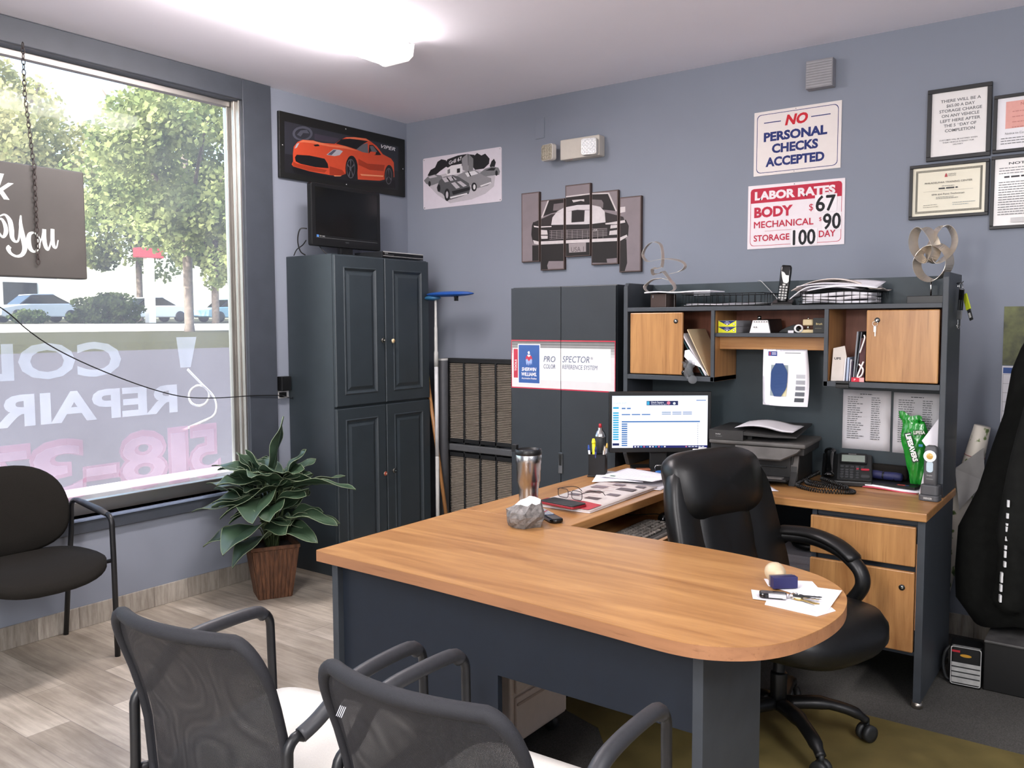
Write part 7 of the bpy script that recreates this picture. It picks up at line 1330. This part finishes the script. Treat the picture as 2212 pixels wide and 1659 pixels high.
c = MB(WHITE); c.tube(smooth_path([(3.07, -0.636, 1.30), (3.082, -0.64, 1.335), (3.088, -0.636, 1.362), (3.084, -0.632, 1.372)], 5), 0.003, 6).tube(smooth_path([(3.068, -0.638, 1.255), (3.085, -0.64, 1.235), (3.08, -0.64, 1.21), (3.064, -0.638, 1.20), (3.068, -0.637, 1.22), (3.086, -0.638, 1.265)], 5), 0.0034, 6); c.build('loop', t)
t = thing('red_tape_box', 'small red box at the front of the right hutch cubby', 'box', (3.065, -0.635, 1.183))
c = MB(ink('#c4283c')); c.M = T((3.058, -0.632, 1.1826)) @ RZ(10); c.box(-0.018, 0.012, -0.012, 0.02, 0, 0.017).use(ink('#e3a3a3')).box(0.012, 0.03, -0.012, 0.02, 0, 0.017); c.M = c.M @ basis((-0.018, -0.0122, 0), XP, ZP); c.text('P', 0.01, 0.004, 0.009, PAPER); c.build('carton', t)
t = thing('binder_clip', 'dark clip gripping the lower shelf edge of the right hutch cubby', 'clip', (3.005, -0.65, 1.16))
c = MB(BLACK); c.box(2.983, 3.035, -0.656, -0.6505, 1.155, 1.176).box(2.983, 3.035, -0.656, -0.635, 1.1826, 1.1845).box(2.983, 3.035, -0.656, -0.6505, 1.17, 1.1845).box(2.983, 3.035, -0.656, -0.63, 1.1565, 1.1595); c.build('jaw', t, bevel=0.001)
# ================================================================== on top of the hutch
HZ = 1.4975
t = thing('ribbon_sculpture', 'pale curled ribbon sculpture looping above the left end of the hutch', 'sculpture', (2.14, -0.52, HZ))
RIB = mat('satin_ribbon_metal', '#c9bfb4', rough=0.35, metal=0.7, var=0.05)
c = MB(RIB); Yd = -0.52
L1 = [(2.172, 1.658, .0), (2.207, 1.663, .0), (2.232, 1.675, .01), (2.24, 1.692, .02), (2.228, 1.71, .02), (2.2, 1.722, .0), (2.16, 1.727, -.02), (2.11, 1.724, -.02), (2.06, 1.720, 0), (2.03, 1.731, .02), (2.017, 1.755, .02), (2.03, 1.785, .02), (2.058, 1.806, .01), (2.09, 1.812, 0), (2.115, 1.803, 0), (2.127, 1.785, 0), (2.133, 1.75, 0), (2.138, 1.715, -.01), (2.138, 1.69, -.02)]
strip(c, smooth_path([(x, Yd+d, z) for x, z, d in L1], 4), (0.25, 1, 0.2), 0.02, 0.0012)
L2 = [(2.138, 1.69, -.02), (2.115, 1.682, -.03), (2.09, 1.684, -.02), (2.085, 1.66, 0), (2.115, 1.662, .01), (2.14, 1.668, -.01), (2.166, 1.652, -.03), (2.188, 1.625, -.03), (2.199, 1.600, -.01), (2.195, 1.583, 0), (2.175, 1.573, 0), (2.13, 1.569, 0), (2.085, 1.570, 0), (2.055, 1.576, 0), (2.04, 1.592, 0), (2.044, 1.61, .01), (2.077, 1.632, .01), (2.12, 1.638, .02), (2.15, 1.63, .03)]
n2 = len(smooth_path([(x, Yd+d, z) for x, z, d in L2], 4))
strip(c, smooth_path([(x, Yd+d, z) for x, z, d in L2], 4), [tuple(Vector((0.1, 1, 0.35)).lerp(Vector((0.05, 1, 0.0)), min(1, i/n2*1.6))) for i in range(n2)], 0.028, 0.0012); c.build('ribbon', t)
c = MB(mat('brown_block', '#3b2a24', rough=0.4)); c.box(2.100, 2.182, -0.58, -0.47, HZ, HZ+0.064); c.build('base', t, bevel=0.003)
c = MB(CHROME); c.box(2.088, 2.0895, -0.50, -0.498, HZ, HZ+0.066).box(2.194, 2.1955, -0.52, -0.518, HZ, HZ+0.066).box(2.112, 2.116, -0.5815, -0.58, HZ+0.045, HZ+0.058); c.build('pin', t)
t = thing('paper_packet', 'thin white paper packet lying across the sculpture base and wire tray', 'paper', (2.25, -0.55, HZ+0.064))
c = MB(PAPER); c.slab(lambda u, v: (2.078+0.33*u, -0.60+0.17*v, HZ+0.072+0.004*math.sin(u*9)*(1-u)+0.002*u), 14, 4, 0.005, sm=False); c.build('sheets', t)
t = thing('dangling_tag', 'small clear tag stuck under the paper packet end', 'tag', (2.38, -0.605, HZ+0.04))
c = MB(CLR); c.prism([(2.33, -0.60), (2.41, -0.60), (2.385, -0.604), (2.37, -0.604)], HZ+0.05, HZ+0.066); c.build('tag', t)
WIRE = mat('black_wire', '#131415', rough=0.4, metal=0.5)
def basket(label, x0, x1, y0, y1, h, nx, ny):
    t = thing('wire_tray', label, 'wire tray', ((x0+x1)/2, (y0+y1)/2, HZ), 0, 'wire letter trays on the hutch')
    z0 = HZ+0.003; z1 = HZ+h; R_ = 0.0014
    c = MB(WIRE); 
    for z in (z0, z1): c.tube([(x, y, z) for x, y in rrect(x0, x1, y0, y1, 0.02, 4)], 0.0021, 6, closed=True)
    c.build('rim', t)
    c = MB(WIRE)
    for i in range(1, nx):
        x = x0+(x1-x0)*i/nx; c.tube([(x, y0, z1), (x, y0, z0), (x, y1, z0), (x, y1, z1)], R_, 5)
    for j in range(1, ny):
        y = y0+(y1-y0)*j/ny; c.tube([(x0, y, z1), (x0, y, z0), (x1, y, z0), (x1, y, z1)], R_, 5)
    c.tube([(x0, y0, z0+0.012), (x1, y0, z0+0.012)], R_, 5)
    c.build('wires', t)
basket('nearly empty black wire tray on the left half of the hutch top', 2.275, 2.66, -0.63, -0.40, 0.056, 13, 7)
for k in range(3):
    t = thing('paper_sheet', ('bottom sheet lying flat in the left wire tray', 'middle sheet lying flat in the left wire tray', 'top sheet lying flat in the left wire tray')[k], 'paper', (2.47, -0.52, HZ+0.005+0.003*k), 0, 'sheets in the left wire tray')
    c = MB(PAPER if k != 1 else PAPER2); c.slab(lambda u, v: (2.29+0.345*u+0.006*k, -0.615+0.2*v+0.003*k, HZ+0.0075+0.003*k+0.002*math.sin(u*7+k)), 10, 4, 0.0012); c.build('page', t)
basket('black wire tray piled with crumpled papers on the right half of the hutch top', 2.815, 3.125, -0.63, -0.40, 0.055, 10, 8)
for k in range(7):
    lb = ('bottom page bundle in the piled wire tray', 'second page bundle up in the piled wire tray', 'third page bundle up in the piled wire tray', 'white pages curling left over the piled wire tray rim', 'grey sheet on the papers in the piled wire tray', 'long white sheet draped over the front of the piled wire tray', 'topmost tan edged sheet arching over the piled wire tray')[k]
    t = thing('paper_bundle', lb, 'paper', (2.97, -0.52, HZ+0.006+0.01*k), 0, 'papers heaped in the right wire tray')
    c = MB((PAPER, PAPER2, PAPER, PAPER, PAPER2, PAPER, mat('tan_paper', '#d6cbc4', rough=0.85))[k])
    if k < 3: c.slab(lambda u, v: (2.83+0.27*u, -0.618+0.2*v, HZ+0.019+0.0145*k+0.004*math.sin(u*6+k*2)*math.cos(v*4)), 10, 6, 0.0125)
    elif k == 3: c.slab(lambda u, v: (2.782+0.26*u, -0.64+0.20*v, HZ+0.066+0.012*math.sin(PI*u)-0.03*max(0, 0.3-u)**1.5*8*(1-v*.5)+0.003*math.sin(v*9)), 14, 6, 0.004)
    elif k == 4: c.slab(lambda u, v: (2.80+0.30*u, -0.61+0.20*v, HZ+0.079+0.010*math.sin(PI*u)+0.004*math.sin(v*8+u*5)), 14, 6, 0.003)
    elif k == 5: c.slab(lambda u, v: (2.855+0.275*u, -0.645+0.16*v, HZ+0.070+0.016*math.sin(PI*u*0.9)+0.02*v-0.012*(1-v)), 14, 6, 0.002)
    else: c.slab(lambda u, v: (2.775+0.36*u, -0.60+0.2*v, HZ+0.062+0.045*math.sin(PI*min(1, u*1.12))**0.8+0.004*math.sin(7*v)), 18, 6, 0.0025)
    c.build('pages', t)
t = thing('cordless_phone', 'black and silver cordless handset standing in its cradle on the hutch', 'telephone', (2.70, -0.55, HZ))
c = MB(BLACK); c.M = T((2.722, -0.545, HZ)) @ RZ(10); c.loft([[(-0.045, -0.05, 0), (0.05, -0.05, 0), (0.05, 0.05, 0), (-0.045, 0.05, 0)], [(-0.042, -0.045, 0.012), (0.045, -0.045, 0.012), (0.045, 0.05, 0.03), (-0.042, 0.05, 0.03)]], sm=False); c.build('cradle', t, bevel=0.004)
CM_ = T((2.72, -0.548, HZ+0.016)) @ RZ(12) @ RX(-9) @ RY(5)
c = MB(GLOSSB); c.M = CM_; c.loft([[(x*k, y-0.0, z) for x, y in rrect(-0.0225, 0.0225, -0.013, 0.013, 0.009)] for z, k in ((0, .85), (0.006, .95), (0.05, 1.0), (0.13, 1.05), (0.152, 1.0), (0.16, .85))]); c.build('handset', t)
c = MB(mat('silver_face', '#c6cac6', rough=0.15, metal=0.8)); c.M = CM_ @ basis((0, -0.0134, 0), XP, ZP); c.prism([(-0.018, 0.132), (-0.006, 0.128), (0.004, 0.115), (0.016, 0.115), (0.018, 0.088), (0.010, 0.080), (-0.004, 0.083), (-0.012, 0.105)], 0, 0.0012); c.build('display', t)
c = MB(LGREY); c.M = CM_ @ basis((0, -0.0134, 0), XP, ZP)
for i in range(3):
    for j in range(5): c.prism(rrect(-0.017+i*0.0125, -0.0085+i*0.0125, 0.012+j*0.012, 0.019+j*0.012, 0.002, 2), 0, 0.0015)
c.prism(rrect(-0.006, 0.006, 0.070, 0.078, 0.003, 2), 0, 0.0018); c.build('keypad', t)
c = MB(LGREY); c.tube(smooth_path([(2.69, -0.50, HZ+0.02), (2.65, -0.45, HZ+0.05), (2.60, -0.41, HZ+0.09), (2.565, -0.39, HZ+0.118), (2.54, -0.36, HZ+0.119)], 5), 0.0016, 5); c.build('cord', t)
t = thing('heart_sculpture', 'brushed metal sculpture of three interlocking rings on a black base, right end of the hutch', 'sculpture', (3.29, -0.5, HZ))
c = MB(BLACK); c.box(3.225, 3.362, -0.56, -0.44, HZ, HZ+0.030); c.build('base', t, bevel=0.002)
c = MB(CHROME); c.lathe([(0.0035, HZ+0.03), (0.0035, 1.592)], 12, (3.302, -0.50)); c.build('rod', t)
BM = mat('brushed_band', '#d2c9bc', rough=0.33, metal=0.85, var=0.06)
for P, wd, yy in (([(3.232, 1.75), (3.238, 1.78), (3.256, 1.797), (3.28, 1.792), (3.300, 1.768), (3.314, 1.735), (3.318, 1.705), (3.308, 1.678), (3.29, 1.663), (3.268, 1.672), (3.246, 1.70), (3.235, 1.725)], (1.0, 1, 0.1), -0.505), ([(3.302, 1.75), (3.312, 1.782), (3.335, 1.8), (3.360, 1.794), (3.378, 1.765), (3.381, 1.73), (3.368, 1.698), (3.343, 1.672), (3.316, 1.660), (3.295, 1.672), (3.288, 1.70), (3.293, 1.728)], (-0.9, 1, 0.1), -0.495), ([(3.247, 1.665), (3.258, 1.695), (3.28, 1.72), (3.306, 1.731), (3.334, 1.722), (3.358, 1.695), (3.367, 1.66), (3.358, 1.625), (3.334, 1.60), (3.302, 1.590), (3.27, 1.605), (3.251, 1.635)], (0.75, 1, 0.3), -0.50)):
    c = MB(BM); pts = smooth_path([(x, yy+((i % 3)-1)*0.0, z) for i, (x, z) in enumerate(P+[P[0]])], 4)[:-1]; strip(c, pts, wd, 0.042, 0.0015, closed=True); c.build('ring', t)
t = thing('key_lanyard', 'bunch of keys with yellow and black tags hung on the hutch right side', 'keys', (3.41, -0.48, 1.5))
c = MB(BLACK); c.tube([(3.3925, -0.49, 1.575), (3.412, -0.49, 1.577), (3.416, -0.49, 1.583)], 0.002, 6); c.build('hook', t)
c = MB(CHROME); c.tube(arc((3.408, -0.49, 1.562), 0.014, 0, 360, 18, (0.3, 1, 0), ZP)[:-1], 0.0013, 5, closed=True).tube(arc((3.41, -0.475, 1.545), 0.011, 0, 360, 16, (0.6, 1, 0), ZP)[:-1], 0.0012, 5, closed=True).box(3.402, 3.404, -0.528, -0.50, 1.56, 1.566); c.build('ring', t)
c = MB(BLACK); c.M = T((3.408, -0.488, 1.49)) @ RZ(-40) @ RY(4); c.box(-0.011, 0.011, -0.003, 0.003, -0.02, 0.06); c.use(CHROME).box(-0.0085, -0.001, -0.0036, -0.003, -0.02, 0.02).box(0.005, 0.009, -0.0036, -0.003, -0.018, 0.02).use(MGREY).box(-0.012, 0.009, -0.003, 0.003, -0.055, -0.022); c.build('black_tag', t)
c = MB(mat('lime_tag', '#b5c229', rough=0.5)); c.M = T((3.424, -0.458, 1.505)) @ RZ(-40) @ RY(-22); c.box(-0.010, 0.010, -0.003, 0.003, -0.035, 0.03); c.use(DGREY).box(-0.008, 0.008, -0.002, 0.002, -0.08, -0.036).use(LGREY).box(-0.005, 0.005, -0.0025, 0.0025, -0.07, -0.05); c.build('lime_tag', t)
c = MB(CHROME); c.tube(arc((3.402, -0.485, 1.408), 0.011, 0, 360, 14, (0.4, 1, 0), ZP)[:-1], 0.001, 5, closed=True).box(3.401, 3.403, -0.50, -0.494, 1.40, 1.432); c.build('small_ring', t)
# ================================================================== right end of the peninsula: papers, keys, stamp
def card(label, P, z, m=PAPER):
    t = thing('paper_slip', label, 'paper', (sum(p[0] for p in P)/len(P), sum(p[1] for p in P)/len(P), z), 0, 'slips under the keys on the desk end')
    c = MB(m); c.prism(P, z, z+0.0009); c.build('slip', t)
card('white paper slip under the keys, lowest and pointing to the desk front', [(3.266, -2.235), (3.272, -2.262), (3.40, -2.275), (3.425, -2.21), (3.37, -2.14)], DZ)
card('white paper slip under the black key fob, leftmost of the slips', [(3.204, -2.172), (3.234, -2.240), (3.34, -2.22), (3.31, -2.15)], DZ+0.0012, PAPER2)
card('white paper slip behind the stamp, farthest of the slips', [(3.198, -2.062), (3.31, -2.012), (3.34, -2.06), (3.30, -2.14), (3.228, -2.115)], DZ+0.0012)
card('topmost square white note under the keys at the desk end', [(3.305, -2.205), (3.40, -2.255), (3.413, -2.245), (3.396, -2.05), (3.31, -2.065)], DZ+0.0024)
t = thing('hand_stamp', 'round ivory handled stamp with navy block lying on its side on the papers', 'stamp', (3.26, -2.09, DZ+0.004))
S0 = T((3.225, -2.066, DZ+0.028)) @ RZ(-48) @ RY(90) @ Matrix.Scale(1.2, 4)
c = MB(mat('ivory_knob', '#c2b092', rough=0.45)); c.M = S0; c.lathe([(0.008, -0.012), (0.019, -0.006), (0.0225, 0.006), (0.020, 0.02), (0.012, 0.03), (0.009, 0.036)], 20); c.use(mat('ivory_shadowed_groove', '#a8987e', rough=0.6)).box(-0.0225, 0.0225, -0.001, 0.001, -0.009, 0.012) if 0 else None; c.build('handle', t)
c = MB(mat('taupe_block', '#6a625c', rough=0.5)); c.M = S0; c.box(-0.004, 0.019, -0.026, 0.026, 0.036, 0.046); c.use(mat('navy_rubber', '#191a4c', rough=0.5)).box(-0.005, 0.0195, -0.027, 0.027, 0.046, 0.064); c.build('block', t, bevel=0.001)
t = thing('car_keys', 'car keys with a black and silver fob lying on the white slips', 'keys', (3.30, -2.2, DZ+0.004))
c = MB(GLOSSB); c.M = T((3.272, -2.205, DZ+0.0036)) @ RZ(20); c.prism(rrect(-0.033, 0.033, -0.016, 0.016, 0.010), 0, 0.012); c.use(mat('fob_silver', '#c7cacb', rough=0.25, metal=0.7)).prism(rrect(-0.012, 0.032, -0.0162, -0.006, 0.003), 0.0005, 0.0126); c.build('fob', t, bevel=0.003)
c = MB(CHROME); c.tube(arc((3.318, -2.185, DZ+0.011), 0.012, 0, 360, 16, XP, (0, 0.9, 0.35))[:-1], 0.0014, 5, closed=True); c.build('ring', t)
BRS = mat('brass_key', '#b59a5c', rough=0.3, metal=0.9)
for k, (a, m_) in enumerate(((-8, BRS), (-22, BRS), (10, CHROME), (22, DGREY))):
    c = MB(m_); c.M = T((3.322, -2.187, DZ+0.0045+0.0024*k)) @ RZ(a); c.prism([(-0.006, -0.009), (0.014, -0.010), (0.02, -0.004), (0.056, -0.004), (0.062, 0), (0.056, 0.003), (0.05, 0.001), (0.045, 0.004), (0.04, 0.002), (0.034, 0.004), (0.02, 0.004), (0.014, 0.010), (-0.006, 0.009)], 0, 0.002); c.build('key', t)
# ================================================================== beside and under the credenza
t = thing('paper_pile', 'pile of white papers inside the credenza knee space beside the drawers', 'paper pile', (2.88, -0.62, 0.006))
c = MB(PAPER); r_ = random.Random(2)
c.box(2.76, 2.965, -0.72, -0.46, 0.3865, 0.40)
for k in range(9): o = r_.uniform(-.008, .008); c.box(2.755+o, 2.962+o, -0.725-o, -0.46, 0.40+0.006*k, 0.4055+0.006*k)
c.build('papers', t)
t2 = thing('stool_box', 'cardboard carton carrying the papers in the credenza knee space', 'carton', (2.86, -0.6, 0.006))
c = MB(mat('kraft_carton', '#8a6e50', rough=0.85)); c.box(2.745, 2.972, -0.735, -0.43, 0.0065, 0.386); c.build('carton', t2, bevel=0.002)
t = thing('black_pouch', 'black pouch lying on the papers in the credenza knee space', 'pouch', (2.88, -0.6, 0.456))
c = MB(BLACK); c.ell((2.875, -0.60, 0.482), (0.075, 0.09, 0.026), 18, 8); c.build('pouch', t)
t = thing('wrapping_roll', 'rolled white wrapping paper with green leaves, standing behind the hutch end', 'paper roll', (3.42, -0.19, 0))
FLO = bpy.data.materials.new('floral_paper'); FLO.use_nodes = True; n = FLO.node_tree.nodes; L = FLO.node_tree.links; p = n['Principled BSDF']; tc = n.new('ShaderNodeTexCoord')
nz = n.new('ShaderNodeTexNoise'); nz.inputs['Scale'].default_value = 22; nz.inputs['Detail'].default_value = 3; L.new(tc.outputs['Object'], nz.inputs['Vector']); r = n.new('ShaderNodeValToRGB'); L.new(nz.outputs['Fac'], r.inputs[0]); e = r.color_ramp.elements
e[0].position = 0.58; e[0].color = lin('#d9d2c6')+(1,); e[1].position = 0.63; e[1].color = lin('#6f8048')+(1,); q = r.color_ramp.elements.new(0.70); q.color = lin('#3d5230')+(1,); L.new(r.outputs[0], p.inputs['Base Color']); p.inputs['Roughness'].default_value = 0.6
c = MB(FLO); ax = Vector((-0.20, 0.02, -1)).normalized(); tp = Vector((3.462, -0.20, 0.985))
c.tube([tuple(tp+ax*s) for s in (0, 0.1, 0.25, 0.5, 1.0)], [0.032, 0.038, 0.044, 0.044, 0.040], 20); c.use(ink('#a06868')).tube([tuple(tp+ax*0.13), tuple(tp+ax*0.133)], 0.0408, 20); c.build('roll', t)
c = MB(mat('paper_reverse', '#8f8d8c', rough=0.7)); c.add([(3.368, -0.235, 0.80), (3.475, -0.25, 0.90), (3.485, -0.25, 0.76), (3.395, -0.27, 0.63), (3.368, -0.2335, 0.80), (3.475, -0.2485, 0.90), (3.485, -0.2485, 0.76), (3.395, -0.2685, 0.63)], [(0, 3, 2, 1), (4, 5, 6, 7), (0, 1, 5, 4), (1, 2, 6, 5), (2, 3, 7, 6), (3, 0, 4, 7)]); c.build('loose_flap', t)
t = thing('hanging_jacket', 'black jacket with white sleeve lettering hanging at the right edge of the room', 'jacket', (3.72, -0.4, 0.3))
JK = mat('black_jacket_cloth', '#10110f', rough=0.9, var=0.3, vscale=30, bump=0.5, bscale=60, spec=0.2)
LV_ = [(0.24, 3.47, 3.93), (0.30, 3.412, 3.97), (0.42, 3.405, 3.99), (0.59, 3.412, 4.0), (0.75, 3.478, 4.0), (0.93, 3.524, 4.0), (1.06, 3.560, 4.0), (1.235, 3.582, 4.01), (1.32, 3.610, 4.0), (1.385, 3.64, 3.98), (1.43, 3.70, 3.92), (1.455, 3.755, 3.86), (1.50, 3.765, 3.845), (1.535, 3.785, 3.825)]
c = MB(JK); rings = []
for z, xa, xb in LV_:
    r_ = []
    for k in range(48):
        a = 2*PI*k/48; f_ = 1+0.10*math.sin(5*a+z*3)*min(1, (1.55-z)*1.4)
        r_.append(((xa+xb)/2+(xb-xa)/2*math.cos(a), -0.40+(0.11+0.10*max(0, 0.9-z)*0.6)*math.sin(a)*f_*(1 if z < 1.4 else 0.7), z+0.02*math.sin(3*a)*(z < 0.3)))
    rings.append(r_)
c.loft(rings); c.build('body', t)
c = MB(JK); SP_ = smooth_path([(3.80, -0.48, 1.42), (3.74, -0.55, 1.20), (3.68, -0.585, 0.90), (3.645, -0.60, 0.62), (3.63, -0.60, 0.42), (3.61, -0.595, 0.34)], 5)
c.tube(SP_, [0.07]*6+[0.075]*10+[0.062]*8+[0.045]*2, 16); c.build('sleeve', t)
c = MB(JK); SQ_ = smooth_path([(3.90, -0.47, 1.40), (3.98, -0.53, 1.20), (4.02, -0.56, 0.90), (4.03, -0.56, 0.62), (4.02, -0.55, 0.42), (4.02, -0.54, 0.34)], 5)
c.tube(SQ_, [0.065]*6+[0.072]*10+[0.06]*8+[0.045]*2, 16); c.build('sleeve', t)
c = MB(JK); c.ell((3.805, -0.50, 1.40), (0.12, 0.075, 0.12), 20, 12); c.build('hood', t)
c = MB(ink('#d9dada')); r_ = random.Random(6); z = 0.74
while z > 0.36:
    h = r_.uniform(0.008, 0.03); k = (0.9-z)
    c.M = basis((3.615-0.02*k-(0.008 if z < 0.5 else 0), -0.655-0.01*k, z), (0.35, -0.94, 0), ZP); c.box(0.0, 0.010+0.006*(z < 0.55), 0, h, -0.004, 0.003); c.build('sleeve_mark', t); c = MB(ink('#d9dada')); z -= h+r_.uniform(0.004, 0.02)
t = thing('coat_hook', 'steel coat hook on the back wall carrying the black jacket', 'coat hook', (3.8, 0, 1.6))
c = MB(NICKEL); c.box(3.785, 3.825, -0.006, -0.001, 1.50, 1.60).tube(smooth_path([(3.805, -0.005, 1.53), (3.805, -0.15, 1.52), (3.805, -0.33, 1.53), (3.805, -0.40, 1.56)], 4), 0.007, 8); c.build('hook', t)
t = thing('file_cabinet', 'low black cabinet standing on the floor under the jacket at the right edge', 'cabinet', (3.8, -0.35, 0.006))
c = MB(mat('file_cabinet_black', '#070707', rough=0.5)); c.box(3.545, 4.05, -0.60, -0.06, 0.0065, 0.197).use(mat('grey_worn_top', '#4c4b4a', rough=0.6, var=0.4, vscale=20)).box(3.545, 4.05, -0.61, -0.06, 0.196, 0.206); c.build('body', t, bevel=0.003)
t = thing('oil_jug', 'black jug with a striped silver label on the floor by the credenza end', 'jug', (3.48, -0.6, 0.006))
c = MB(BLACK); c.M = T((3.483, -0.575, 0.0065)) @ RZ(4); c.prism(rrect(-0.055, 0.055, -0.045, 0.045, 0.012), 0, 0.165); c.build('body', t, bevel=0.006)
c = MB(DGREY); c.tube(smooth_path([(3.43, -0.60, 0.155), (3.412, -0.605, 0.13), (3.405, -0.605, 0.08), (3.416, -0.605, 0.03), (3.432, -0.60, 0.02)], 4), 0.006, 8); c.build('handle', t)
c = MB(mat('silver_label', '#a9a9a6', rough=0.4, var=0.2, vscale=30)); c.M = T((3.483, -0.575, 0.0065)) @ RZ(4) @ basis((0, -0.0455, 0), XP, ZP); c.rect(-0.048, 0.05, 0.015, 0.095); c.layer()
for k in range(3): c.rect(-0.048, 0.05, 0.035+0.02*k, 0.040+0.02*k, DGREY)
c.rect(-0.048, -0.02, 0.135, 0.143, ink('#b02a34')).disc(0.0, 0.125, 0.02, ink('#b9892c'), 18, 0.006); c.ring(rrect(-0.052, 0.053, 0.008, 0.158, 0.008), 0.0025, LGREY); c.build('label', t)
